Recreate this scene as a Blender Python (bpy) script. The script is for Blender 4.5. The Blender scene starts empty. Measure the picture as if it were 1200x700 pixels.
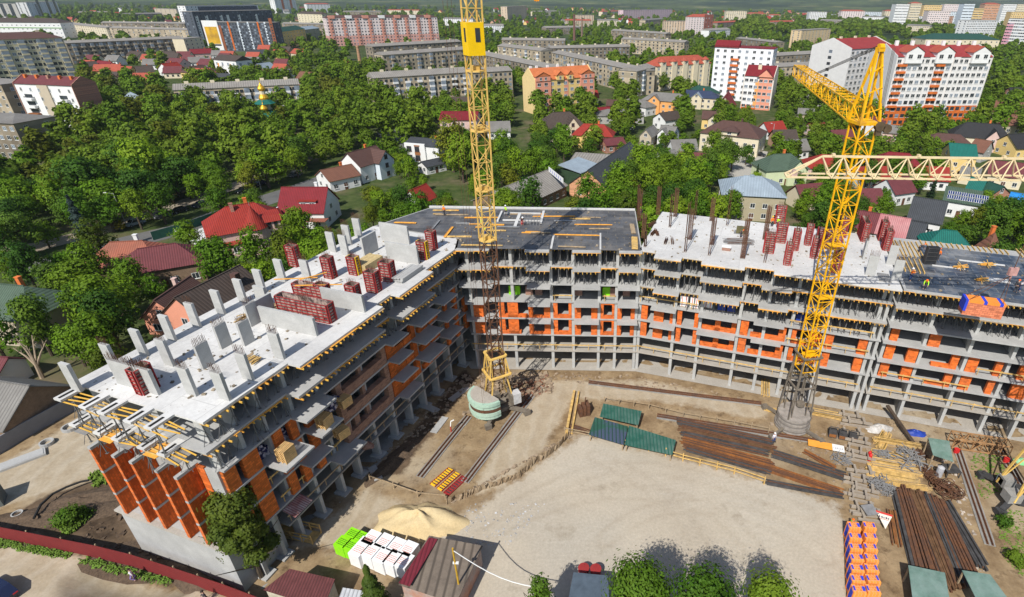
import bpy, math, random
from mathutils import Vector, Matrix, Euler
PI = math.pi
rnd = random.Random(11)
C = bpy.context.scene.collection
# ------------------------------------------------------------------ camera
CAMZ, FPX, CX, CY = 53.3, 645.7, 695.4, 350.0
PITCH, ROLL = math.radians(28.6), math.radians(0.72)
_fw = Vector((0, math.cos(PITCH), -math.sin(PITCH)))
_up = Vector((0, math.sin(PITCH), math.cos(PITCH)))
_rt = Vector((1, 0, 0))
CR = _rt * math.cos(ROLL) + _up * math.sin(ROLL)
CU = _up * math.cos(ROLL) - _rt * math.sin(ROLL)
CF = _fw

def G(px, py, z=0.0):
    """point of the photograph (1200 x 700) -> world x, y on the level z"""
    d = CR * (px - CX) - CU * (py - CY) + CF * FPX
    t = (z - CAMZ) / d.z
    return Vector((t * d.x, t * d.y, z))

def PX(p):
    q = Vector(p) - Vector((0, 0, CAMZ))
    f = q.dot(CF)
    if f < 1: return (-9999, -9999, f)
    return (CX + FPX * q.dot(CR) / f, CY - FPX * q.dot(CU) / f, f)

cam_d = bpy.data.cameras.new('camera')
cam = bpy.data.objects.new('camera', cam_d)
C.objects.link(cam)
M = Matrix.Identity(4)
for i in range(3):
    M[i][0], M[i][1], M[i][2] = CR[i], CU[i], -CF[i]
M[2][3] = CAMZ
cam.matrix_world = M
cam_d.sensor_width = 36
cam_d.lens = 36 * FPX / 1200
cam_d.shift_x = -(CX - 600) / 1200
cam_d.shift_y = 0
cam_d.clip_end = 60000
bpy.context.scene.camera = cam

# ------------------------------------------------------------------ light
SUN_AZ, SUN_EL = 201.0, 47.0           # where the sun stands (clockwise from +Y)
w = bpy.data.worlds.new('World')
bpy.context.scene.world = w
w.use_nodes = True
nt = w.node_tree
sky = nt.nodes.new('ShaderNodeTexSky')
sky.sky_type = 'NISHITA'
sky.sun_disc = False
sky.sun_elevation = math.radians(SUN_EL)
sky.sun_rotation = math.radians(SUN_AZ)
sky.air_density = 1.0
sky.dust_density = 0.6
bg = nt.nodes['Background']
nt.links.new(sky.outputs[0], bg.inputs[0])
bg.inputs[1].default_value = 0.098
sd = bpy.data.lights.new('sun', 'SUN')
sd.energy = 4.7
sd.angle = math.radians(0.5)
sd.color = (1.0, 0.955, 0.88)
so = bpy.data.objects.new('sun', sd)
C.objects.link(so)
_a, _e = math.radians(SUN_AZ), math.radians(SUN_EL)
_s = Vector((math.sin(_a) * math.cos(_e), math.cos(_a) * math.cos(_e), math.sin(_e)))
so.rotation_euler = _s.to_track_quat('Z', 'Y').to_euler()
sc = bpy.context.scene
sc.view_settings.view_transform = 'Standard'
sc.view_settings.look = 'None'
sc.view_settings.gamma = 1
sc.view_settings.exposure = 0.22
sc.cycles.max_bounces = 5
sc.cycles.diffuse_bounces = 3
sc.cycles.glossy_bounces = 2
sc.cycles.transparent_max_bounces = 4
sc.cycles.use_denoising = True

# ------------------------------------------------------------------ materials
MATS = {}
def mat(name, col, rough=0.85, var=0.2, scale=1.5, col2=None, bump=0.0, metal=0.0, stripe=None,
        stripe_col=None, spec=0.3, trans=0.0, brick=None, rand=0.0, fine=0.0, axis='X', thresh=(0.35, 0.68)):
    if name in MATS: return MATS[name]
    m = bpy.data.materials.new(name)
    m.use_nodes = True
    n, l = m.node_tree.nodes, m.node_tree.links
    b = n['Principled BSDF']
    b.inputs['Roughness'].default_value = rough
    b.inputs['Metallic'].default_value = metal
    b.inputs['Specular IOR Level'].default_value = spec
    tc = n.new('ShaderNodeTexCoord')
    def rgb(c): return (c[0], c[1], c[2], 1)
    def noise(sc_, det=5, ro=0.6):
        x = n.new('ShaderNodeTexNoise'); x.inputs['Scale'].default_value = sc_
        x.inputs['Detail'].default_value = det; x.inputs['Roughness'].default_value = ro
        l.new(tc.outputs['Object'], x.inputs['Vector']); return x
    def mixc(fac, a, bb, mode='MIX'):
        x = n.new('ShaderNodeMix'); x.data_type = 'RGBA'; x.blend_type = mode
        for s, v in ((x.inputs[0], fac), (x.inputs[6], a), (x.inputs[7], bb)):
            if hasattr(v, 'is_output'): l.new(v, s)
            elif isinstance(v, (int, float)): s.default_value = v
            else: s.default_value = rgb(v)
        return x.outputs[2]
    def ramp(src, lo, hi):
        x = n.new('ShaderNodeMapRange'); x.inputs[1].default_value = lo; x.inputs[2].default_value = hi
        l.new(src, x.inputs[0]); return x.outputs[0]
    dark = tuple(c * (1 - var) for c in col)
    light = tuple(min(1, c * (1 + var)) for c in col)
    n1 = noise(scale)
    out = mixc(ramp(n1.outputs[0], 0.3, 0.7), dark, light)
    if col2:
        n2 = noise(scale * 0.37, 6, 0.65)
        out = mixc(ramp(n2.outputs[0], *thresh), out, col2)
    if fine:
        n3 = noise(scale * 9, 3, 0.7)
        out = mixc(fine, out, mixc(ramp(n3.outputs[0], 0.35, 0.65), tuple(c * .45 for c in col), tuple(min(1, c * 1.5) for c in col)))
    if brick:
        bt = n.new('ShaderNodeTexBrick')
        bw, bh, bc, ms = brick[:4]
        mp = n.new('ShaderNodeMapping')
        l.new(tc.outputs['Object'], mp.inputs[0])
        if len(brick) > 4: mp.inputs['Rotation'].default_value = brick[4]
        l.new(mp.outputs[0], bt.inputs['Vector'])
        bt.inputs['Scale'].default_value = 1
        bt.inputs['Brick Width'].default_value = bw; bt.inputs['Row Height'].default_value = bh
        bt.inputs['Mortar Size'].default_value = ms; bt.inputs['Bias'].default_value = 0
        bt.inputs['Color1'].default_value = (.68, .68, .68, 1); bt.inputs['Color2'].default_value = (1.25, 1.25, 1.25, 1)
        bt.inputs['Mortar'].default_value = (1, 1, 1, 1)
        if len(brick) > 5: bt.inputs['Color1'].default_value, bt.inputs['Color2'].default_value = (.95, .95, .95, 1), (1.04, 1.04, 1.04, 1)
        out = mixc(1.0, out, bt.outputs[0], 'MULTIPLY')
        out = mixc(bt.outputs[1], out, bc)
    if stripe:
        wv = n.new('ShaderNodeTexWave'); wv.wave_type = 'BANDS'; wv.bands_direction = axis
        wv.inputs['Scale'].default_value = 0.314 / stripe * 1.0; wv.inputs['Distortion'].default_value = 0.15
        l.new(tc.outputs['Object'], wv.inputs['Vector'])
        sc2 = stripe_col or tuple(c * 0.55 for c in col)
        out = mixc(ramp(wv.outputs[1], 0.0, 0.35), sc2, out)
        bp = n.new('ShaderNodeBump'); bp.inputs['Strength'].default_value = 0.5; bp.inputs['Distance'].default_value = 0.06
        l.new(wv.outputs[1], bp.inputs['Height']); l.new(bp.outputs[0], b.inputs['Normal'])
    if rand:
        oi = n.new('ShaderNodeObjectInfo')
        hs = n.new('ShaderNodeHueSaturation')
        l.new(out, hs.inputs['Color'])
        a1 = n.new('ShaderNodeMapRange'); a1.inputs[3].default_value = 1 - rand; a1.inputs[4].default_value = 1 + rand
        l.new(oi.outputs['Random'], a1.inputs[0]); l.new(a1.outputs[0], hs.inputs['Value'])
        a2 = n.new('ShaderNodeMapRange'); a2.inputs[3].default_value = 0.5 + rand * .07; a2.inputs[4].default_value = 0.5 - rand * .055
        l.new(oi.outputs['Random'], a2.inputs[0]); l.new(a2.outputs[0], hs.inputs['Hue'])
        out = hs.outputs[0]
    l.new(out, b.inputs['Base Color'])
    if bump and not stripe:
        bp = n.new('ShaderNodeBump'); bp.inputs['Strength'].default_value = bump; bp.inputs['Distance'].default_value = 0.1
        l.new(noise(scale * 4, 6).outputs[0], bp.inputs['Height']); l.new(bp.outputs[0], b.inputs['Normal'])
    if trans:
        tr = n.new('ShaderNodeBsdfTranslucent'); l.new(out, tr.inputs['Color'])
        mx = n.new('ShaderNodeMixShader'); mx.inputs[0].default_value = trans
        l.new(b.outputs[0], mx.inputs[1]); l.new(tr.outputs[0], mx.inputs[2])
        l.new(mx.outputs[0], n['Material Output'].inputs['Surface'])
    MATS[name] = m
    return m

M_conc = mat('concrete', (.43, .43, .42), var=.12, scale=.8, col2=(.33, .33, .325), fine=.12, bump=.1)
M_conc_roof = mat('fresh concrete', (.60, .595, .58), var=.08, scale=.3, col2=(.43, .42, .41), fine=.12, thresh=(.44, .76), brick=(7.0, 4.1, (.46, .455, .445), .035, (0, 0, 0), 1))
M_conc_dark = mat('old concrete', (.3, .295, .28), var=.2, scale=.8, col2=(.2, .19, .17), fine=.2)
M_conc_col = mat('column concrete', (.46, .46, .445), var=.14, scale=1.2, col2=(.36, .36, .35), fine=.14)
M_conc_floor = mat('floor concrete', (.42, .39, .345), var=.12, scale=.6, col2=(.34, .31, .27), fine=.15)
M_orange = mat('orange hollow brick', (.72, .135, .012), var=.22, scale=1.1, col2=(.60, .16, .05), fine=.15, brick=(.42, .26, (.56, .15, .045), .018, (PI/2, 0, 0)))
M_orange_shade = mat('shade toned orange brick', (.60, .115, .016), var=.18, scale=1.2, brick=(.42, .22, (.44, .09, .018), .02, (PI/2, 0, PI/2)))  # darker copy of the orange brick; shade on the fin faces put into its colour
M_brown_brick = mat('brown brick', (.30, .165, .115), var=.2, scale=3, brick=(.5, .2, (.3, .2, .15), .02, (PI/2, 0, 0)), fine=.3)
M_ply = mat('plywood edge', (.75, .36, .06), var=.2, scale=2)
M_timber = mat('yellow timber', (.58, .38, .13), var=.35, scale=1.6, col2=(.40, .29, .15), thresh=(.5, .75))
M_timber_w = mat('weathered timber', (.36, .27, .17), var=.3, scale=2.5)
M_beam_y = mat('yellow beam', (.68, .40, .07), var=.15, scale=2)
M_deck = mat('dark plywood deck', (.085, .087, .094), var=.4, scale=.7, rough=.55, brick=(2.5, 1.25, (.15, .145, .135), .03), col2=(.18, .165, .15), thresh=(.48, .66), fine=.3)
M_deck_b = mat('blue black film plywood', (.045, .062, .092), var=.5, scale=.6, rough=.4, brick=(2.5, 1.25, (.20, .20, .20), .035), col2=(.24, .235, .225), thresh=(.46, .64), fine=.2)
M_steel = mat('galvanised steel', (.33, .33, .33), var=.2, metal=.4, rough=.5)
M_prop = mat('prop steel', (.14, .14, .14), var=.3, rough=.6)
M_rust = mat('rusty steel', (.15, .065, .03), var=.4, scale=3, col2=(.09, .05, .035))
M_rust_o = mat('orange rust', (.30, .115, .03), var=.4, scale=2, col2=(.10, .05, .03), fine=.3)
M_red = mat('red formwork frame', (.30, .028, .028), var=.2, scale=3)
M_redply = mat('formwork face', (.40, .30, .26), var=.5, scale=3, col2=(.07, .05, .05), thresh=(.45, .6))
M_yellow_fw = mat('yellow formwork frame', (.75, .45, .02), var=.15)
M_crane_b = mat('pale yellow crane paint', (.70, .46, .13), var=.18, scale=1, rough=.5, col2=(.5, .3, .1), thresh=(.55, .8))
M_crane_y = mat('bright yellow crane paint', (.82, .43, .006), var=.16, scale=1, rough=.5, col2=(.50, .24, .03), thresh=(.56, .76))
M_crane_c = mat('cream crane paint', (.70, .56, .34), var=.12, scale=1, rough=.5)
M_crane_g = mat('grey crane steel', (.17, .145, .115), var=.25, scale=2)
M_cab = mat('yellow cab', (.88, .55, .005), var=.06, rough=.4)
M_glass = mat('dark window glass', (.035, .042, .05), var=.5, scale=.4, rough=.15, spec=.6)
M_glass_l = mat('pale window glass', (.22, .26, .31), var=.5, scale=.35, rough=.2, spec=.5)
M_white = mat('white paint', (.76, .76, .74), var=.06)
M_black = mat('black rubber', (.02, .02, .02), var=.2)
M_hole = mat('dark opening', (.018, .017, .016), var=.3)

# ------------------------------------------------------------------ mesh builder
class MB:
    def __init__(s): s.v, s.f, s.m = [], [], []
    def face(s, pts, m=0):
        i = len(s.v); s.v += [tuple(p) for p in pts]; s.f.append(tuple(range(i, i + len(pts)))); s.m.append(m)
    def obox(s, c, ax, ay, az, m=0):
        c, ax, ay, az = Vector(c), Vector(ax), Vector(ay), Vector(az); i = len(s.v)
        for a in (-1, 1):
            for b in (-1, 1):
                for d in (-1, 1): s.v.append(tuple(c + ax * a + ay * b + az * d))
        for f in ((0, 1, 3, 2), (4, 6, 7, 5), (0, 4, 5, 1), (2, 3, 7, 6), (0, 2, 6, 4), (1, 5, 7, 3)):
            s.f.append(tuple(i + k for k in f)); s.m.append(m)
    def box(s, x0, x1, y0, y1, z0, z1, m=0):
        s.obox(((x0 + x1) / 2, (y0 + y1) / 2, (z0 + z1) / 2), ((x1 - x0) / 2, 0, 0), (0, (y1 - y0) / 2, 0), (0, 0, (z1 - z0) / 2), m)
    def bar(s, a, b, wd, h=None, m=0):
        a, b = Vector(a), Vector(b); d = b - a
        if d.length < 1e-6: return
        n = d.normalized(); up = Vector((0, 0, 1)) if abs(n.z) < .95 else Vector((1, 0, 0))
        x = n.cross(up).normalized(); y = x.cross(n)
        s.obox((a + b) / 2, d / 2, x * wd / 2, y * (h or wd) / 2, m)
    def tube(s, a, b, r, n=6, r2=None, m=0, cap=True):
        a, b = Vector(a), Vector(b); d = (b - a).normalized()
        up = Vector((0, 0, 1)) if abs(d.z) < .95 else Vector((1, 0, 0))
        x = d.cross(up).normalized(); y = x.cross(d); r2 = r if r2 is None else r2; i = len(s.v)
        for k in range(n):
            t = 2 * PI * k / n; o = x * math.cos(t) + y * math.sin(t)
            s.v.append(tuple(a + o * r)); s.v.append(tuple(b + o * r2))
        for k in range(n):
            j = (k + 1) % n; s.f.append((i + 2 * k, i + 2 * j, i + 2 * j + 1, i + 2 * k + 1)); s.m.append(m)
        if cap:
            s.f.append(tuple(i + 2 * k for k in range(n))[::-1]); s.m.append(m)
            s.f.append(tuple(i + 2 * k + 1 for k in range(n))); s.m.append(m)
    def prism(s, poly, z0, z1, m=0):
        n = len(poly); i = len(s.v)
        for x, y in poly: s.v.append((x, y, z0))
        for x, y in poly: s.v.append((x, y, z1))
        s.f.append(tuple(i + k for k in range(n))[::-1]); s.m.append(m)
        s.f.append(tuple(i + n + k for k in range(n))); s.m.append(m)
        for k in range(n):
            j = (k + 1) % n; s.f.append((i + k, i + j, i + n + j, i + n + k)); s.m.append(m)
    def sweep(s, prof, x0, x1, m=0):
        """profile in (y, z) swept along x"""
        n = len(prof); i = len(s.v)
        for x in (x0, x1):
            for y, z in prof: s.v.append((x, y, z))
        s.f.append(tuple(i + k for k in range(n))); s.m.append(m)
        s.f.append(tuple(i + n + k for k in range(n))[::-1]); s.m.append(m)
        for k in range(n):
            j = (k + 1) % n; s.f.append((i + k, i + n + k, i + n + j, i + j)); s.m.append(m)
    def mesh(s, name, mats):
        me = bpy.data.meshes.new(name); me.from_pydata(s.v, [], s.f)
        for m in (mats if isinstance(mats, (list, tuple)) else [mats]): me.materials.append(m)
        if any(s.m): me.polygons.foreach_set('material_index', s.m)
        me.update(); return me
    def build(s, name, mats, parent=None, fix=True):
        me = s.mesh(name, mats)
        if fix and len(s.v) < 60000:
            import bmesh
            bm = bmesh.new(); bm.from_mesh(me); bmesh.ops.recalc_face_normals(bm, faces=bm.faces); bm.to_mesh(me); bm.free()
        return put(name, me, parent)

def put(name, me, parent=None, loc=None, rz=0.0):
    o = bpy.data.objects.new(name, me); C.objects.link(o)
    if parent: o.parent = parent
    if loc is not None: o.location = loc
    if rz: o.rotation_euler = (0, 0, rz)
    return o

def tag(o, label=None, cat=None, group=None, kind=None):
    if label: o['label'] = label
    if cat: o['category'] = cat
    if group: o['group'] = group
    if kind: o['kind'] = kind
    return o

def thing(name, label, cat, loc=(0, 0, 0), rz=0.0, group=None):
    o = bpy.data.objects.new(name, None); C.objects.link(o); o.empty_display_size = .3
    o.location = loc; o.rotation_euler = (0, 0, rz)
    return tag(o, label, cat, group)

def kids(o): return [c for c in C.objects if c.parent == o]
_KID = {}
def dup(root, loc=None, rz=None, label=None, group=None, scale=None):
    if root.name not in _KID: _KID[root.name] = [(c, kids(c)) for c in kids(root)]
    r = root.copy(); C.objects.link(r)
    if loc is not None: r.location = loc
    if rz is not None: r.rotation_euler = (0, 0, rz)
    if scale is not None: r.scale = scale if hasattr(scale, '__len__') else (scale,) * 3
    if label: r['label'] = label
    if group: r['group'] = group
    for c, gs in _KID[root.name]:
        k = c.copy(); C.objects.link(k); k.parent = r
        for g in gs:
            q = g.copy(); C.objects.link(q); q.parent = k
    return r

def structure(o): o['kind'] = 'structure'; return o
def sheet(name, pts, z, m):
    b = MB(); b.face([(p.x, p.y, z) for p in pts]); return structure(b.build(name, m, fix=False))
# ------------------------------------------------------------------ ground
M_land = mat('grassy land', (.055, .085, .026), var=.3, scale=.03, col2=(.10, .09, .05), fine=.35, thresh=(.45, .75))
def land_material():
    """gardens near the site; far away a patchwork of woods, fields and meadows"""
    m = bpy.data.materials.new('land'); m.use_nodes = True
    n, l = m.node_tree.nodes, m.node_tree.links; b = n['Principled BSDF']
    b.inputs['Roughness'].default_value = .95; b.inputs['Specular IOR Level'].default_value = .1
    tc = n.new('ShaderNodeTexCoord')
    def noise(s, d=5, r=.6):
        x = n.new('ShaderNodeTexNoise'); x.inputs['Scale'].default_value = s; x.inputs['Detail'].default_value = d
        x.inputs['Roughness'].default_value = r; l.new(tc.outputs['Object'], x.inputs['Vector']); return x.outputs[0]
    def rr(s, a, c_):
        x = n.new('ShaderNodeMapRange'); x.inputs[1].default_value = a; x.inputs[2].default_value = c_; l.new(s, x.inputs[0]); return x.outputs[0]
    def mix(f, a, c_):
        x = n.new('ShaderNodeMix'); x.data_type = 'RGBA'
        for s, v in ((x.inputs[0], f), (x.inputs[6], a), (x.inputs[7], c_)):
            if hasattr(v, 'is_output'): l.new(v, s)
            else: s.default_value = (*v, 1) if isinstance(v, tuple) else v
        return x.outputs[2]
    near = mix(rr(noise(.35), .35, .65), (.035, .06, .015), (.085, .105, .035))
    near = mix(rr(noise(.05), .52, .7), near, (.16, .125, .08))
    far = mix(rr(noise(.0016, 8, .68), .44, .56), (.022, .040, .014), (.085, .115, .035))
    far = mix(rr(noise(.012, 6, .7), .5, .62), far, (.022, .036, .014))
    far = mix(rr(noise(.004, 3, .5), .62, .68), far, (.17, .17, .07))
    ln = n.new('ShaderNodeVectorMath'); ln.operation = 'LENGTH'; l.new(tc.outputs['Object'], ln.inputs[0])
    l.new(mix(rr(ln.outputs['Value'], 420, 900), near, far), b.inputs['Base Color'])
    return m

def hill(x, y):
    d = math.hypot(x, y)
    if d < 2600: return 0
    t = min(1, (d - 2600) / 6500); a = math.atan2(x, y)
    base = t * t * (3 - 2 * t)
    return base * (150 + 55 * math.sin(a * 5 + .8) + 35 * math.sin(a * 13 + 2) + 14 * math.sin(a * 31)) * (1 + .25 * math.sin(d / 900 + a * 7)) + (d - 2600) * .0045

LCORNER = (-49.5, 39.5)
def pit(x, y):
    """the trench round the end of the left wing, and rough soil beside it"""
    z = 0
    d = math.hypot((x + 47) / 8.0, (y - 36.5) / 4.2)
    if d < 1: z -= 2.6 * (1 - d * d) ** 1.2
    return z
def pdist(p, poly):
    """signed distance to a polygon, positive inside"""
    ins, best = False, 1e9; n = len(poly)
    for i in range(n):
        a, b = poly[i], poly[(i + 1) % n]
        if (a.y > p.y) != (b.y > p.y) and p.x < (b.x - a.x) * (p.y - a.y) / (b.y - a.y) + a.x: ins = not ins
        d = b - a; t = max(0, min(1, (p - a).dot(d) / max(1e-9, d.length_squared))); best = min(best, (a + d * t - p).length)
    return best if ins else -best
def gp(l, z=0): return [G(x, y, z) for x, y in l]
AREA = gp([(-130, 640), (-110, 575), (0, 528), (70, 488), (104, 472), (150, 500), (440, 548), (540, 425), (760, 424), (900, 452), (1180, 505), (1310, 530), (1300, 700), (980, 760), (640, 800), (300, 800), (60, 860), (-140, 760)])
def build_ground():
    ax, v = [], -140.0
    while v < 140: ax.append(v); v += 2.0
    st = 2.0; out = []
    v = 140.0
    while v < 11500: out.append(v); st *= 1.17; v += st
    xs = [-k for k in reversed(out)] + ax + out
    ys = [y for y in xs if y > -400]
    b = MB(); W = len(xs)
    for y in ys:
        for x in xs: b.v.append((x, y, hill(x, y) + pit(x, y) - (.5 if -90 < x < 80 and 20 < y < 95 and pdist(Vector((x, y, 0)), AREA) > 2.6 else .02)))
    for j in range(len(ys) - 1):
        for i in range(W - 1):
            b.f.append((j * W + i, j * W + i + 1, (j + 1) * W + i + 1, (j + 1) * W + i)); b.m.append(0)
    o = b.build('ground', land_material(), fix=False)
    for p in o.data.polygons: p.use_smooth = True
    structure(o)
build_ground()

M_dirt = mat('trodden yellow dirt', (.34, .255, .155), var=.28, scale=.11, col2=(.19, .125, .065), fine=.4, bump=.5, thresh=(.46, .68))
M_track = mat('pale dirt track', (.42, .35, .25), var=.15, scale=.2, col2=(.33, .26, .17), fine=.2, bump=.3)
M_gravel = mat('pale grey gravel', (.43, .385, .315), var=.1, scale=.05, col2=(.36, .315, .25), fine=.16, bump=.25, thresh=(.38, .75))
M_road = mat('dusty road', (.37, .305, .225), var=.12, scale=.12, col2=(.27, .235, .19), fine=.3, bump=.2)
M_road_l = mat('dusty haul road', (.45, .40, .33), var=.14, scale=.3, col2=(.34, .28, .2), fine=.25, bump=.2)
M_asph = mat('asphalt', (.11, .11, .11), var=.2, scale=.3, col2=(.16, .155, .15), fine=.2)
M_soil = mat('brown soil', (.125, .085, .055), var=.4, scale=.5, col2=(.05, .036, .024), fine=.5, bump=1.0)
M_brown_sheet = mat('muddy storage floor', (.30, .20, .12), var=.3, scale=.3, col2=(.20, .12, .07), fine=.35, bump=.4)
M_grass = mat('fresh grass', (.10, .17, .02), var=.35, scale=1.2, fine=.4, rand=.1)

def gp(l, z=0): return [G(x, y, z) for x, y in l]
def blob(pts, jit=.5, per=5): return pts
import mathutils
NZ = mathutils.noise.noise
def site_material():
    m = bpy.data.materials.new('site earth'); m.use_nodes = True; n, l = m.node_tree.nodes, m.node_tree.links; b = n['Principled BSDF']
    b.inputs['Roughness'].default_value = .95; b.inputs['Specular IOR Level'].default_value = .12
    tc = n.new('ShaderNodeTexCoord'); at_ = n.new('ShaderNodeVertexColor'); at_.layer_name = 'ground_kind'
    sp = n.new('ShaderNodeSeparateColor'); l.new(at_.outputs[0], sp.inputs[0])
    def noise(s, d=5, r=.6):
        x = n.new('ShaderNodeTexNoise'); x.inputs['Scale'].default_value = s; x.inputs['Detail'].default_value = d; x.inputs['Roughness'].default_value = r
        l.new(tc.outputs['Object'], x.inputs['Vector']); return x.outputs[0]
    def rr(s, a, c_):
        x = n.new('ShaderNodeMapRange'); x.inputs[1].default_value = a; x.inputs[2].default_value = c_; l.new(s, x.inputs[0]); return x.outputs[0]
    def mix(f, a, c_):
        x = n.new('ShaderNodeMix'); x.data_type = 'RGBA'
        for s, v in ((x.inputs[0], f), (x.inputs[6], a), (x.inputs[7], c_)):
            if hasattr(v, 'is_output'): l.new(v, s)
            else: s.default_value = (*v, 1) if isinstance(v, tuple) else v
        return x.outputs[2]
    def wave(s, dist, kind='RINGS'):
        x = n.new('ShaderNodeTexWave'); x.wave_type = kind; x.inputs['Scale'].default_value = s; x.inputs['Distortion'].default_value = dist; x.inputs['Detail'].default_value = 3; x.inputs['Detail Scale'].default_value = .6
        mp = n.new('ShaderNodeMapping'); mp.inputs['Location'].default_value = (-14, -48, 0); mp.inputs['Scale'].default_value = (.8, 1.5, 1); l.new(tc.outputs['Object'], mp.inputs[0]); l.new(mp.outputs[0], x.inputs['Vector']); return x.outputs[1]
    fine = noise(3.2, 4, .75); mid = noise(.35, 6, .65); big = noise(.07, 4, .6)
    dirt = mix(rr(mid, .35, .68), (.20, .135, .075), (.36, .265, .155)); dirt = mix(rr(big, .52, .68), dirt, (.39, .32, .225)); dirt = mix(rr(noise(.6, 6, .72), .54, .70), dirt, (.115, .075, .043))
    grav = mix(rr(big, .32, .7), (.41, .355, .28), (.52, .46, .365)); grav = mix(rr(noise(.045, 3, .5), .42, .62), grav, (.43, .39, .325)); tk = mix(rr(wave(.23, 16), .72, .95), (.0, .0, .0), mix(rr(noise(.09, 3, .5), .5, .66), (.0, .0, .0), (.42, .42, .42)))
    grav = mix(tk, grav, (.50, .455, .385)); grav = mix(rr(noise(.16, 6, .7), .58, .74), grav, (.31, .265, .20))
    trk = mix(rr(mid, .35, .7), (.36, .29, .20), (.46, .39, .29)); trk = mix(mix(rr(wave(.16, 9, 'BANDS'), .6, .95), (.0, .0, .0), (.4, .4, .4)), trk, (.47, .41, .32))
    soil = mix(rr(mid, .35, .65), (.055, .038, .025), (.17, .118, .075))
    j = noise(1.1, 6, .7)
    def edge(ch):
        x = n.new('ShaderNodeMath'); x.operation = 'ADD'; l.new(sp.outputs[ch], x.inputs[0]); y = n.new('ShaderNodeMath'); y.operation = 'MULTIPLY_ADD'; y.inputs[1].default_value = .7; y.inputs[2].default_value = -.35
        l.new(j, y.inputs[0]); l.new(y.outputs[0], x.inputs[1]); return rr(x.outputs[0], .38, .62)
    out = mix(edge(1), dirt, trk); out = mix(edge(0), out, grav); out = mix(edge(2), out, soil)
    out = mix(mix(at_.outputs['Alpha'], (0, 0, 0), mix(rr(mid, .3, .7), (.0, .0, .0), (.62, .62, .62))), out, (.33, .275, .205))
    sh = mix(.55, (1, 1, 1), mix(rr(fine, .3, .7), (.74, .74, .74), (1.16, 1.16, 1.16))); x = n.new('ShaderNodeMix'); x.data_type = 'RGBA'; x.blend_type = 'MULTIPLY'; x.inputs[0].default_value = 1; l.new(out, x.inputs[6]); l.new(sh, x.inputs[7]); l.new(x.outputs[2], b.inputs['Base Color'])
    bp = n.new('ShaderNodeBump'); bp.inputs['Strength'].default_value = .3; bp.inputs['Distance'].default_value = .12; l.new(noise(1.1, 6, .65), bp.inputs['Height']); l.new(bp.outputs[0], b.inputs['Normal']); return m
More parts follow.
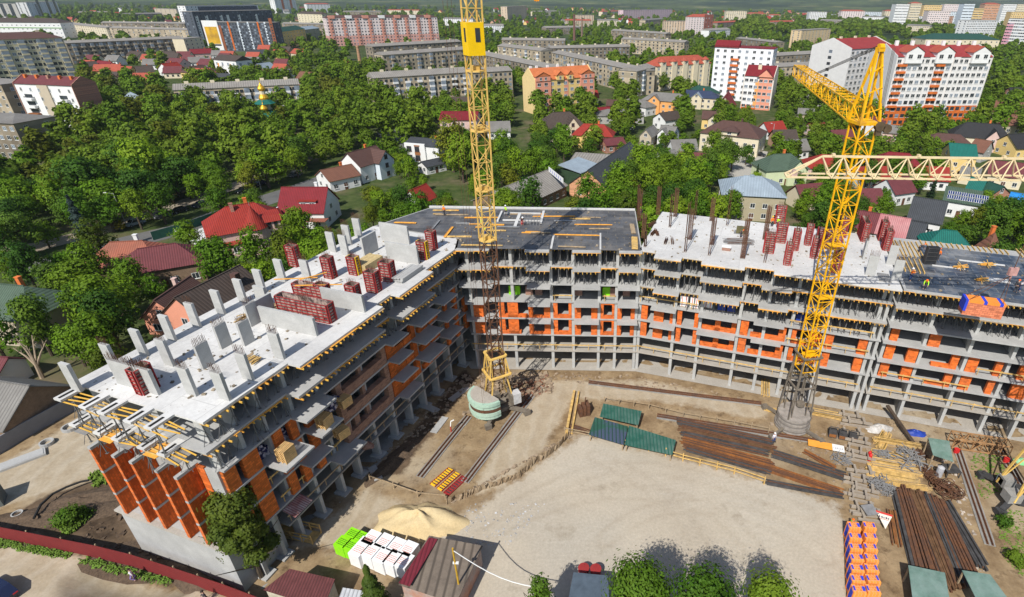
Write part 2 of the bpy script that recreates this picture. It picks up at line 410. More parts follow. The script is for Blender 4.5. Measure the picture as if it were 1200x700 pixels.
def build_site():
    gr = gp([(548, 602), (570, 590), (640, 540), (682, 508), (770, 528), (860, 556), (984, 592), (992, 640), (1000, 740), (830, 810), (560, 790), (500, 640)])
    tr_ = [gp([(640, 447), (760, 446), (900, 478), (900, 492), (770, 470), (672, 468), (640, 520), (590, 570), (555, 582), (560, 560), (600, 500)]), gp([(-90, 590), (0, 545), (70, 505), (110, 480), (150, 500), (150, 540), (90, 566), (0, 596), (-60, 626)]), gp([(-80, 622), (0, 634), (80, 650), (160, 668), (215, 687), (290, 715), (330, 740), (120, 860), (-140, 760)]), gp([(340, 640), (430, 575), (470, 590), (400, 640)])]
    so_ = [gp([(0, 608), (60, 580), (140, 552), (300, 640), (270, 690), (160, 664), (80, 647)]), gp([(440, 560), (545, 432), (556, 444), (470, 555)])]
    ruts = []
    for l in ([(548, 640), (620, 600), (700, 575), (790, 580), (860, 610), (900, 668)], [(690, 530), (740, 556), (800, 596), (830, 668)], [(585, 606), (660, 563), (720, 545), (800, 552), (880, 578), (960, 606)], [(700, 640), (760, 592), (850, 594), (930, 622), (975, 660)], [(655, 452), (640, 510), (590, 566), (520, 606), (430, 640)], [(500, 600), (430, 606), (385, 650)], [(-30, 596), (60, 546), (120, 512)], [(-30, 668), (100, 690), (200, 716)], [(700, 458), (800, 462), (880, 482)]):
        q = gp(l); q = [a.lerp(b_, t / 4) for a, b_ in zip(q, q[1:]) for t in range(4)] + [q[-1]]; q = [(q[max(0, i - 2)] + q[max(0, i - 1)] + q[i] + q[min(len(q) - 1, i + 1)] + q[min(len(q) - 1, i + 2)]) / 5 for i in range(len(q))]; ruts.append(q)
    def rut(p):
        v = 0
        for q in ruts:
            d = min((p - a).length for a in q)
            if d > 3.5: continue
            d = min((p - (a + (b_ - a) * max(0, min(1, (p - a).dot(b_ - a) / max(1e-6, (b_ - a).length_squared))))).length for a, b_ in zip(q, q[1:])); v = max(v, math.exp(-((d - .95) / .28) ** 2))
        return v
    b = MB(); st = .5; col = []; idx = {}; cells = []
    xs = [-84 + st * i for i in range(int(160 / st))]; ys = [27 + st * j for j in range(int(66 / st))]
    def vert(i, j):
        if (i, j) in idx: return idx[(i, j)]
        x, y = xs[i], ys[j]; p = Vector((x, y, 0)); q = Vector((x * .23, y * .23, 0)); nz = NZ(q) * .5 + NZ(q * 3.1) * .35
        c = [.5 + (pdist(p, gr) + nz * 1.3) / 5.0, .5 + max((pdist(p, t) + nz) / 3.4 for t in tr_), .5 + max((pdist(p, t) + nz * 1.2) / 2.6 for t in so_)]
        c = [max(0, min(1, k)) for k in c]; z = .03 + .05 * (nz + .6) * (1 - .6 * c[0]) + pit(x, y) + .25 * c[2] * max(0, nz) * (x < -25)
        idx[(i, j)] = len(b.v); b.v.append((x, y, max(z, -2.6))); col.extend((*c, rut(p))); return idx[(i, j)]
    for j in range(len(ys) - 1):
        for i in range(len(xs) - 1):
            if pdist(Vector((xs[i] + st / 2, ys[j] + st / 2, 0)), AREA) > -.6 + NZ(Vector((xs[i] * .4, ys[j] * .4, 3))) * .8: b.f.append((vert(i, j), vert(i + 1, j), vert(i + 1, j + 1), vert(i, j + 1))); b.m.append(0)
    o = b.build('site_ground', site_material(), fix=False); a = o.data.color_attributes.new('ground_kind', 'FLOAT_COLOR', 'POINT'); a.data.foreach_set('color', col)
    for p in o.data.polygons: p.use_smooth = True
    structure(o)
build_site()
sheet('wing_floor_apron', gp([(545, 424), (746, 426), (900, 456), (1170, 508), (1168, 514), (890, 463), (744, 436), (552, 433)]), .13, M_conc_floor)
# street on the upper left with its pavement
sheet('street', gp([(30, 310), (118, 284), (212, 262), (262, 243), (330, 222), (392, 200), (470, 168), (482, 172), (400, 208), (340, 232), (215, 275), (120, 300), (40, 328)]), .02, M_asph)
sheet('side_street', gp([(0, 290), (40, 285), (130, 262), (300, 205), (306, 212), (130, 272), (40, 296), (0, 302)]), .012, M_road)
sheet('parking_yard', gp([(440, 152), (500, 148), (510, 165), (450, 172)]), .03, M_asph)
sheet('car_yard', gp([(862, 172), (900, 178), (890, 200), (866, 208), (850, 206)]), .03, mat('pale paving', (.4, .38, .34), var=.15))
sheet('lane', gp([(868, 200), (884, 202), (850, 260), (838, 258)]), .024, MATS['pale paving'])

# mound of soil with grass by the fence, soil heaps in the trench
def lump(name, m, c, rx, ry, h, rz=0, seed=1, n=26, rough=.25, parent=None):
    r = random.Random(seed); b = MB(); ph = [r.uniform(0, 6.3) for _ in range(8)]
    rings = 9
    for j in range(rings + 1):
        t = j / rings
        for i in range(n):
            a = 2 * PI * i / n
            rr = 1 + rough * (math.sin(a * 2 + ph[0]) * .5 + math.sin(a * 5 + ph[1] + t * 3) * .3 + math.sin(a * 9 + ph[2] - t * 5) * .2)
            rad = t * rr
            z = h * (1 - t ** 1.5) * (1 + rough * .6 * math.sin(a * 3 + ph[3] + t * 6)) + (rough * h * .16 * r.uniform(-1, 1) if 0 < j < rings else 0) - .05
            b.v.append((rx * rad * math.cos(a), ry * rad * math.sin(a), z))
    for j in range(rings):
        for i in range(n):
            k = (i + 1) % n
            b.f.append((j * n + i, (j + 1) * n + i, (j + 1) * n + k, j * n + k)); b.m.append(0)
    o = b.build(name, m, fix=False); o.location = c; o.rotation_euler = (0, 0, rz)
    for p in o.data.polygons: p.use_smooth = True
    return o
structure(lump('soil_bank', M_soil, G(60, 606), 8, 2.6, .7, .2, 3))
structure(lump('soil_heap', M_soil, G(222, 668), 5, 1.6, .7, -.45, 5))
structure(lump('soil_ridge', M_soil, G(95, 588), 6, 2.0, .8, .45, 9))
structure(lump('soil_floor', M_soil, G(165, 628), 11, 4.5, .12, -.3, 6))
structure(lump('spoil_bank', M_soil, G(462, 540), 6, 1.6, .5, 1.05, 15))
M_sand = mat('pale yellow sand', (.60, .48, .28), var=.1, scale=.5, col2=(.5, .38, .2), fine=.15, bump=.3)
tag(lump('sand_pile', M_sand, G(492, 612), 4.9, 3.0, 1.9, -.12, 21, 48, .27), 'wide pale yellow sand pile between the brick pallets and the rail track', 'sand pile', kind='thing')
M_rubble = mat('mixed rubble', (.34, .26, .18), var=.6, scale=3, col2=(.13, .1, .08), fine=.5)
def rubble(name, label, cat, pts, n, smin, smax, m, kind='stuff', z=.0, seed=3, hmax=.0):
    r = random.Random(seed); b = MB()
    A, B_, Cc, D = pts
    for k in range(n):
        u, v = r.random(), r.random()
        p = A.lerp(B_, u).lerp(D.lerp(Cc, u), v); s = smin + (smax - smin) * r.random() ** 2.2
        zz = z + s * .3 + hmax * max(0, 1 - abs(u - .5) * 2) * max(0, 1 - abs(v - .5) * 2) * r.random()
        e = Euler((r.uniform(-.5, .5), r.uniform(-.5, .5), r.uniform(0, 3.1))).to_matrix()
        b.obox((p.x, p.y, zz), e @ Vector((s, 0, 0)), e @ Vector((0, s * r.uniform(.4, 1), 0)), e @ Vector((0, 0, s * r.uniform(.2, .6))))
    return tag(b.build(name, m, fix=False), label, cat, kind=kind)
rubble('rubble', 'broken rubble and scrap strewn round the foot of the left tower crane', 'rubble', gp([(540, 440), (640, 436), (650, 458), (545, 500)]), 620, .06, .42, M_rubble, hmax=1.2)
rubble('rubble', 'reddish brick rubble heaped right of the left tower crane base', 'rubble', gp([(596, 448), (640, 440), (648, 455), (606, 478)]), 260, .06, .34, mat('brick rubble', (.26, .12, .07), var=.6, scale=3, col2=(.1, .07, .05)), hmax=1.0, seed=77)
rubble('rubble', 'loose bricks and scrap along the foot of the middle wing', 'rubble', gp([(640, 438), (745, 440), (900, 474), (640, 446)]), 260, .05, .25, M_rubble, seed=5)
rubble('gravel_stones', 'grey stones scattered at the edge of the sand pile', 'gravel', gp([(545, 590), (640, 590), (600, 640), (540, 640)]), 260, .04, .14, mat('grey stones', (.4, .4, .4), var=.4), seed=6)
rubble('rubble', 'dark rubble in the trench below the left wing facade', 'rubble', gp([(430, 556), (545, 436), (556, 446), (455, 560)]), 300, .06, .3, M_rubble, seed=7)
rubble('rubble', 'soil clods and stones on the bank behind the red fence', 'rubble', gp([(20, 600), (140, 560), (230, 660), (90, 640)]), 260, .06, .3, M_soil, seed=8)
rubble('rubble', 'timber offcuts and rubbish between the timber stacks', 'rubble', gp([(900, 495), (1060, 500), (1080, 600), (960, 560)]), 320, .05, .3, M_rubble, seed=9)
rubble('rubble', 'pale stones along the strip beside the right crane track', 'rubble', gp([(1090, 540), (1125, 535), (1160, 700), (1140, 700)]), 220, .05, .22, mat('pale stones', (.42, .36, .3), var=.4), seed=10)
def grass_patch(label, pts, n, h=.35, seed=1):
    r = random.Random(seed); b = MB(); A, B_, Cc, D = pts
    for k in range(n):
        u, v = r.random(), r.random(); p = A.lerp(B_, u).lerp(D.lerp(Cc, u), v)
        for q in range(3):
            a = r.uniform(0, 6.3); s = r.uniform(.08, .2); hh = h * r.uniform(.4, 1.2)
            x, y = p.x + r.uniform(-.3, .3), p.y + r.uniform(-.3, .3)
            b.face([(x - s * math.cos(a), y - s * math.sin(a), 0), (x + s * math.cos(a), y + s * math.sin(a), 0), (x + s * .6 + .1, y + s * .4, hh), (x - s * .3, y + .1, hh)])
    tag(b.build('grass', M_grass, fix=False), label, 'grass', kind='stuff')
grass_patch('bright grass along the road side of the red fence', gp([(-10, 632), (80, 650), (80, 655), (-10, 639)]), 260, .25, 1)
grass_patch('grass tufts at the foot of the red fence near the walker', gp([(95, 654), (200, 681), (198, 686), (92, 659)]), 150, .22, 2)
grass_patch('tall grass growing on the mound behind the red fence', gp([(62, 614), (88, 594), (108, 606), (82, 628)]), 520, .5, 3)
grass_patch('green weeds on the plot between the right crane tracks', gp([(1135, 535), (1170, 530), (1188, 575), (1150, 585)]), 150, .2, 4)
grass_patch('green weeds beside the right crane base', gp([(1165, 600), (1200, 600), (1215, 690), (1180, 660)]), 170, .2, 5)
grass_patch('weeds beside the haul road at the trench edge', gp([(108, 556), (125, 552), (128, 565), (112, 572)]), 120, .5, 6)
# ------------------------------------------------------------------ the unfinished building
Z = [0, 3.6, 6.6, 9.6, 12.6, 15.6, 18.6, 21.6]
T = .22
class Sec:
    def __init__(s, label, ox, oy, az):
        s.az = math.radians(az); s.o = Vector((ox, oy, 0)); s.rz = PI / 2 - s.az
        s.t = thing('unfinished_building', label, 'building', (ox, oy, 0), s.rz, 'connected wings of the unfinished building')
        s.n = {}
    def W(s, u, w_, z=0):
        return Vector((s.o.x + u * math.sin(s.az) + w_ * math.cos(s.az), s.o.y + u * math.cos(s.az) - w_ * math.sin(s.az), z))
    def inv(s, p):
        d = Vector((p[0], p[1], 0)) - s.o
        return d.x * math.sin(s.az) + d.y * math.cos(s.az), d.x * math.cos(s.az) - d.y * math.sin(s.az)
    def box(s, name, u0, u1, w0, w1, z0, z1, m, parent=None):
        b = MB(); b.box(u0, u1, -w1, -w0, z0, z1); return b.build(name, m, parent or s.t, fix=False)
    def slab(s, poly, z, m, name='floor_slab'):
        b = MB(); b.prism([(u, -w_) for u, w_ in poly], z - T, z); return b.build(name, m, s.t)
    def prop_set(s, pts):
        """steel props; the first hundred are parts of their own, the rest one part"""
        if not hasattr(s, 'pm'):
            s.pm, s.np, s.rest = {}, 0, MB()
        for u, w_, z0, z1, lean in pts:
            if s.np < 100:
                k = round(z1 - z0, 2)
                if k not in s.pm:
                    b = MB(); b.tube((0, 0, 0), (0, 0, k), .055, 5); b.box(-.12, .12, -.12, .12, 0, .03); b.box(-.1, .1, -.1, .1, k - .03, k)
                    b.bar((0, 0, k * .55), (.55, .2, 0), .04); b.bar((0, 0, k * .55), (-.45, .3, 0), .04)
                    s.pm[k] = b.mesh('steel_prop', M_prop)
                o = put('steel_prop', s.pm[k], s.t, (u, -w_, z0)); o.rotation_euler = (lean * .3, lean, rnd.uniform(0, 3))
                s.np += 1
            else:
                s.rest.tube((u, -w_, z0), (u + lean * 2, -w_, z1), .055, 4)
                s.rest.bar((u, -w_, z0 + 1.5), (u + .5, -w_ - .2, z0), .04)
    def props_done(s):
        if s.rest.v: tag(s.rest.build('steel_props', M_prop, s.t, fix=False), kind='stuff')
    def edge(s, runs, z):
        """formwork left under a slab edge: plywood strip and yellow beam ends; runs of (u0, u1, w)"""
        b = MB()
        for u0, u1, w_ in runs:
            x0 = u0
            while x0 < u1:
                x1 = min(u1, x0 + rnd.uniform(1.2, 3.5)); b.box(x0, x1, -(w_ + rnd.choice((.03, .1, .2))), -(w_ - .5), z - T - .06, z - T - .012, 0 if rnd.random() < .6 else 2); x0 = x1 + .02
            u = u0 + .15
            while u < u1:
                e = rnd.uniform(.2, .45)
                b.box(u - .045, u + .045, -(w_ + e), -(w_ - .7), z - T - .25, z - T - .08, 1 if rnd.random() < .75 else 0)
                u += .62 + rnd.uniform(-.1, .14)
        return b.build('edge_formwork', [M_ply, M_beam_y, M_timber_w], s.t, fix=False)

def front(runs, wback, uend0=None, uend1=None):
    """polygon from front runs (u0,u1,w) and a straight back"""
    p = []
    for u0, u1, w_ in runs: p += [(u0, w_), (u1, w_)]
    return p + [(runs[-1][1], wback), (runs[0][0], wback)]

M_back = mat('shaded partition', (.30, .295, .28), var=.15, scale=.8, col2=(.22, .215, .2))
# ---- middle wing -------------------------------------------------------------
MID = Sec('middle wing of the unfinished building with dark plywood roof deck and orange brick bays', -19.2, 73.9, 90.3)
mcols = [.5, 6.9, 12.8, 16.1, 20.1, 22.7, 25.85]
mback = [(26.1, -16), (-9.1, -15.6), (-15.3, -7.0), (-1.2, -2.6)]
mr_base = [(0, 26.1, .25)]
mr_bal = [(-.7, 4.2, 1.6), (4.2, 9.3, .3), (9.3, 12.8, 1.75), (12.8, 16.1, .3), (16.1, 20.2, 1.75), (20.2, 22.8, .4), (22.8, 26.1, 1.75)]
mr_low = [(-.2, 2.9, 1.3), (2.9, 9.3, .3), (9.3, 12.7, 1.7), (12.7, 16.2, .3), (16.2, 20.1, 1.7), (20.1, 22.9, .3), (22.9, 26.0, 1.7)]
for i, z in enumerate(Z):
    runs = mr_base if i in (0, 1, 2) else (mr_bal if i >= 5 else mr_low)
    pl = []
    for u0, u1, w_ in runs: pl += [(u0, w_), (u1, w_)]
    MID.slab(pl + mback, z if i else .06, M_conc_floor if i < 2 else M_conc)
    if i in (6, 7): MID.edge(runs, z)
for u in mcols:
    MID.box('column', u - .22, u + .22, -.35, .1, 0, Z[7] - T, M_conc_col)
    for wb in (-4.6, -9.5):
        MID.box('inner_column', u - .2, u + .2, wb - .5, wb, 0, Z[7] - T, M_conc)
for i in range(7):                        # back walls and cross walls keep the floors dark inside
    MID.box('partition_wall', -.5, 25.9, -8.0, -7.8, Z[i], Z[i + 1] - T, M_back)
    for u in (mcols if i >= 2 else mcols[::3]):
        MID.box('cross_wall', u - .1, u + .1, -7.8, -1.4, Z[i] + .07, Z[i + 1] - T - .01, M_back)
for i in (2, 3):                          # orange infill of the two brick floors
    z0, z1 = Z[i], Z[i + 1] - T
    def br(u0, u1, za=z0, zb=z1, w0=-.32, w1=.18): MID.box('brick_infill', u0, u1, w0, w1, za, zb, M_orange)
    br(.75, 2.2); br(4.6, 5.5); br(5.5, 7.9, z0, z0 + .55) if i == 2 else br(5.5, 9.0, z0, z0 + .5)
    br(6.0, 7.6); br(9.2, 9.9); br(11.6, 12.55); br(13.05, 13.7); br(13.7, 15.4, z0, z0 + .5); br(15.4, 15.85)
    br(16.35, 17.3); br(18.9, 19.85); br(20.35, 20.8); br(20.8, 22.1, z0, z0 + .45); br(22.1, 22.45); br(20.8, 22.1, z1 - .3, z1)
    br(22.95, 23.6); br(25.0, 25.6); br(9.9, 11.6, z0, z0 + .3)
pp = []
for i in (5, 6):
    u = .3
    while u < 26:
        for wv in (.1, -1.3, -2.8):
            pp.append((u + rnd.uniform(-.2, .2), wv + rnd.uniform(-.2, .2), Z[i] + .01, Z[i + 1] - T - .3, rnd.uniform(-.03, .03)))
        u += 1.15
rnd.shuffle(pp)
MID.prop_set(pp); MID.props_done()
def rail(S, u0, u1, w_, z, name='guard_rail', m=M_timber):
    b = MB(); b.box(u0, u1, -w_ - .03, -w_ + .03, z + .95, z + 1.12)
    u = u0 + .3
    while u < u1: b.box(u - .04, u + .04, -w_ + .032, -w_ + .09, z + .06, z + 1.2); u += 2.6
    return b.build(name, m, S.t, fix=False)
rail(MID, 0, 26, .18, Z[1]); rail(MID, 20.6, 22.6, .2, Z[4]); rail(MID, 13, 16, .2, Z[4])
# roof deck of dark plywood with strips of board, concrete and upstands
def deck_poly(S, poly, z, m, name='plywood_deck', t=.05):
    b = MB(); b.prism([(u, -w_) for u, w_ in poly], z + .003, z + t); return b.build(name, m, S.t)
deck_poly(MID, [(-.4, 1.2), (25.9, 1.2), (25.9, -15.6), (-9.0, -15.2), (-14.9, -7.0), (-1.0, -2.6)], Z[7], M_deck)
strips = [(rnd.uniform(-8, 20), 0, rnd.uniform(-15, -3), 0) for _ in range(16)]
strips = [(a, a + rnd.uniform(1.2, 4.0), c, c + rnd.choice((.2, .3, .45))) for a, _, c, _ in strips]
strips += [(-8, -4, -14.4, -14.0), (-7, -1.6, -12.4, -12.0), (-2, 3.5, -11.2, -10.8), (1, 9, -8.8, -8.5), (9, 16, -12.2, -11.9), (2, 5.6, -5.6, -5.2), (9.5, 12.5, -5.0, -4.6), (13, 20, -4.2, -3.9),
          (4, 7.5, -7.2, -6.8), (16, 22, -8.6, -8.35), (24.7, 25.6, -3.6, 1.0), (24.8, 25.5, -9, -5), (-12.5, -9, -8.3, -7.9), (-6, -5.6, -9.5, -5), (-3.2, -2.8, -6.6, -2.4), (0, 6, .3, .6), (14, 18, .4, .7)]
for k, (u0, u1, w0, w1) in enumerate(strips):
    b = MB(); L, Wd = abs(u1 - u0), abs(w1 - w0); b.box(-L / 2, L / 2, -Wd / 2, Wd / 2, 0, .06)
    b.box(-L / 2 + .1, L / 2 - .3, -Wd / 2 + .03, Wd / 2 - .06, .062, .11)
    o = b.build('board', (M_ply, M_timber, M_timber_w, M_ply, M_steel)[k % 5], fix=False); o.location = MID.W((u0 + u1) / 2, (w0 + w1) / 2, Z[7] + .055 + .004 * k); o.rotation_euler = (0, 0, MID.rz + rnd.uniform(-.06, .06))
    tag(o, 'loose ' + ('orange', 'yellow', 'weathered', 'orange', 'grey')[k % 5] + ' board lying on the dark plywood roof deck', 'board', 'loose boards on the dark plywood deck')
for k, (u0, u1, w0, w1, h) in enumerate([(-9.0, 26, -15.95, -15.6, .28), (6.5, 7.0, -13, -7, .2), (10.4, 10.8, -14.5, -9.0, .2), (3.5, 3.8, -14, -9.4, .25), (12.9, 13.2, -4, 1.0, .12), (20, 20.25, -5, 1.1, .12), (4.4, 10.4, -10.1, -9.85, .22), (4.2, 10.2, -13.4, -13.1, .22)]):
    MID.box('concrete_upstand', u0, u1, w0, w1, Z[7] + .06, Z[7] + .06 + h, M_conc_roof)
# ---- right wing --------------------------------------------------------------
RGT = Sec('right wing of the unfinished building with a white concrete roof full of red formwork', 6.9, 73.9, 106.7)
FAR = Sec('far right wing of the unfinished building with a blue black plywood deck being laid', *RGT.W(34.25, 0)[:2], 106.7)
rr_roof = [(-.1, 2.4, 1.0), (2.4, 6.2, 2.75), (6.2, 9.0, 1.5), (9.0, 14.8, 2.8), (14.8, 18.6, 1.7), (18.6, 21.4, 2.9), (21.4, 34.1, 2.9)]
rr_mid = [(-.1, 2.4, .3), (2.4, 6.2, 1.8), (6.2, 9.0, .35), (9.0, 14.8, 1.9), (14.8, 17.4, .4), (17.4, 21.4, 1.7), (21.4, 34.1, .8)]
rr_low = [(-.1, 2.2, .3), (2.2, 6.0, 1.7), (6.0, 9.3, .3), (9.3, 14.9, 1.6), (14.9, 17.2, .3), (17.2, 21.4, 1.3), (21.4, 34.1, .5)]
rcols = [.3, 5.7, 9.6, 15.2, 18.8, 22.4, 27.0, 33.0]
fcols = [.5, 5.2, 10.6, 15.6, 19.3, 24.4, 29.4, 34.2]
for i, z in enumerate(Z):
    runs = [(-.1, 34.1, .25)] if i < 3 else (rr_roof if i == 7 else rr_mid if i > 4 else rr_low)
    pl = front(runs, -16)
    RGT.slab(pl, z if i else .06, M_conc_floor if i < 2 else (M_conc_roof if i == 7 else M_conc))
    if i in (5, 6, 7): RGT.edge(runs, z)
    fr = [(.05, 40, .25 if i < 3 else 2.6 if i == 7 else 1.6 if i > 4 else .8)]
    FAR.slab(front(fr, -16), z if i else .06, M_conc_floor if i < 2 else M_conc)
    if i in (6, 7): FAR.edge(fr, z)
for S, cols in ((RGT, rcols), (FAR, fcols)):
    L = 34 if S is RGT else 39.9
    for u in cols:
        if S is RGT: S.box('column', u - .22, u + .22, -.5, .05, 0, Z[7] - T, M_conc_col)
        else: S.box('column', u - .2, u + .2, -.95, .0, 0, Z[7] - T, M_conc_col)
        S.box('inner_column', u - .2, u + .2, -6.4, -5.6, 0, Z[7] - T, M_conc)
    for i in range(7):
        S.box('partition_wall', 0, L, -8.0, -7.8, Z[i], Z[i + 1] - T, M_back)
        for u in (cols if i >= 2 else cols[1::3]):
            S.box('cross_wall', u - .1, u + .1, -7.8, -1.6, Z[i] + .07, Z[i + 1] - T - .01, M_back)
RGT.box('joint_column', 33.55, 33.95, -.9, .32, 0, Z[7] - T, M_conc_col)
for i in (2, 3):
    z0, z1 = Z[i], Z[i + 1] - T
    def br(S, u0, u1, za=z0, zb=z1, w0=-.55, w1=-.05): S.box('brick_infill', u0, u1, w0, w1, za, zb, M_orange)
    for u0, u1 in ((.55, 1.5), (2.5, 4.0), (5.0, 5.45), (6.1, 6.8), (8.7, 9.3), (14.2, 14.9), (15.5, 16.6), (20.9, 21.9), (25.0, 26.6), (27.3, 28.3), (31.6, 32.7)): br(RGT, u0, u1)
    for u0, u1 in ((9.9, 14.2), (17.0, 20.9), (22.7, 25.0)): br(RGT, u0, u1, z0, z0 + .6)
    br(RGT, 11.8, 12.6); br(RGT, 22.7, 23.3); br(RGT, 22.7, 25, z1 - .5, z1)
    for u0, u1 in ((.85, 2.0), (3.6, 4.9), (9.0, 9.9), (10.9, 12.2), (14.2, 15.0), (17.0, 18.8), (23.0, 24.0), (25, 26.2)): br(FAR, u0, u1)
    for u0, u1 in ((6.8, 9.0), (26.2, 29.0)): br(FAR, u0, u1, z0, z0 + .5)
br(FAR, .9, 1.9, Z[4], Z[5] - T); br(FAR, 5.6, 7.0, Z[4], Z[5] - T); br(FAR, 28, 29, Z[4], Z[5] - T)
for S, L in ((RGT, 34), (FAR, 40)):
    pp = []
    for i in (4, 5, 6) if S is RGT else (5, 6):
        u = .4
        while u < L:
            for wv in (.0, -1.5, -3):
                if i == 4 and u < 20 and rnd.random() < .7: continue
                pp.append((u + rnd.uniform(-.25, .25), wv + rnd.uniform(-.2, .2), Z[i] + .01, Z[i + 1] - T - .3, rnd.uniform(-.08, .08)))
            u += 1.0 if S is RGT else 1.25
    rnd.shuffle(pp); S.prop_set(pp); S.props_done()
rail(RGT, 0, 33, .12, Z[1]); rail(FAR, .3, 36, .12, Z[1]); rail(RGT, 0, 9, .15, Z[4]); rail(FAR, 12, 30, .5, Z[3]); rail(FAR, 1, 12, .5, Z[2]); rail(RGT, 22, 33, .5, Z[3]); rail(RGT, 22, 33, .5, Z[4])
deck_poly(FAR, [(.4, 2.3), (39, 2.3), (39, -13.4), (5, -14), (4, -9), (.6, -8)], Z[7], M_deck_b)
# timber joists where the deck is not laid yet
def joists(S, u0, u1, w0, w1, z, step, along_w=True, label=None, n=1):
    k = u0
    mesh = MB(); L = abs(w1 - w0); mesh.box(-.06, .06, -L / 2, L / 2, 0, .2); me = mesh.mesh('timber_joist', M_timber)
    while k < u1:
        o = put('timber_joist', me, None, S.W(k, (w0 + w1) / 2 + rnd.uniform(-.25, .25), z), S.rz + rnd.uniform(-.04, .04))
        tag(o, label, 'joist', 'bare timber joists at the deck edge'); k += step
joists(FAR, .6, 4.6, -14.6, -8.4, Z[7] + .01, .55, label='yellow timber joist laid beside the white roof where decking is missing')
joists(FAR, .5, 3.6, -7.8, -3.0, Z[7] + .06, .6, label='yellow timber joist on the near left corner of the blue black deck')
joists(FAR, 5.2, 17, -15.6, -13.9, Z[7] + .01, .7, label='yellow timber joist sticking out behind the blue black deck')
joists(FAR, 18, 34, -16.6, -13.6, Z[7] + .06, .6, label='yellow timber joist at the far back edge of the blue black deck')
for u0, u1, w0, w1 in ((9, 14.6, -9.6, -9.3), (11, 13.5, -4.5, -3.4), (18, 18.4, -12.5, -4.5), (22, 22.5, -13, -6), (16, 21, -3.2, -2.9), (26, 26.4, -12, -5), (23.5, 24.1, -6, -1), (5, 9, -6.5, -6.2)):
    FAR.box('concrete_upstand', u0, u1, w0, w1, Z[7] + .06, Z[7] + .16, M_conc_roof)
# ---- left wing ---------------------------------------------------------------
LFT = Sec('left wing of the unfinished building with rows of white concrete columns on its roof', -49.5, 39.5, 18.5)
WF = 16.2
def lrun(i):
    if i == 7: return [(1.5, 10.6, 17.2), (10.6, 23.2, 18.7), (23.2, 26.0, 17.6), (26.0, 33.2, 18.9), (33.2, 44, 17.7)]
    if i == 6: return [(.9, 9.6, 17.0), (9.6, 23.0, 18.6), (23.0, 25.6, 17.0), (25.6, 33.0, 18.9), (33.0, 44, 17.4)]
    if i == 5: return [(1.75, 9.4, 16.8), (9.4, 13.6, 18.9), (13.6, 24, 17.2), (24, 27.2, 18.3), (27.2, 29, 16.9), (29, 33.6, 19), (33.6, 35, 16.9), (35, 38.6, 18.6), (38.6, 44, 16.9)]
    if i == 4: return [(1.75, 5.6, 16.6), (5.6, 9.3, 19.1), (9.3, 10.6, 16.6), (10.6, 13.8, 18.9), (13.8, 24.5, 16.8), (24.5, 27.6, 18.3), (27.6, 29.4, 16.6), (29.4, 33.8, 18.9), (33.8, 35.4, 16.6), (35.4, 39, 18.5), (39, 44, 16.6)]
    if i == 3: return [(1.75, 9.0, 16.6), (9.0, 12.2, 18.2), (12.2, 24.7, 16.8), (24.7, 28, 18.3), (28, 29.6, 16.6), (29.6, 34, 18.9), (34, 35.6, 16.6), (35.6, 39.2, 18.5), (39.2, 44, 16.6)]
    if i == 2: return [(.2, 12.6, 16.6), (12.6, 16.6, 18.4), (16.6, 25, 16.9), (25, 28.6, 18.2), (28.6, 44, 16.5)]
    if i == 1: return [(5.8, 44, 16.4)]
    return [(.8, 45, 16.8)]
for i, z in enumerate(Z):
    r_ = lrun(i); wb = 1.0
    pl = front(r_, wb)
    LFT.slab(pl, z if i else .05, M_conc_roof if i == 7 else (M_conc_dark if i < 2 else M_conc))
    if i in (6, 7): LFT.edge(r_, z)
for k, u in enumerate((2.2, 4.6, 7.2, 10.4, 13.8, 16.8, 20.4, 24.2, 27.6, 31.0, 34.4, 38.0, 42.0)):
    LFT.box('column', u - .2, u + .2, WF - 1.2, WF - .05, 0, Z[7] - T, M_conc_col)
    LFT.box('inner_column', u - .15, u + .15, 9.6, 10.6, 0, Z[7] - T, M_conc)
    LFT.box('outer_column', u - .15, u + .15, 2.0, 3.2, 0, Z[7] - T, M_conc)
    LFT.box('column_footing', u - .7, u + .7, WF - 1.3, WF + .35, .05, .28, M_conc)
    if k > 0:
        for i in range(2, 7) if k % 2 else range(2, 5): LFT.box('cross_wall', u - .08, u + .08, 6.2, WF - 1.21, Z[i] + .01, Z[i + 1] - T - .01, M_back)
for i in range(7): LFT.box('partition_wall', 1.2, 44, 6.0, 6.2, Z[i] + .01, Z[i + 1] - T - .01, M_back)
# basement wall and brick fins of the end facing the road
LFT.box('basement_wall', .0, .5, .8, 15.4, -3.2, Z[2] - T, M_conc)
LFT.box('basement_side_wall', .5, 5.6, 15.0, 15.4, 0, Z[2] - T, M_conc)
LFT.box('end_wall', 1.55, 1.745, 1.0, WF - .1, Z[2], Z[5] - T, M_conc)
LFT.box('end_ledge', -.3, 1.75, .6, 15.6, Z[2] - .25, Z[2] - .02, M_conc_floor)
for w_ in (2.4, 5.6, 7.9, 11.1, 13.5):
    for i in (2, 3, 4):
        LFT.box('brick_fin', -.1, 1.74, w_ - .25, w_ + .1, Z[i] + .02, Z[i + 1] - .28, M_orange_shade)
        LFT.box('sunlit_tone_edge', -.22, -.102, w_ - .27, w_ + .12, Z[i] + .02, Z[i + 1] - .28, M_orange)  # brighter strip added along the fin edge, sunlight put into its colour
        LFT.box('fin_cap', -.24, 1.74, w_ - .28, w_ + .13, Z[i + 1] - .26, Z[i + 1] + (.04 if i == 4 else -.02), M_conc)
    if w_ in (5.6, 13.5):
        for i in (2, 3, 4): LFT.box('brick_infill', 1.5, 1.74, w_ + .15, w_ + 1.1, Z[i] + .02, Z[i + 1] - .05, M_orange)
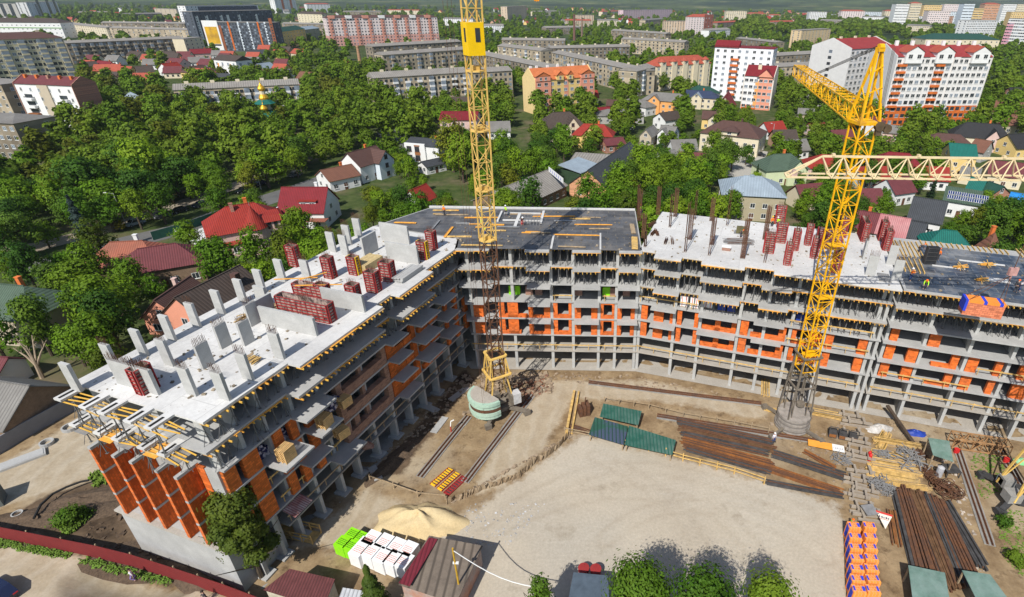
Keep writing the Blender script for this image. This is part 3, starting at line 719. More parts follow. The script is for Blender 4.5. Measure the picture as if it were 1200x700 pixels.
for i in (6, 7):                          # stubs of the roof slabs over the fins, boards between them
    for k, w_ in enumerate((2.4, 5.6, 7.9, 11.1, 13.5)):
        LFT.box('slab_stub', -.5, 1.5, w_ - .5, w_ + .45, Z[i] - T, Z[i] + (.0 if i == 7 else .02), M_conc_roof)
        LFT.box('stub_groove', -.35, .9, w_ - .12, w_ + .12, Z[i] + .022, Z[i] + .05, M_hole)
        b = MB()
        for q in range(4):
            u_ = -.35 + .42 * q + rnd.uniform(-.1, .1); b.bar((u_, -(w_ + .3), Z[i] - .32), (u_ + rnd.uniform(-.35, .35), -(w_ + rnd.uniform(1.9, 2.8)), Z[i] - .32 + .01 * q), .1, .08)
        b.build('formwork_beams', M_timber if k % 2 else M_beam_y, LFT.t, fix=False)
        if i == 6:
            LFT.box('plywood_platform', -.7, .9, w_ + .3, w_ + 1.8, Z[i] - .5, Z[i] - .45, M_ply if k % 2 else M_steel)
pp = []
for k in range(9):
    pp.append((rnd.uniform(-.2, .9), 1.8 + k * 1.5, Z[5] + .06, Z[6] - T - .3, rnd.uniform(-.05, .05)))
    pp.append((rnd.uniform(-.3, .9), 1.8 + k * 1.5, Z[6] + .06, Z[7] - T - .3, rnd.uniform(-.05, .05)))
for i in (5, 6):
    for k in range(34): pp.append((2 + k * 1.25, 16.3 + rnd.uniform(-.3, .3), Z[i] + .01, Z[i + 1] - T - .3, rnd.uniform(-.05, .05)))
LFT.prop_set(pp); LFT.props_done()
# brick infill on the inner facade
M_or_s = mat('orange facade brick', (.62, .15, .025), var=.14, scale=3, brick=(.5, .25, (.36, .1, .025), .016, (PI/2, 0, 0)))
def lb(u0, u1, fl, m=M_or_s, za=0, zb=None, w0=15.95, w1=16.5, name='brick_infill'):
    LFT.box(name, u0, u1, w0, w1, Z[fl] + za, (Z[fl] + zb) if zb else Z[fl + 1] - T, m)
for fl in (2, 3, 4):
    lb(1.76, 3.0, fl)
    lb(3.7, 5.4, fl); lb(7.3, 8.3, fl); lb(9.2, 10.1, fl)
    lb(11.2, 12.2, fl)
    lb(24.6, 26.3, fl); lb(28.0, 29.7, fl, zb=1.0); lb(26.3, 27.9, fl, zb=.9); lb(29.8, 30.6, fl)
    lb(33.8, 34.5, fl); lb(34.5, 36, fl, zb=.8); lb(37.8, 38.5, fl); lb(40.4, 41.1, fl); lb(31.4, 33.4, fl, zb=.8)
    lb(15.6, 16.4, fl, M_brown_brick, w1=16.75); lb(23.4, 24.2, fl, M_brown_brick, w1=16.75)
    lb(16.4, 23.4, fl, M_brown_brick, zb=1.15, w1=16.75); lb(19.6, 20.1, fl, M_brown_brick, w1=16.4); lb(13.8, 15.6, fl, M_brown_brick, zb=.9) if fl == 4 else None
lb(17.4, 18.2, 2, M_brown_brick, w0=14); lb(43.1, 43.9, 3); lb(43.1, 43.9, 2)
rail(LFT, 6, 43, 16.3, Z[1], m=M_timber_w); rail(LFT, 6, 15, 16.4, Z[2], m=M_timber); rail(LFT, 5.5, 9, 16.3, Z[3], m=M_timber)
for q_ in (2, 3, 4): rail(LFT, 24.6, 43.5, 16.25, Z[q_], m=M_timber_w); rail(LFT, 13, 16, 16.25, Z[q_], m=M_timber)
# ---- walls and columns standing on the roof -------------------------------------
def rebar_mesh(n1, n2, lx, ly, h, r=.012):
    b = MB()
    for i in range(n1):
        for j in (0, 1):
            x = -lx / 2 + lx * i / max(1, n1 - 1); y = -ly / 2 + ly * j
            b.bar((x, y, 0), (x + rnd.uniform(-.06, .06), y + rnd.uniform(-.06, .06), h * rnd.uniform(.8, 1)), r * 2)
    return b
COLM = {}
def roof_column(S, u, w_, su, sw, h=2.95, bars=True, name='roof_column'):
    k = (su, sw, h, bars)
    if k not in COLM:
        b = MB(); b.box(-su / 2, su / 2, -sw / 2, sw / 2, 0, h); rb = None
        if bars:
            lx, ly = (su - .1, sw - .1)
            q = MB(); n = int(max(lx, ly) / .16) + 2
            for i in range(n):
                for j in (-1, 1):
                    t = -.5 + i / (n - 1)
                    p = (lx * t, j * ly / 2) if lx > ly else (j * lx / 2, ly * t)
                    q.bar((p[0], p[1], h + .001), (p[0] + rnd.uniform(-.05, .05), p[1] + rnd.uniform(-.05, .05), h + rnd.uniform(.6, .9)), .022)
            rb = q.mesh('rebar', M_rust)
        COLM[k] = (b.mesh(name, M_conc_col), rb)
    me, rb = COLM[k]
    o = put(name, me, S.t, (u, -w_, Z[7] + .003)); 
    if rb: put('rebar', rb, o)
    return o
for u in (1.0, 4.3, 7.0, 9.9, 12.7, 15.7, 18.6, 21.3, 24.4): roof_column(LFT, u, 2.75, .3, 1.15, bars=u in (4.3, 12.7))
for u, w_ in ((33.9, 2.2), (39.5, 2.0), (25.4, 5.8), (33.6, 4.6), (6.6, 6.8), (4.0, 13.0), (4.5, 16.3), (7.4, 15.8), (11.1, 15.8), (36.8, 2.4)): roof_column(LFT, u, w_, .3, 1.2)
for u, w_ in ((7.7, 10.4), (10.9, 9.0), (12.1, 10.7), (15.2, 8.2)): roof_column(LFT, u, w_, 1.25, .3, h=2.6)
roof_column(LFT, 3.0, 7.7, .3, 5.2, h=2.7, name='roof_wall')
roof_column(LFT, 15.6, 12.6, .3, 7.4, h=2.2, bars=False, name='roof_wall')
roof_column(LFT, 21.4, 14.8, .3, 5.8, h=2.2, bars=False, name='roof_wall')
roof_column(LFT, 18.6, 5.9, .3, 1.6, h=2.6, bars=False, name='roof_wall'); roof_column(LFT, 17.3, 7.6, 2.2, .3, h=2.2, bars=False, name='roof_wall')
roof_column(LFT, 35.3, 7.5, 2.9, .3, h=2.8, bars=False, name='roof_wall')
roof_column(LFT, 34.5, 13.4, .3, 5.0, h=2.6, bars=False, name='roof_wall')
roof_column(LFT, 39.8, 8.3, .3, 4.8, h=2.8, bars=False, name='roof_wall')
for px, py, su, sw in ((1011, 303, .3, 1.5), (1019, 323, 1.3, .25), (1043, 310, 1.2, .25), (1049, 328, 1.2, .25)):
    u, w_ = RGT.inv(G(px, py, Z[7])); roof_column(RGT, u, w_, su * .9, sw * .75, h=2.8)
# ------------------------------------------------------------------ red column formwork on the roofs
def shutter_mesh(L, H, m1, bars=None):
    """one formwork panel in the x-z plane: face sheet with frame and ribs on its -y side"""
    b = MB(); b.box(-L / 2, L / 2, 0, .03, 0, H, 1)
    b.box(-L / 2, -L / 2 + .09, -.13, -.003, 0, H); b.box(L / 2 - .09, L / 2, -.13, -.003, 0, H)
    n = max(3, int(H / .33))
    for i in range(n + 1): b.box(-L / 2 + .092, L / 2 - .092, -.12, -.004, H * i / n - (.03 if i else 0), H * i / n + (.03 if i < n else 0))
    k = int(L / .65)
    for i in range(1, k): b.box(-L / 2 + L * i / k - .04, -L / 2 + L * i / k + .04, -.128, -.122, 0, H)
    return b.mesh('shutter_panel', [m1, M_redply])
SH = {}
def formwork(px, py, S, L, Wd, H, label, along='w', yel=False, z=None, cat='formwork'):
    z = Z[7] if z is None else z
    p = G(px, py, z); p.z = z + .01
    t = thing('column_formwork', label, cat, p, S.rz + (PI / 2 if along == 'w' else 0) + rnd.uniform(-.05, .05), 'steel column formwork on the roofs')
    for (l, dx, dy, rz, mm) in ((L, 0, -Wd / 2, 0, M_red), (L, 0, Wd / 2, PI, M_red), (Wd - .16, L / 2 - .04, 0, PI / 2, M_yellow_fw if yel else M_red), (Wd - .16, -L / 2 + .04, 0, -PI / 2, M_yellow_fw if yel else M_red)):
        k = (round(l, 2), H, mm.name)
        if k not in SH: SH[k] = shutter_mesh(l, H, mm)
        put('shutter_panel', SH[k], t, (dx, dy, 0), rz)
    if not hasattr(formwork, 'rb'):
        q = MB()
        for i in range(7):
            for j in (-1, 1): q.bar((-.5 + i / 6, j * .16, .5), (-.5 + i / 6 + rnd.uniform(-.05, .05), j * .16, 3.5), .022)
        formwork.rb = q.mesh('rebar', M_rust)
    put('rebar', formwork.rb, t, (0, 0, H - 2.85))
    return t
left_fw = [(174, 457, 1.5, .9, 2.6, 'red formwork box behind the rebar topped wall at the left roof near end', 'u', 0),
 (347, 311, 1.4, .8, 2.9, 'pale red formwork box at the outer edge of the left roof', 'w', 0),
 (388, 325, 1.3, .8, 2.9, 'dark red formwork box between two white columns on the left roof', 'w', 0),
 (381, 352, 1.5, .8, 2.2, 'red formwork box behind the long red wall formwork', 'w', 0),
 (417, 321, 1.3, .8, 2.5, 'red formwork box with a yellow side beside the tan timber stack', 'w', 1),
 (417, 356, 1.3, .9, 2.6, 'red formwork box nearest the inner edge beside a pale wall on the left roof', 'w', 0),
 (439, 341, 1.4, 1.0, 2.7, 'broad red formwork box at the inner roof edge in front of the plank stack', 'w', 0),
 (456, 328, 1.5, 1.1, 2.6, 'red formwork box behind the grey plank stack on the left roof', 'w', 0),
 (497, 303, 1.3, .8, 2.6, 'yellow and red formwork box beside the white wall near the roof corner', 'w', 1),
 (507, 292, 1.2, .8, 2.8, 'bright red formwork box standing at the dark deck by the roof corner', 'w', 0)]
for px, py, L, Wd, H, lab, al, ye in left_fw: formwork(px, py, LFT, L, Wd, H, lab, al, ye)
formwork(361, 371, LFT, 7.0, 1.0, 2.3, 'long red wall formwork behind the low pale wall on the left roof', 'w')
formwork(366, 350, LFT, 4.2, .9, 1.9, 'shorter red wall formwork under orange boards on the left roof', 'w')
rf = [(900, 296, 'u'), (914, 284, 'u'), (913, 262, 'u'), (922, 309, 'w'), (931, 292, 'w'), (946, 286, 'w'), (953, 301, 'w'), (969, 291, 'u'), (978, 318, 'w'), (987, 277, 'w'), (1010, 279, 'w'), (1032, 281, 'w'), (1037, 292, 'w')]
rl_ = ['red formwork box beside a rebar cage, leftmost on the white right roof', 'bright red formwork box second from the left on the white right roof', 'red formwork box at the back edge of the white right roof beside the workers', 'red formwork box nearest the front edge left of the yellow mast', 'pale red formwork box just behind another one left of the yellow mast', 'dark red formwork box left of the yellow mast at the back of the group', 'deep red formwork box with a dark open side left of the yellow mast', 'broad dark red formwork directly behind the yellow crane mast', 'red formwork box just right of the yellow mast near the roof edge', 'red formwork box at the back edge right of the yellow mast', 'red formwork box at the back edge above the broad grey column', 'darker red formwork box of the pair near the unfinished deck', 'red formwork box in front of its pair near the unfinished deck']
for (px, py, al), lab in zip(rf, rl_): formwork(px, py, RGT, 1.4 if 'broad' not in lab else 3.4, .75, 3.0, lab, al)
# rusty rebar cages
b = MB()
for i in range(6):
    for j in (-1, 1): b.bar((-.3 + .12 * i, j * .12, 0), (-.3 + .12 * i + rnd.uniform(-.04, .04), j * .12, 4.6 + rnd.uniform(-.4, .4)), .06)
for k in range(18): b.box(-.32, .32, -.14, -.11, .2 + k * .22, .23 + k * .22); b.box(-.32, .32, .11, .14, .2 + k * .22, .23 + k * .22)
cage = b.mesh('rebar_cage', M_rust)
for k, (px, py, s) in enumerate([(749, 259, 1.1), (747.5, 250, 1), (754, 279, .8), (756, 289, .5), (771, 252, 1), (785, 266, 1.1), (791, 254, 1.0), (803, 295, 1.5), (808, 281, 1.0), (814, 257, 1), (833.6, 259, .8), (831, 299, 1.1), (834, 287, .9), (852, 264, 1.3), (870, 303, 1.2), (873, 285, .9), (896, 281, 1.1), (896, 307, .9), (979, 286, 1)]):
    p = G(px, py, Z[7]); o = put('rebar_cage', cage, None, (p.x, p.y, Z[7] + .01), RGT.rz + (PI / 2 if k % 2 else .1)); o.scale = (1, 1, s)
    tag(o, 'tall rusty rebar cage standing up from the white right roof', 'rebar cage', 'rusty rebar cages on the white right roof')
for k, (px, py) in enumerate([(760, 266), (763, 277), (779, 287), (788, 287), (771, 277)]):
    p = G(px, py, Z[7]); o = put('rebar_bundle', cage, None, (p.x, p.y, Z[7] + .16), RGT.rz + .8 + k * .5); o.rotation_euler = (0, 1.57, RGT.rz + 1.2 + .2 * k); o.scale = (1, 1, .42)
    tag(o, 'short rusty rebar bundle lying flat on the white right roof', 'rebar bundle', 'rebar bundles lying on the white roof')
# ---- stacks and loose material
def stack(name, label, cat, p, rz, L, W_, n, t, m, gap=.0, jit=.05, per=1, group=None, cross=False):
    b = MB()
    for k in range(n):
        w_ = W_ / per
        for q in range(per):
            dx, dy = rnd.uniform(-jit, jit), rnd.uniform(-jit, jit) * .3
            b.box(-L / 2 + dx, L / 2 + dx - rnd.uniform(0, jit), -W_ / 2 + q * w_ + gap / 2 + dy, -W_ / 2 + (q + 1) * w_ - gap / 2 + dy, k * (t + .006), k * (t + .006) + t, 1 if rnd.random() < .22 else 0)
    o = b.build(name, [m, M_timber_w if m is M_timber else m], fix=False); o.location = p; o.rotation_euler = (0, 0, rz)
    return tag(o, label, cat, group)
def at(px, py, z=0, dz=.012): p = G(px, py, z); p.z = z + dz; return p
stack('timber_stack', 'tan timber stack lying between formwork boxes on the left roof', 'timber stack', at(432, 313, Z[7]), LFT.rz, 3.6, 2.2, 8, .13, mat('tan timber', (.52, .40, .2), var=.2, scale=3), per=8, gap=.02)
stack('plank_stack', 'grey plank stack at the inner edge of the left roof', 'plank stack', at(478, 323, Z[7]), LFT.rz, 4.4, 1.7, 6, .1, M_conc, per=4, gap=.03, jit=.12)
b_ = [(303, 370, 'weathered planks in a loose heap between the columns of the left roof', 5.5, 1.8, .3), (296, 424, 'small heap of planks and wedges by a column on the left roof', 1.6, 1.3, .5), (438, 334, 'tangle of boards and clamps beside the formwork boxes', 1.8, 1.2, .4)]
for px, py, lab, L, W_, h in b_:
    m = MB()
    for k in range(26):
        a = rnd.gauss(0, .22); x, y = rnd.uniform(-.3, .3) * L * .4, rnd.uniform(-.5, .5) * W_; l = L * rnd.uniform(.4, .8) / 2
        m.bar((x - l * math.cos(a), y - l * math.sin(a), .06 + k * h / 26), (x + l * math.cos(a), y + l * math.sin(a), .06 + k * h / 26 + .02), .13, .05, k % 2)
    o = m.build('plank_heap', [M_timber_w, M_timber], fix=False); o.location = at(px, py, Z[7]); o.rotation_euler = (0, 0, LFT.rz - .15); tag(o, lab, 'plank heap')
for k, (px, py, L, a) in enumerate([(378, 352, 5.2, .25), (352, 345, 4.8, .3), (372, 343, 3.2, .9)]):
    o = MB(); o.box(-L / 2, L / 2, -.1, .1, 0, .06); o = o.build('board', M_ply, fix=False); o.location = at(px, py, Z[7], 2.0 + .1 * k); o.rotation_euler = (0, .03, LFT.rz - 1.35 + a)
    tag(o, 'orange board laid across the red wall formwork on the left roof', 'board', 'orange boards over the red wall formwork')
for px, py, lab in ((456, 263, 'pale'), (448, 316, 'orange'), (470, 300, 'orange')):
    pass
def pallet(name, label, cat, p, rz, L, W_, H, m, pal=True, group=None, band=None):
    t = thing(name, label, cat, p, rz, group)
    z0 = .0
    if pal:
        b = MB()
        for k in range(5): b.box(-L / 2, L / 2, -W_ / 2 + k * W_ / 5 + .02, -W_ / 2 + (k + 1) * W_ / 5 - .06, .10, .125)
        for k in (-1, 0, 1): b.box(-L / 2 + .02, L / 2 - .02, k * (W_ / 2 - .08) - .06, k * (W_ / 2 - .08) + .06, 0, .098)
        b.build('pallet', M_timber_w, t, fix=False); z0 = .13
    b = MB(); b.box(-L / 2, L / 2, -W_ / 2, W_ / 2, z0, z0 + H); b.build('load', m, t, fix=False)
    if band:
        b = MB()
        for k in (-.25, .25): b.box(L * k - .05, L * k + .05, -W_ / 2 - .006, W_ / 2 + .006, z0 + .02, z0 + H + .006)
        b.build('strap', band, t, fix=False)
    return t
# material standing on the floors
M_lime = mat('lime green wrap', (.26, .72, .012), var=.08, rough=.45)
M_wrap = mat('white wrap', (.82, .82, .82), var=.04, scale=2, rough=.5)
M_blue = mat('royal blue wrap', (.02, .05, .30), var=.15, rough=.4)
M_pat = mat('navy and white wrap', (.03, .03, .10), var=.3, scale=6, col2=(.6, .55, .6), thresh=(.5, .56))
M_bbr = mat('pink brown bricks', (.36, .20, .15), var=.15, brick=(.3, .1, (.22, .13, .1), .02, (PI/2, 0, 0)))
def on(S, u, w_, fl): return S.W(u, w_, Z[fl] + .006)
for u, lab in ((6.9, 'lime green block stack behind the second bay of the middle wing'), (21.2, 'lime green block stack in the narrow bay right of the middle wing')):
    pallet('block_stack', lab, 'block stack', on(MID, u, -2.2, 4), MID.rz, 1.7 if u < 10 else 1.2, 1.0, 1.5, M_lime, False)
for u, lab in ((9.2, 'brown brick stack at the left of the third bay on the middle wing'), (10.7, 'brown brick stack beside another one in the third bay of the middle wing'), (16.9, 'brown brick stack in the fourth projecting bay of the middle wing'), (22.3, 'brown brick stack next to the narrow green stack'), (24.3, 'brown brick stack in the last bay of the middle wing')):
    pallet('brick_stack', lab, 'brick stack', on(MID, u, -2.1, 4), MID.rz, 1.1, 1.0, 1.25, M_bbr, True)
for u, lab in ((6.9, 'white wrapped block stack left in the niche of the right wing'), (8.4, 'white wrapped block stack right in the niche of the right wing'), (10.4, 'white wrapped stack beside the blue ones on the right wing')):
    pallet('block_stack', lab, 'block stack', on(RGT, u, -1.6 if u > 9 else -.9, 4), RGT.rz, 1.25, 1.0, 1.7 if u < 9 else 1.2, M_wrap, True, band=mat('red print', (.6, .12, .08)))
for u, lab in ((12.4, 'blue wrapped stack, left of the two on the right wing'), (13.8, 'blue wrapped stack, right of the two on the right wing'), (23.5, 'blue wrapped stack behind the yellow crane mast')):
    pallet('block_stack', lab, 'block stack', on(RGT, u, -1.4, 4), RGT.rz, 1.15, 1.0, 1.25, M_blue, True)
pallet('block_stack', 'dark blue wrapped stack deep on the far right wing', 'block stack', on(FAR, 20.6, -2, 4), RGT.rz, 1.6, 1.0, 1.5, M_blue, True)
M_pal = mat('pallet wood', (.62, .40, .17), var=.2, scale=3)
for u, w_, fl, n, lab in ((7.0, 17.9, 4, 7, 'tall stack of wooden pallets on the near balcony of the left wing'), (12.2, 17.9, 4, 6, 'stack of wooden pallets on the second balcony of the left wing'), (13.9, 17.9, 3, 5, 'stack of wooden pallets beside the brown brick on the left wing'), (15.6, 17.5, 4, 5, 'darker stack of wooden pallets against the brown brick pier')):
    b = MB()
    for k in range(n):
        z0 = k * .21; a = rnd.uniform(-.06, .06)
        for q in range(6): b.box(-.6, .6, -.5 + q * .17, -.5 + q * .17 + .11, z0 + .13, z0 + .17)
        for q in (-.5, -.06, .4): b.box(-.6, .6, q, q + .1, z0, z0 + .128)
    o = b.build('pallet_stack', M_pal, fix=False); o.location = LFT.W(u, w_, Z[fl] + .006); o.rotation_euler = (0, 0, LFT.rz + rnd.uniform(-.3, .3)); o.scale = (1.15, 1.15, 1.1); tag(o, lab, 'pallet stack')
for u, fl, lab in ((6.2, 4, 'patterned insulation rolls between the orange piers high on the left wing'), (8.8, 4, 'patterned insulation rolls behind the near balcony piers'), (14.6, 5, 'pile of patterned insulation rolls on the upper balcony of the left wing')):
    b = MB()
    for r in range(3):
        for q in range(3 - (r == 2)):
            b.tube((q * .62 - .6 + .3 * (r % 2), -.5, .3 + r * .54), (q * .62 - .6 + .3 * (r % 2), .5, .3 + r * .54), .3, 10)
    o = b.build('insulation_rolls', M_pat, fix=False); o.location = LFT.W(u, 16.6 if fl == 5 else 15.2, Z[fl] + .006 if fl != 5 else Z[4] + .006); o.rotation_euler = (0, 0, LFT.rz); tag(o, lab, 'insulation rolls')
o = lump('rubble_heap', M_bbr, LFT.W(18.3, 16.3, Z[1] + .02), .9, .7, .8, seed=4); tag(o, 'heap of brown rubble at the edge of the lower left wing floor', 'rubble heap', kind='thing')
# corrugated sheet lying on the left wing edge, brick crate hanging from a crane
o = MB(); o.box(-1.3, 1.3, -.8, .8, 0, .06); o = o.build('canopy_sheet', mat('faded red corrugated sheet', (.34, .10, .09), var=.3, stripe=.25, col2=(.5, .45, .43)), fix=False)
o.location = LFT.W(6.9, 17.1, Z[2] - .9); o.rotation_euler = (.35, .1, LFT.rz + .1); tag(o, 'faded red corrugated canopy sheet leaning out over the entrance ramp', 'canopy')
def brick_load(p, rz, label, L=4.0, W_=1.5, H=1.9, hang=0):
    t = thing('brick_load', label, 'brick load', p, rz)
    b = MB(); b.box(-L / 2, L / 2, -W_ / 2, W_ / 2, 0, H); b.build('bricks', mat('salmon brick load', (.62, .20, .10), var=.12, brick=(.5, .25, (.4, .12, .07), .02, (PI/2, 0, 0))), t, fix=False)
    b = MB(); b.box(-L / 2 - .02, L / 2 + .02, -W_ / 2 - .02, W_ / 2 + .02, H - .28, H + .02); b.build('wrap', mat('orange wrap', (.85, .26, .04), var=.08), t, fix=False)
    b = MB(); b.box(-L / 2 - .03, -L / 2 + .25, -W_ / 2 - .03, W_ / 2 + .03, .5, H + .03)
    for x in (-.2, L / 2 - .6): b.box(x, x + .35, -W_ / 2 - .03, W_ / 2 + .03, H - .3, H + .035)
    b.build('label_band', M_blue_l, t, fix=False)
    return t
M_blue_l = mat('bright blue print', (.03, .06, .55), var=.1)
bl = brick_load(G(1147, 368, 21.6), RGT.rz, 'salmon brick load with orange and blue wrap hanging before the far right deck')
b = MB(); hk = Vector((1.9, 0, 6.2))
for sx in (-1.7, 1.7):
    for sy in (-.6, .6): b.bar((sx, sy, 1.9), (1.6, 0, 5.2), .05)
b.bar((1.6, 0, 5.2), (1.6, 0, 15.8), .06); b.build('sling', M_rust, bl, fix=False)
b = MB(); b.box(-.45, .45, -.18, .18, 0, .9); b.tube((0, -.2, .45), (0, .2, .45), .38, 12); b.bar((0, 0, 0), (0, 0, -.5), .12)
o = b.build('hook_block', mat('pink weathered pulley', (.5, .28, .26), var=.3), fix=False); q = bl.location; o.location = Vector((q.x, q.y, 0)) + RGT.W(1.6, 0) - RGT.W(0, 0) + Vector((0, 0, q.z + 5.25)); tag(o, 'faded pink hook block above the hanging brick load', 'hook block')
# ------------------------------------------------------------------ lattice helpers
def lattice(b, a, d, wd0, wd1, n, r, rb, side=None, m=0, rot=0.0, diag=True):
    """square lattice from a to d (Vectors)"""
    a, d = Vector(a), Vector(d); ax = (d - a).normalized()
    up = Vector((0, 0, 1)) if abs(ax.z) < .9 else Vector((math.cos(rot), math.sin(rot), 0))
    x = ax.cross(up).normalized(); y = x.cross(ax).normalized()
    cs = [(-1, -1), (1, -1), (1, 1), (-1, 1)]
    def P(k, c):
        t = k / n; w_ = (wd0 + (wd1 - wd0) * t) / 2
        return a.lerp(d, t) + x * c[0] * w_ + y * c[1] * w_
    for c in cs: b.bar(P(0, c), P(n, c), r, m=m)
    for k in range(n + 1):
        for q in range(4): b.bar(P(k, cs[q]), P(k, cs[(q + 1) % 4]), rb, m=m)
        if k < n and diag:
            for q in range(4):
                c0, c1 = (cs[q], cs[(q + 1) % 4]) if (k + q) % 2 else (cs[(q + 1) % 4], cs[q])
                b.bar(P(k, c0), P(k + 1, c1), rb, m=m)
                if diag == 2: b.bar(P(k, c1), P(k + 1, c0), rb, m=m)
# ---- left crane
p1 = G(586, 481, 0)
cr = thing('tower_crane', 'pale yellow tower crane on rails with a mint green counterweight base and a yellow cab', 'tower crane', p1, .55)
b = MB()
for a in range(4):
    t = PI / 4 + a * PI / 2; e = Vector((math.cos(t) * 4.2, math.sin(t) * 4.2, .75)); b.bar((0, 0, 1.0), e, .5, .45)
    b.box(e.x - .45, e.x + .45, e.y - .3, e.y + .3, .15, .9)
b.tube((0, 0, .9), (0, 0, 1.5), 1.6, 16); b.build('undercarriage', M_crane_g, cr)
b = MB(); r = 2.7
for k in range(5):
    pts = [(r * math.cos(PI * (.62 + .98 * i / 14)) - 1.7, r * math.sin(PI * (.62 + .98 * i / 14)) - .2) for i in range(15)]
    j = 1 + rnd.uniform(-.035, .03); b.prism([(x * j, y * j) for x, y in pts], 1.3 + k * .56, 1.3 + k * .56 + .52, 1 if k == 2 else 0)
b.prism([(x * .9 - .1, y * .9) for x, y in pts], 4.06, 4.16, 2)
b.build('counterweight', [mat('mint green paint', (.34, .52, .42), var=.25, col2=(.46, .56, .46), scale=1.4, fine=.3), M_rust, M_conc_floor], cr)
b = MB(); b.box(-3.2, 1.9, -1.5, 1.5, 1.3, 1.49); b.box(1.2, 2.2, -1.9, -.7, 1.72, 3.4); b.box(-.6, .5, .6, 1.5, 1.72, 2.5); b.tube((-.2, -.6, 2.1), (.7, -.6, 2.1), .45, 10); b.build('turntable', M_crane_g, cr)
b = MB(); b.box(1.5, 2.6, -2.1, -.9, 1.9, 3.6); b.build('winch_cabinet', mat('white cabinet', (.5, .5, .5), var=.2), cr)
b = MB()
for sx in (-1, 1):
    for sy in (-1, 1):
        b.bar((sx * 1.75, sy * 1.45, 1.7), (sx * .95, sy * .95, 7.0), .17); b.bar((sx * 1.45, sy * 1.2, 7.0), (sx * 1.0, sy * 1.0, 10.0), .16)
        b.bar((sx * 1.0, sy * 1.0, 7), (sx * 1.0, sy * 1.0, 10), .12); b.bar((sx * .9, sy * -.9, 7), (sx * 1.0, sy * 1.0, 10), .1)
for z, s in ((7.0, 1.5), (10.0, 1.15)):
    for k in (-1, 1): b.bar((-s, k * s, z), (s, k * s, z), .3, .22); b.bar((k * s, -s, z + .002), (k * s, s, z + .002), .3, .22)
b.build('portal', M_crane_b, cr)
LN = .016                                # the mast leans a little
def ln(z): return Vector((LN * (z - 4) * .85, -LN * (z - 4) * .52, z))
b = MB(); lattice(b, ln(6.0), ln(27.0), 1.6, 1.6, 11, .13, .07); b.build('lower_mast', M_rust, cr, fix=False)
b = MB(); lattice(b, ln(27.0), ln(62.0), 1.6, 1.6, 18, .14, .07); b.build('mast', M_crane_b, cr, fix=False)
b = MB()
for z in (27.1, 33.4, 40.2, 46.4): c = ln(z); b = MB(); b.prism([(c.x + 1.1 * math.cos(PI / 4 * k), c.y + 1.1 * math.sin(PI / 4 * k)) for k in range(8)], z - .1, z + .05); b.box(c.x - .5, c.x + .3, c.y - .4, c.y + .4, z + .051, z + .5); b.build('platform', M_crane_b, cr)
c = ln(49.6); b = MB(); b.box(c.x - 1.0, c.x + .8, c.y - 1.0, c.y + .8, 47.9, 51.0); q = b.build('operator_cab', M_cab, cr)
for (x, y, sx, sy) in ((-1.02, -.3, .012, .22), (.1, -1.02, .26, .012), (.83, .2, .012, .2)):
    b = MB(); b.box(c.x + x - sx, c.x + x + sx, c.y + y - sy, c.y + y + sy, 49.2, 50.5); b.build('cab_window', M_glass, q, fix=False)
b = MB(); lattice(b, Vector((1.2, -1.2, 60)), Vector((-22, 30, 60.5)), 1.6, 1.2, 18, .14, .07); b.build('jib', M_crane_b, cr, fix=False)
b = MB()
for k in (-.5, .4, 1.3): b.tube((-2.9 + k * .7, -1.8 + k * 1.3, 2.5), (-2.2 + k * .9, -1.2 + k * 1.2, 60), .016, 4)
b.build('hoist_rope', M_rust, cr, fix=False)
# hook of the left crane high at the picture top
hp = G(629, 2, 52); b = MB(); b.box(-.8, .8, -.16, .16, .3, .75); b.box(-.16, .16, -.16, .16, .0, .3); b.tube((-.6, -.2, .5), (-.6, .2, .5), .4, 10); b.tube((.6, -.2, .5), (.6, .2, .5), .4, 10)
for k in (-.7, .7): b.tube((k, 0, .7), (k, 0, 8), .03, 4)
o = b.build('crane_hook', mat('orange hook paint', (.75, .25, .01))); o.location = hp; tag(o, 'orange crane hook hanging high above the middle wing', 'crane hook')
# ---- right crane with drum base
p2 = Vector((28.5, 60.6, 0))
cr = thing('tower_crane', 'bright yellow tower crane with a grey round counterweight base and a jib pointing away', 'tower crane', p2, .18)
b = MB(); b.tube((0, 0, .3), (0, 0, .8), 2.45, 20); b.tube((0, 0, .8), (0, 0, 2.5), 2.3, 20, 2.25)
for k in (.0, .12): b.tube((0, 0, 1.2 + k * 7), (0, 0, 1.3 + k * 7), 2.34, 20)
b.build('counterweight', mat('dusty grey concrete ring', (.30, .27, .24), var=.25, stripe=.7, axis='Z'), cr)
b = MB()
for a in range(4):
    t = .5 + a * PI / 2; b.bar((1.2 * math.cos(t), 1.2 * math.sin(t), .7), (4.6 * math.cos(t), 4.6 * math.sin(t), .6), .4, .35); b.box(4.6 * math.cos(t) - .4, 4.6 * math.cos(t) + .4, 4.6 * math.sin(t) - .4, 4.6 * math.sin(t) + .4, .1, .7)
b.build('undercarriage', M_crane_g, cr); b = MB(); b.tube((1.2, .8, 2.9), (1.2, .8, 3.4), .6, 10); b.build('winch', M_crane_g, cr)
b = MB()
for sx in (-1, 1):
    for sy in (-1, 1):
        b.bar((sx * 1.7, sy * 1.4, 2.5), (sx * 1.05, sy * 1.05, 12.5), .16); b.bar((sx * 1.05, sy * 1.05, 2.5), (sx * 1.05, sy * 1.05, 12.5), .12)
        for k in range(4): b.bar((sx * (1.65 - .12 * k), sy * (1.36 - .06 * k), 3.4 + k * 2.2), (sx * 1.05, sy * 1.05, 5 + k * 2.2), .07)
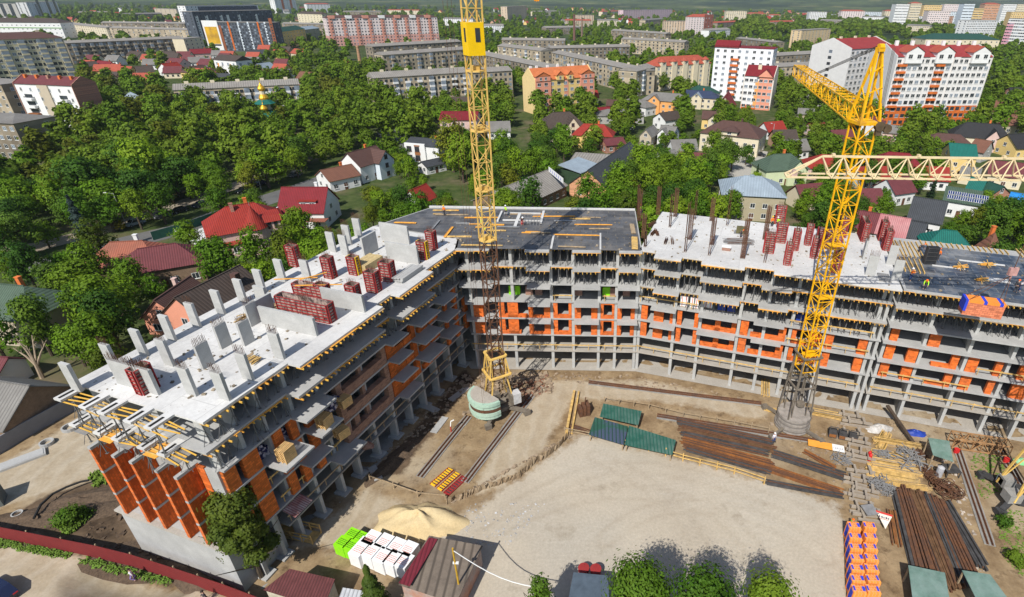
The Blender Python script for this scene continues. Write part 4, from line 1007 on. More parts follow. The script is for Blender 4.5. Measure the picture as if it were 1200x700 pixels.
for z in (7.5, 12.4):
    for k in (-1, 1): b.bar((-1.3, k * 1.3, z), (1.3, k * 1.3, z), .2); b.bar((k * 1.3, -1.3, z + .003), (k * 1.3, 1.3, z + .003), .2)
b.build('portal', M_crane_g, cr)
b = MB(); lattice(b, (0, 0, 10), (0, 0, 42), 1.9, 1.9, 18, .16, .08)
for z in (12.5, 21, 28, 36): b.box(-.9, .9, -.9, .2, z, z + .12)
b.build('mast', M_crane_y, cr, fix=False)
b = MB(); b.box(-1.2, 1.2, -1.2, 1.2, 41.9, 42.2)
for sx in (-1, 1):
    b.bar((sx * 1.1, -1.1, 42.1), (sx * .25, .1, 49), .22); b.bar((sx * 1.1, 1.1, 42.1), (sx * .25, .2, 49), .22)
    for k in range(3): b.bar((sx * (1.1 - .25 * k), -1.1 + .35 * k, 42.1 + 2 * k), (sx * (1.0 - .25 * k), .95 - .25 * k, 43.6 + 2 * k), .1)
for k in range(3): b.bar((-1.0 + .25 * k, -1 + .35 * k, 43 + 2 * k), (1.0 - .25 * k, -1 + .35 * k, 43.6 + 2 * k), .1)
b.box(-.35, .35, -.2, .4, 48.9, 49.3); b.tube((-.25, .1, 49.3), (.25, .1, 49.3), .34, 10); b.build('tower_head', M_crane_y, cr)
Rz = Matrix.Rotation(-.18, 3, 'Z'); tip = Rz @ (Vector((36.0, 106, 0)) - p2)
b = MB(); st = Rz @ Vector((.5, 1.4, 0)); lattice(b, (st.x, st.y, 42.4), (tip.x, tip.y, 42.4), 1.9, 1.7, 18, .13, .075); b.build('jib', M_crane_y, cr, fix=False)
b = MB()
for k in (-.35, 0, .35):
    b.tube((k, .2, 49.4), (tip.x * .62 + k, tip.y * .62, 43.8), .045, 4)
    b.tube((.9 + k * .4, -.7, 49.3), (1.1 + k * .4, -.9, 42.6), .03, 4)
b.build('stay_rope', mat('dark rope', (.09, .085, .08)), cr, fix=False)
b = MB(); b.box(-.3, .3, -.2, .2, 0, .8); b.tube((0, -.28, .9), (0, .28, .9), .5, 10); b.tube((.8, -.28, .7), (.8, .28, .7), .45, 10)
o = b.build('pulley_block', mat('dark brown steel', (.10, .07, .04), var=.3)); o.location = p2 + Vector((1.3, -1.0, 40.9)); tag(o, 'dark pulley block hanging by ropes beside the yellow mast head', 'pulley block')
# ---- crane at the right edge with the long cream jib
p3 = Vector((52.0, 47.6, 0))
cr = thing('tower_crane', 'cream tower crane at the right edge with a long horizontal jib', 'tower crane', p3, 0)
b = MB(); b.tube((0, 0, .7), (0, 0, 1.3), 1.6, 14)
for a in range(4):
    t = .55 + a * PI / 2; e = (4.2 * math.cos(t), 4.2 * math.sin(t)); b.bar((0, 0, 1.3), (*e, .8), .55, .5); b.box(e[0] - .5, e[0] + .5, e[1] - .4, e[1] + .4, .1, .9)
b.build('undercarriage', mat('black crane steel', (.05, .05, .052), var=.3), cr)
b = MB(); b.box(-2.6, -1.0, -1.6, -.2, 1.2, 2.4); b.box(-1.9, -.6, .5, 1.8, 1.4, 2.7); b.build('counterweight', M_conc_dark, cr)
b = MB(); b.box(-1.9, -1.1, .9, 1.9, 1.5, 2.4); b.build('switch_box', mat('blue grey cabinet', (.25, .3, .36)), cr)
b = MB()
for sx in (-1, 1):
    for sy in (-1, 1): b.bar((sx * 1.9, sy * 1.6, 1.4), (sx * .9, sy * .9, 9), .2); b.bar((sx * 1.9, sy * 1.6, 1.5), (-sx * .9, sy * .9, 9), .12)
b.build('portal', M_crane_b, cr)
b = MB(); lattice(b, (0, 0, 8), (0, 0, 46), 1.8, 1.8, 20, .16, .09); b.build('mast', M_crane_c, cr, fix=False)
b = MB(); jz, hh = 39.8, 1.75; n = 22; x1, x0 = -35.3, 8.0; tipx = -35.3
nodes = [x0 + (x1 + 2.9 - x0) * k / n for k in range(n + 1)]
b.bar((x0, -.55, jz), (tipx, -.3, jz), .15); b.bar((x0, .75, jz + .15), (tipx, .35, jz + .15), .13)
b.bar((x0, .1, jz + hh), (nodes[-1], .1, jz + hh), .17)
b.bar((nodes[-1], .1, jz + hh), (tipx, -.3, jz), .12); b.bar((nodes[-1], .1, jz + hh), (tipx, .35, jz + .15), .12); b.bar((tipx, -.3, jz), (tipx, .35, jz + .15), .14)
for k in range(n):
    xa, xb = nodes[k], nodes[k + 1]; xm = (xa + xb) / 2
    for yy, dz in ((-.55, 0), (.75, .15)):
        b.bar((xm, yy, jz + dz), (xa, .1, jz + hh), .09); b.bar((xm, yy, jz + dz), (xb, .1, jz + hh), .09)
    b.bar((xm, -.55, jz), (xm, .75, jz + .15), .08); b.bar((xa, -.55, jz), (xm, .75, jz + .15), .07)
    if k % 4 == 1: b.box(xm - .12, xm + .12, -.05, .25, jz + hh + .02, jz + hh + .25)
b.build('jib', M_crane_c, cr, fix=False)
b = MB(); b.box(-34.9, -34.4, -.3, .3, jz + .02, jz + .3); b.tube((-34.6, -.2, jz + .4), (-34.6, .2, jz + .4), .2, 10); b.build('tip_pulley', mat('pink grey steel', (.42, .3, .26), var=.3), cr)
b = MB(); b.bar((0, 0, 46), (-12, .1, jz + hh + .1), .06); b.bar((0, 0, 46), (8, .1, jz + hh), .06); b.build('stay_rope', M_rust, cr, fix=False)
# ---- crane rails
def track(label, pts, gap, group=None):
    A, B_ = G(*pts[0]), G(*pts[1]); d = (B_ - A); L = d.length
    t = thing('crane_track', label, 'crane track', (A.x, A.y, .0), math.atan2(d.y, d.x), group)
    for s in (-1, 1):
        b = MB(); b.box(0, L, s * gap / 2 - .05, s * gap / 2 + .05, .2, .36); b.box(0, L, s * gap / 2 - .12, s * gap / 2 + .12, .16, .2); b.build('rail', M_rust, t, fix=False)
    b = MB(); k = 0
    while k < L: q_ = rnd.uniform(1.5, 4); b.box(k, min(L, k + q_), -gap / 2 - rnd.uniform(.25, .4), gap / 2 + rnd.uniform(.25, .4), .02, .155); k += q_ + .05
    b.build('concrete_bed', M_conc_dark, t, fix=False); return t
track('rusty crane rail pair running left of the mint green crane base', ((549, 489), (492, 560)), .5)
track('rusty crane rail pair running right of the mint green crane base', ((632, 452), (545, 566)), .5)
track('long crane rail pair in front of the middle and right wings', ((690, 449), (892, 474)), .45)
track('long crane rail pair along the back of the timber and rebar yard', ((770, 488), (962, 519)), .45)
track('crane rail pair left of the weedy plot at the right edge', ((1122, 528), (1160, 640)), .5)
track('crane rail pair right of the weedy plot at the right edge', ((1170, 522), (1196, 570)), .5)
# ---- dismantled crane section on the ground
b = MB(); A, B_ = G(1112, 522), G(1178, 532); A.z = B_.z = 1.1; lattice(b, A, B_, 1.6, 1.6, 6, .14, .09)
tag(b.build('crane_section', mat('rusty orange crane steel', (.36, .20, .09), var=.3), fix=False), 'rusty crane lattice section lying on the ground before the far right wing', 'crane section')
# ------------------------------------------------------------------ storage yard
def shed(label, corners, z, m, t=.08, leg=True, slope=0.35, cat='shed', name='site_shed', wall=None):
    P4 = [G(x, y, z) for x, y in corners]; c = sum(P4, Vector()) / 4
    th = thing(name, label, cat, (c.x, c.y, 0), 0); rel = [p - Vector((c.x, c.y, 0)) for p in P4]
    zz = [z + slope / 2, z + slope / 2, z - slope / 2, z - slope / 2]
    b = MB(); top = [(p.x, p.y, q) for p, q in zip(rel, zz)]; bot = [(x, y, q - t) for x, y, q in top]
    b.face(top); b.face(bot[::-1])
    for k in range(4): j = (k + 1) % 4; b.face([bot[k], bot[j], top[j], top[k]])
    b.build('roof', m, th)
    if leg:
        for p, q in zip(rel, zz):
            p = p * .93; o = MB(); o.box(p.x - .07, p.x + .07, p.y - .07, p.y + .07, 0, q - t - .03); o.build('post', M_timber_w, th, fix=False)
    if wall:
        pr = [p * .94 for p in rel]; o = MB()
        for k in range(4):
            j = (k + 1) % 4; o.face([(pr[k].x, pr[k].y, 0), (pr[j].x, pr[j].y, 0), (pr[j].x, pr[j].y, zz[j] - t - .01), (pr[k].x, pr[k].y, zz[k] - t - .01)])
        o.build('wall', wall, th)
    return th
M_green_r = mat('dark green roof sheet', (.022, .095, .070), var=.3, scale=.9, col2=(.10, .17, .145), rough=.5, stripe=.45, stripe_col=(.014, .09, .065))
M_green_w = mat('weathered green sheet', (.12, .20, .165), var=.25, scale=1.2, col2=(.22, .30, .27), rough=.6)
M_navy = mat('navy roof sheet', (.05, .07, .12), var=.15, rough=.5, stripe=.4)
M_shedwall = mat('shed boards', (.22, .15, .09), var=.3)
shed('dark green lean-to roof, the upper and shorter one over the steel yard', ((707, 474), (752, 483), (748, 497), (703, 487)), 1.5, M_green_r)
shed('navy and green patched lean-to roof over the steel yard', ((697, 490), (736, 501), (731, 520), (690, 508)), 1.4, mat('patched roof sheet', (.03, .10, .07), var=.2, scale=.3, col2=(.06, .08, .13), thresh=(.42, .46), rough=.5, stripe=.5))
shed('glossy green lean-to roof, the longest one over the steel yard', ((737, 500), (792, 517), (788, 532), (732, 520)), 1.4, M_green_r)
shed('green shed roof on posts beside the timber stacks, over dark rebar benches', ((1087, 514), (1112, 518), (1118, 540), (1094, 532)), 2.8, M_green_w)
shed('weathered green shed roof at the bottom right, left of the pair', ((1064, 663), (1107, 672), (1115, 712), (1071, 710)), 2.5, M_green_w, slope=.2)
shed('weathered green shed roof at the bottom right corner, right of the pair', ((1127, 669), (1160, 674), (1190, 712), (1150, 712)), 2.5, M_green_w, slope=.2)
shed('brown flat felt roof of the shed beside the white block pallets, with a maroon strip', ((503, 629), (566, 641), (534, 706), (467, 684)), 3.0, mat('brown felt roof', (.155, .125, .10), var=.3, scale=1.2, col2=(.22, .18, .14), fine=.2, stripe=.9), leg=False, wall=mat('patched shed wall', (.34, .30, .28), var=.3, scale=1.2, col2=(.45, .2, .12)))
A = [G(x, y, 3.28) for x, y in ((503, 630), (513, 632), (480, 687), (467, 683))]
b = MB(); top = [(p.x, p.y, 3.30 - .016 * k) for k, p in enumerate(A)]; b.face(top); b.face([(x, y, z - .05) for x, y, z in top][::-1])
tag(b.build('roof_sheet', mat('maroon sheet', (.17, .022, .035), var=.15, stripe=.4), fix=False), 'maroon sheet strip along the left edge of the brown felt roof', 'roof sheet')
shed('dark maroon corrugated shed roof beside the big yew tree', ((340, 668), (393, 680), (378, 712), (308, 690)), 2.8, mat('maroon corrugated roof', (.125, .04, .04), var=.2, stripe=.3), leg=False, wall=mat('cream shed wall', (.5, .46, .35)))
shed('pale grey shed roof at the bottom beside the small spruce', ((402, 690), (428, 694), (425, 712), (392, 712)), 2.4, mat('pale grey sheet', (.45, .46, .48), var=.1, stripe=.4), leg=False, wall=M_timber_w)
shed('blue grey container roof at the bottom under the tree', ((672, 672), (712, 676), (715, 712), (664, 712)), 2.6, mat('blue grey container', (.075, .10, .13), var=.2, rough=.5), leg=False, wall=mat('container wall', (.08, .1, .12)))
for px, py, lab in ((684, 674, 'red bin, left of the two behind the blue grey container'), (698, 675, 'red bin, right of the two behind the blue grey container')):
    b = MB(); b.tube((0, 0, .06), (0, 0, 1.1), .5, 12, .58); b.tube((0, 0, 1.1), (0, 0, 1.2), .6, 12); o = b.build('waste_bin', mat('red bin', (.3, .03, .03), var=.2)); o.location = at(px, py); tag(o, lab, 'bin')
    b = MB(); b.tube((-.35, -.3, .12), (-.35, .3, .12), .12, 8); b.build('wheel', M_black, o)
# bundles of rebar and pipes
def bundle(label, a, b2, n, wd, m, r=.07, hl=2, name='rebar_bundle', cat='rebar bundle', group=None, z=.02, jit=.35):
    A, B_ = G(*a), G(*b2); d = B_ - A; L = d.length; t = MB()
    for k in range(n):
        y = (k / (n - 1) - .5) * wd + rnd.uniform(-.1, .1); zz = r + rnd.randint(0, hl) * r * 1.6
        x0, x1 = rnd.uniform(-jit, jit) * L * .1, L + rnd.uniform(-jit, jit) * L * .12
        dy = rnd.uniform(-.15, .15)
        t.bar((x0, y, zz), (x1, y + dy, zz + rnd.uniform(-.03, .03)), r * 2, r * 2, 0 if rnd.random() < .7 else 1)
    o = t.build(name, [m, M_rust], fix=False); o.location = (A.x, A.y, z); o.rotation_euler = (0, 0, math.atan2(d.y, d.x)); return tag(o, label, cat, group)
M_barD = mat('dark grey rebar', (.06, .058, .058), var=.4, scale=1.2)
M_barB = mat('brown rebar', (.13, .07, .035), var=.4, scale=1.2)
bundle('dark grey rebar bundle, topmost row behind the green roofs', (795, 495), (905, 519), 16, 1.2, M_barD)
bundle('rust brown rebar bundle between the dark rows right of the green roofs', (797, 503), (908, 529), 14, 1.1, M_barB)
bundle('dark grey rebar bundle in the middle row right of the green roofs', (799, 509), (898, 532), 14, 1.0, M_barD)
bundle('orange brown rebar bundle of the steel yard, widest row', (800, 517), (905, 545), 18, 1.4, M_rust_o)
bundle('dark rebar bundle along the lower rail of the steel yard', (802, 526), (900, 553), 12, .9, M_barD)
bundle('long dark grey rebar bundle reaching to the concrete blocks', (905, 533), (990, 560), 16, 1.3, M_barD)
bundle('rust orange rebar bundle in front of the long dark one', (900, 550), (985, 578), 14, 1.1, M_rust_o)
bundle('thin rusty bars lying loose beside the orange sign board', (942, 530), (978, 550), 8, .8, M_rust_o)
bundle('dark rebar lying at the lower edge of the steel yard', (896, 566), (985, 583), 8, .6, M_barD)
bundle('brown steel strip bundle left of the green roofs', (668, 500), (690, 508), 8, .8, M_barD)
for k, (a, b2, m) in enumerate([((1049, 577), (1080, 700), M_barD), ((1056, 575), (1094, 700), M_rust), ((1063, 578), (1104, 690), M_barD), ((1071, 580), (1116, 692), M_barB), ((1079, 581), (1123, 690), M_barD), ((1088, 583), (1132, 688), M_barD), ((1098, 588), (1140, 680), M_rust), ((1107, 592), (1150, 668), M_barD)]):
    bundle(['charcoal', 'brown', 'black', 'rust brown', 'sooty', 'slate dark', 'reddish', 'grey black'][k] + ' long steel bundle of the wide row at lower right, ' + ['next to the brick load', 'second from the left', 'third from the left', 'fourth from left', 'fourth from right', 'third from right', 'second from the right', 'the outermost right'][k], a, b2, 11, .95, m, r=.1, hl=3)
bundle('orange rusty mesh roll bundle at the left of the wide steel row', (1043, 600), (1050, 640), 10, 1.0, M_rust_o)
b = MB()
for k in range(3): b.box(-.9 + k * .55, -.45 + k * .55, -.7, .7, 0, 1.4 + .25 * k)
b.bar((0, 0, 1.8), (.2, .1, 2.9), .12); o = b.build('steel_tank', M_rust, fix=False); o.location = at(685, 485); o.rotation_euler = (0, 0, .3); tag(o, 'rusty stepped steel tank left of the green roofs', 'tank')
for px, py, lab, s in ((1085, 556, 'brown wire coil on the sandy path beside the timber stacks', 1.0), (1107, 577, 'large brown wire coil heap by the black cover', 1.5), (1078, 534, 'brown wire coil behind the timber stacks', .8)):
    b = MB(); r = random.Random(px)
    for k in range(34):
        c = Vector((r.uniform(-.7, .7), r.uniform(-.9, .9), r.uniform(.05, .7))); rad = r.uniform(.3, .6); q = 9
        e = Euler((r.uniform(-.6, .6), r.uniform(-.6, .6), 0)).to_matrix()
        pts = [c + e @ Vector((rad * math.cos(2 * PI * i / q), rad * math.sin(2 * PI * i / q), 0)) for i in range(q)]
        for i in range(q): b.bar(pts[i], pts[(i + 1) % q], .05)
    o = b.build('wire_coil', M_rust, fix=False); o.location = at(px, py); o.scale = (s,) * 3; tag(o, lab, 'wire coil')
b = MB(); b.box(-.9, .9, -.8, .8, 1.0, 1.08)
for x in (-.8, .8):
    for y in (-.7, .7): b.box(x - .05, x + .05, y - .05, y + .05, 0, 1.0)
o = b.build('bench', M_barD, fix=False); o.location = at(1112, 556); tag(o, 'black covered bench between the green shed and the brown coils', 'bench')
b = MB(); b.tube((0, 0, .1), (0, 0, 1.5), .42, 12); b.tube((0, 0, 1.5), (0, 0, 1.7), .42, 12, .15); o = b.build('water_drum', mat('pale grey drum', (.4, .4, .42), var=.15)); o.location = at(1099, 558); tag(o, 'pale grey drum at the front of the green shed', 'drum')
# timber stacks
ts = [(1035, 517, .9, 4.0, 1.3, 'thin timber laths fanned out at the back of the timber yard'), (1052, 522, -.25, 6, 1.1, 'yellow timber stack at the back beside the plastic heap'), (1052, 536, -.25, 6, 1.4, 'yellow timber stack in front of the back one, between wire bundles'), (1048, 549, -.25, 6.2, 1.8, 'broad yellow timber stack before the grey wire heap'), (1046, 561, -.25, 6, 1.5, 'yellow timber stack with crossways boards, nearest the dark steel row'), (1064, 571, -.2, 5, .5, 'short row of yellow beams reaching to the brown bars'), (918, 484, -.25, 5, 1.0, 'yellow board stack behind the grey crane base'), (968, 487, -.3, 5.0, 1.3, 'yellow boards laid beside the right crane base toward the blocks'), (897, 455, 1.3, 4.2, 1.2, 'yellow boards leaning upright against the right wing column')]
for px, py, a, L, W_, lab in ts:
    stack('timber_stack', lab, 'timber stack', at(px, py), a, L, W_, rnd.randint(3, 6), .1, M_timber, per=9, gap=.03, jit=.35)
for px, py, lab, s in ((1062, 531, 'tangled heap of grey clamps beside the back timber stack', 1.1), (1068, 545, 'largest tangle of grey wire props right of the timber', 1.5), (1034, 535, 'square bundle of grey props left of the timber stacks', 1), (1030, 568, 'grey tangle of props spilling toward the steel row', 1.2), (1040, 577, 'grey scrap tangle at the corner of the steel row', .9), (985, 540, 'grey pipes in a heap beside the orange sign board', 1.0)):
    b = MB(); r = random.Random(px * 3)
    for k in range(46):
        c = Vector((r.uniform(-1, 1), r.uniform(-.8, .8), r.uniform(.05, .6))); a = r.uniform(-.8, .8) + (1.5 if r.random() < .3 else 0); l = r.uniform(.3, .8)
        b.bar(c - Vector((l * math.cos(a), l * math.sin(a), r.uniform(-.1, .1))), c + Vector((l * math.cos(a), l * math.sin(a), r.uniform(-.1, .1))), .07)
    o = b.build('prop_heap', M_steel, fix=False); o.location = at(px, py); o.scale = (s,) * 3; tag(o, lab, 'prop heap')
# concrete lintel blocks stacked in a column
bk = [(996, 490), (1003, 498), (998, 511), (1006, 521), (1001, 532), (1008, 539), (1010, 556), (1004, 566), (1012, 577), (1006, 585), (1012, 599), (1020, 608)]
blm = None
for k, (px, py) in enumerate(bk):
    b = MB(); L = rnd.uniform(2.4, 3.6)
    for q in range(rnd.randint(2, 3)): b.box(-L / 2 + rnd.uniform(-.5, .3), L / 2 + rnd.uniform(-.4, .3), -.6 + q * .4, -.33 + q * .4, q % 2 * .4, .34 + q % 2 * .4)
    b.box(-L * .35, -L * .27, -.75, .6, .76, .98); b.box(L * .2, L * .3, -.6, .75, .76, 1.0)
    o = b.build('concrete_block_stack', mat('dusty concrete beam', (.36, .31, .25), var=.2, col2=(.25, .21, .17), fine=.15), fix=False); o.location = at(px, py); o.rotation_euler = (0, 0, -.25 + rnd.uniform(-.22, .22))
    tag(o, 'dusty concrete beams stacked crosswise in the row right of the rebar yard', 'concrete beams', 'row of concrete beam stacks')
# orange sign board lying, gas cylinders, frames
b = MB(); b.box(-2.2, .9, -.6, .6, 0, .12); b.box(.9, 2.4, -.6, .6, 0, .122, 1)
for k in range(6): b.box(1.0 + .22 * k, 1.12 + .22 * k, -.3, -.1 + .05 * (k % 3), .123, .126, 2)
o = b.build('sign_board', [mat('orange board', (.78, .34, .05), var=.08), M_white, mat('grey print', (.35, .35, .4))], fix=False); o.location = at(966, 526, 0, .5); o.rotation_euler = (0, 0, -.28); tag(o, 'orange and white sign board lying flat on the steel yard', 'sign board')
b = MB()
for k in range(3):
    x = -1.6 + k * 1.3; b.box(x, x + 1.1, -.6, .6, .2, 1.0, 0); b.box(x + .1, x + 1.0, -.61, -.602, .3, .8, 1); b.bar((x, -.5, 1), (x, -.5, 2.0), .07); b.bar((x + 1.1, -.5, 1), (x + 1.1, -.5, 2), .07); b.bar((x, -.5, 2), (x + 1.1, -.5, 2), .07)
o = b.build('frame_crates', [M_barD, M_rust_o], fix=False); o.location = at(984, 513); o.rotation_euler = (0, 0, -.3); tag(o, 'dark framed crates with orange rust in front of the concrete beams', 'crates')
def cyl(px, py, lab, z=0):
    b = MB(); b.tube((0, 0, 0), (0, 0, 1.3), .22, 10); b.tube((0, 0, 1.3), (0, 0, 1.5), .22, 10, .06); b.tube((0, 0, 1.5), (0, 0, 1.62), .06, 6)
    o = b.build('gas_cylinder', mat('red cylinder', (.6, .02, .02), var=.1, rough=.4)); o.location = at(px, py, z); tag(o, lab, 'gas cylinder')
cyl(1017, 539, 'red gas cylinder between the concrete beams and the timber'); cyl(1017.8, 541.5, 'second red gas cylinder standing in front of its twin by the timber')
for px, py, lab in ((1120, 531, 'red barrel beside the left crane track of the weedy plot'), (1178, 542, 'red barrel beside the right crane track of the weedy plot')):
    b = MB(); b.tube((0, 0, 0), (0, 0, .7), .34, 12); b.tube((0, 0, .33), (0, 0, .37), .36, 12); o = b.build('barrel', mat('red barrel', (.55, .02, .02), var=.1)); o.location = at(px, py); tag(o, lab, 'barrel')
o = lump('tarpaulin_heap', M_blue, at(1072, 508), 1.7, .9, .6, seed=12); tag(o, 'crumpled dark blue tarpaulin heap before the right wing columns', 'tarpaulin', kind='thing')
o = lump('bag_heap', mat('white sacks', (.6, .58, .55), var=.3, scale=2, col2=(.3, .28, .26)), at(1030, 503), 2.0, 1.2, .8, seed=14); tag(o, 'heap of white sacks and plastic before the right wing columns', 'sack heap', kind='thing')
o = lump('bag_heap', mat('green white bag', (.4, .6, .4), var=.3, scale=2, col2=(.05, .45, .1)), at(1196, 542), .9, .8, .7, seed=17); tag(o, 'green and white bag heap at the right edge', 'bag heap', kind='thing')
# drain pipe / conveyor leaning from the right wing
b = MB(); A, B_ = G(1039, 478, 1.2), G(1078, 530, .2); A.z, B_.z = 1.6, .2; b.bar(A, B_, .45, .3); tag(b.build('conveyor', mat('dark brown chute', (.07, .05, .035), var=.3)), 'long dark chute sloping from the right wing down past the timber', 'chute')
# wrapped block pallets on the yard
def wrapped(px, py, lab, m, marks, h=1.7, rz=-.38, L=1.35, W_=2.0):
    t = thing('block_pallet', lab, 'block pallet', at(px, py), rz)
    b = MB(); b.box(-L / 2, L / 2, -W_ / 2, W_ / 2, .12, h); b.build('wrap', m, t, fix=False)
    b = MB()
    for k in range(4): b.box(-L / 2 + k * L / 4 + .03, -L / 2 + (k + 1) * L / 4 - .06, -W_ / 2 + .02, W_ / 2 - .02, 0, .118)
    b.build('pallet', M_timber_w, t, fix=False)
    b = MB(); r = random.Random(px)
    for row in range(4):
        x = -L / 2 + .2
        while x < L / 2 - .25: wd = r.uniform(.08, .2); b.box(x, x + wd, -W_ * .3 + row * .2, -W_ * .3 + row * .2 + .1, h + .002, h + .008); x += wd + .06
    b.build('print', marks, t, fix=False); return t
M_pink = mat('faded red print', (.75, .35, .3)); M_ink = mat('dark green print', (.06, .2, .01))
wrapped(405, 647, 'lime green block pallet at the front left corner of the pallet row', M_lime, M_ink, W_=1.3)
wrapped(415.5, 651, 'lime green block pallet next to the corner one, in front', M_lime, M_ink, W_=1.3)
wrapped(416.5, 637, 'lime green block pallet at the back left of the pallet row', M_lime, M_ink, W_=1.2)
wrapped(427, 641, 'lime green block pallet at the back, touching the white ones', M_lime, M_ink, W_=1.2)
wl = ['first white wrapped block pallet after the green ones', 'second white wrapped block pallet of the front row', 'third white wrapped block pallet of the front row', 'fourth white wrapped block pallet of the front row', 'white wrapped block pallet of the front row beside the maroon roof strip', 'white wrapped block pallet at the back, nearest the green ones', 'white wrapped block pallet in the middle of the back row', 'white wrapped block pallet of the back row beside the last one', 'last white wrapped block pallet of the back row by the brown felt roof']
for (px, py), lab in zip([(427, 655), (439, 659), (452, 665), (464, 668), (477, 671), (439, 644), (454, 648), (468, 653), (482, 657)], wl):
    wrapped(px, py, lab, M_wrap, M_pink, W_=1.7 if px > 430 else 2.3, L=1.42, h=2.0)
# orange hollow block pallets in two rows by the yard edge
k = 0
for r_, off in (('left', 0), ('right', 1)):
    for q in range(7):
        px, py = 996 + off * 17 + q * .6, 632 + q * 12.5
        t = thing('block_pallet', 'orange hollow block pallet with blue print, in the stack beside the dark steel row', 'block pallet', at(px + rnd.uniform(-.7, .7), py, 0), -.07 + rnd.uniform(-.05, .05), 'double row of orange block pallets')
        b = MB(); b.box(-.62, .62, -.48, .48, .12, 2.3); b.build('blocks', mat('orange wrapped blocks', (.85, .27, .045), var=.1, brick=(.3, .25, (.75, .36, .22), .02)), t, fix=False)
        b = MB()
        for x in (-.5, 0, .4): b.box(x - .06, x + .06, -.48, .48, 0, .118)
        b.build('pallet', M_timber_w, t, fix=False)
        b = MB()
        if off == 0: b.box(-.632, -.622, -.3, .3, .5, 2.1); b.box(.32, .6, -.18, .3, 2.302, 2.31); b.box(-.55, -.35, -.2, .3, 2.302, 2.31)
        else: b.box(.622, .632, -.3, .3, .5, 2.1); b.box(-.6, -.42, -.2, .3, 2.302, 2.31); b.box(.35, .55, -.2, .3, 2.302, 2.31)
        b.build('print', M_blue_l, t, fix=False)
# leaning banner triangle and slab pieces near the block pallets
b = MB(); tri = [(-.9, .8), (1.0, .8), (.1, -1.2)]; b.prism(tri, 0, .04); b.prism([(-.9, .8), (1.0, .8), (.9, .55), (-.8, .55)], .042, .046, 1)
for k in range(5): b.box(-.55 + k * .24, -.42 + k * .24 + .04 * (k % 2), .05, .3 - .05 * (k % 3), .042, .048, 2)
b.box(-.5, .5, -.1, -.05, .042, .046, 1)
o = b.build('torn_banner', [mat('cream banner', (.72, .66, .56)), mat('banner red', (.55, .05, .04)), mat('banner ink', (.1, .08, .12))], fix=False); o.location = at(1033, 616, 0, 1.1); o.rotation_euler = (.25, .1, -.3); tag(o, 'cream triangular banner scrap with a red stripe and dark lettering', 'banner')
b = MB(); b.box(-.75, .75, -.7, .7, 0, .12); o = b.build('steel_plate', M_steel, fix=False); o.location = at(1016, 607, 0, 1.3); o.rotation_euler = (.1, .05, .2); tag(o, 'grey plate resting on the concrete beams above the block pallets', 'plate')
# red and yellow formwork panels lying on the dirt
for k, (px, py, mm, lab) in enumerate([(518, 560, M_yellow_fw, 'yellow formwork panel with red frame lying on the dirt, left of three'), (526, 565, M_yellow_fw, 'yellow formwork panel lying on the dirt, middle of three'), (534, 570, M_red, 'red formwork panel lying on the dirt, right of three')]):
    b = MB(); b.box(-1.6, 1.6, -.38, .38, 0, .08, 0); b.box(-1.62, 1.62, -.46, -.382, -.0, .22, 1); b.box(-1.62, 1.62, .382, .46, 0, .22, 1)
    for q in range(9): b.box(-1.5 + q * .37, -1.38 + q * .37, -.378, .378, .081, .2, 1 if k == 2 else 0)
    for q in range(8): b.box(-1.36 + q * .37, -1.16 + q * .37, -.3, .3, .082, .088, 2)
    o = b.build('formwork_panel', [mm, M_red, M_barD], fix=False); o.location = at(px, py); o.rotation_euler = (0, 0, 1.02); tag(o, lab, 'formwork panel', 'formwork panels on the dirt')
# post and rail fence of the steel yard, wattled net fence across the yard
def pfence(label, pts, h, m, name='rail_fence', step=2.2, rails=(.5, .95), wd=.09):
    t = thing(name, label, 'fence', G(*pts[0]), 0); o0 = G(*pts[0]); b = MB(); c = MB()
    P_ = [G(*p) - o0 for p in pts]; n = 0
    for i in range(len(P_) - 1):
        a, d = P_[i], P_[i + 1]
        for r in rails: b.bar((a.x, a.y, r * h), (d.x, d.y, r * h), wd, wd * 1.3)
        k = max(1, int((d - a).length / step))
        for q in range(k + (i == len(P_) - 2)):
            p = a.lerp(d, q / k); e = MB(); e.box(p.x - .07, p.x + .07, p.y - .07, p.y + .07, 0, h * rnd.uniform(.95, 1.25)); e.build('post', m, t, fix=False)
    b.build('rails', m, t, fix=False); return t
pfence('yellow timber rail fence between the steel yard and the gravel', [(730, 523), (760, 529), (800, 541), (860, 556), (895, 568)], 1.2, M_timber)
pfence('weathered rail fence left of the patched roof', [(662, 508), (695, 514), (728, 522)], 1.0, M_timber_w)
pfence('rope and post fence along the back of the steel yard', [(708, 472), (760, 480), (800, 490), (860, 500), (900, 508)], 1.1, M_timber_w, rails=(.9,), wd=.05)
pfence('low rail fence with white pipe beside the formwork panels', [(434, 563), (462, 573), (490, 583), (522, 586)], .9, M_timber_w, rails=(.9,))
b = MB(); A, B_ = G(664, 509), G(673, 461); b.bar((A.x, A.y, .35), (B_.x, B_.y, .35), .35, .5); b.bar((A.x + .7, A.y, .25), (B_.x + .7, B_.y, .25), .25, .4)
tag(b.build('timber_kerb', M_timber, fix=False), 'thick timber kerb beam left of the rusty steel tank', 'timber beam')
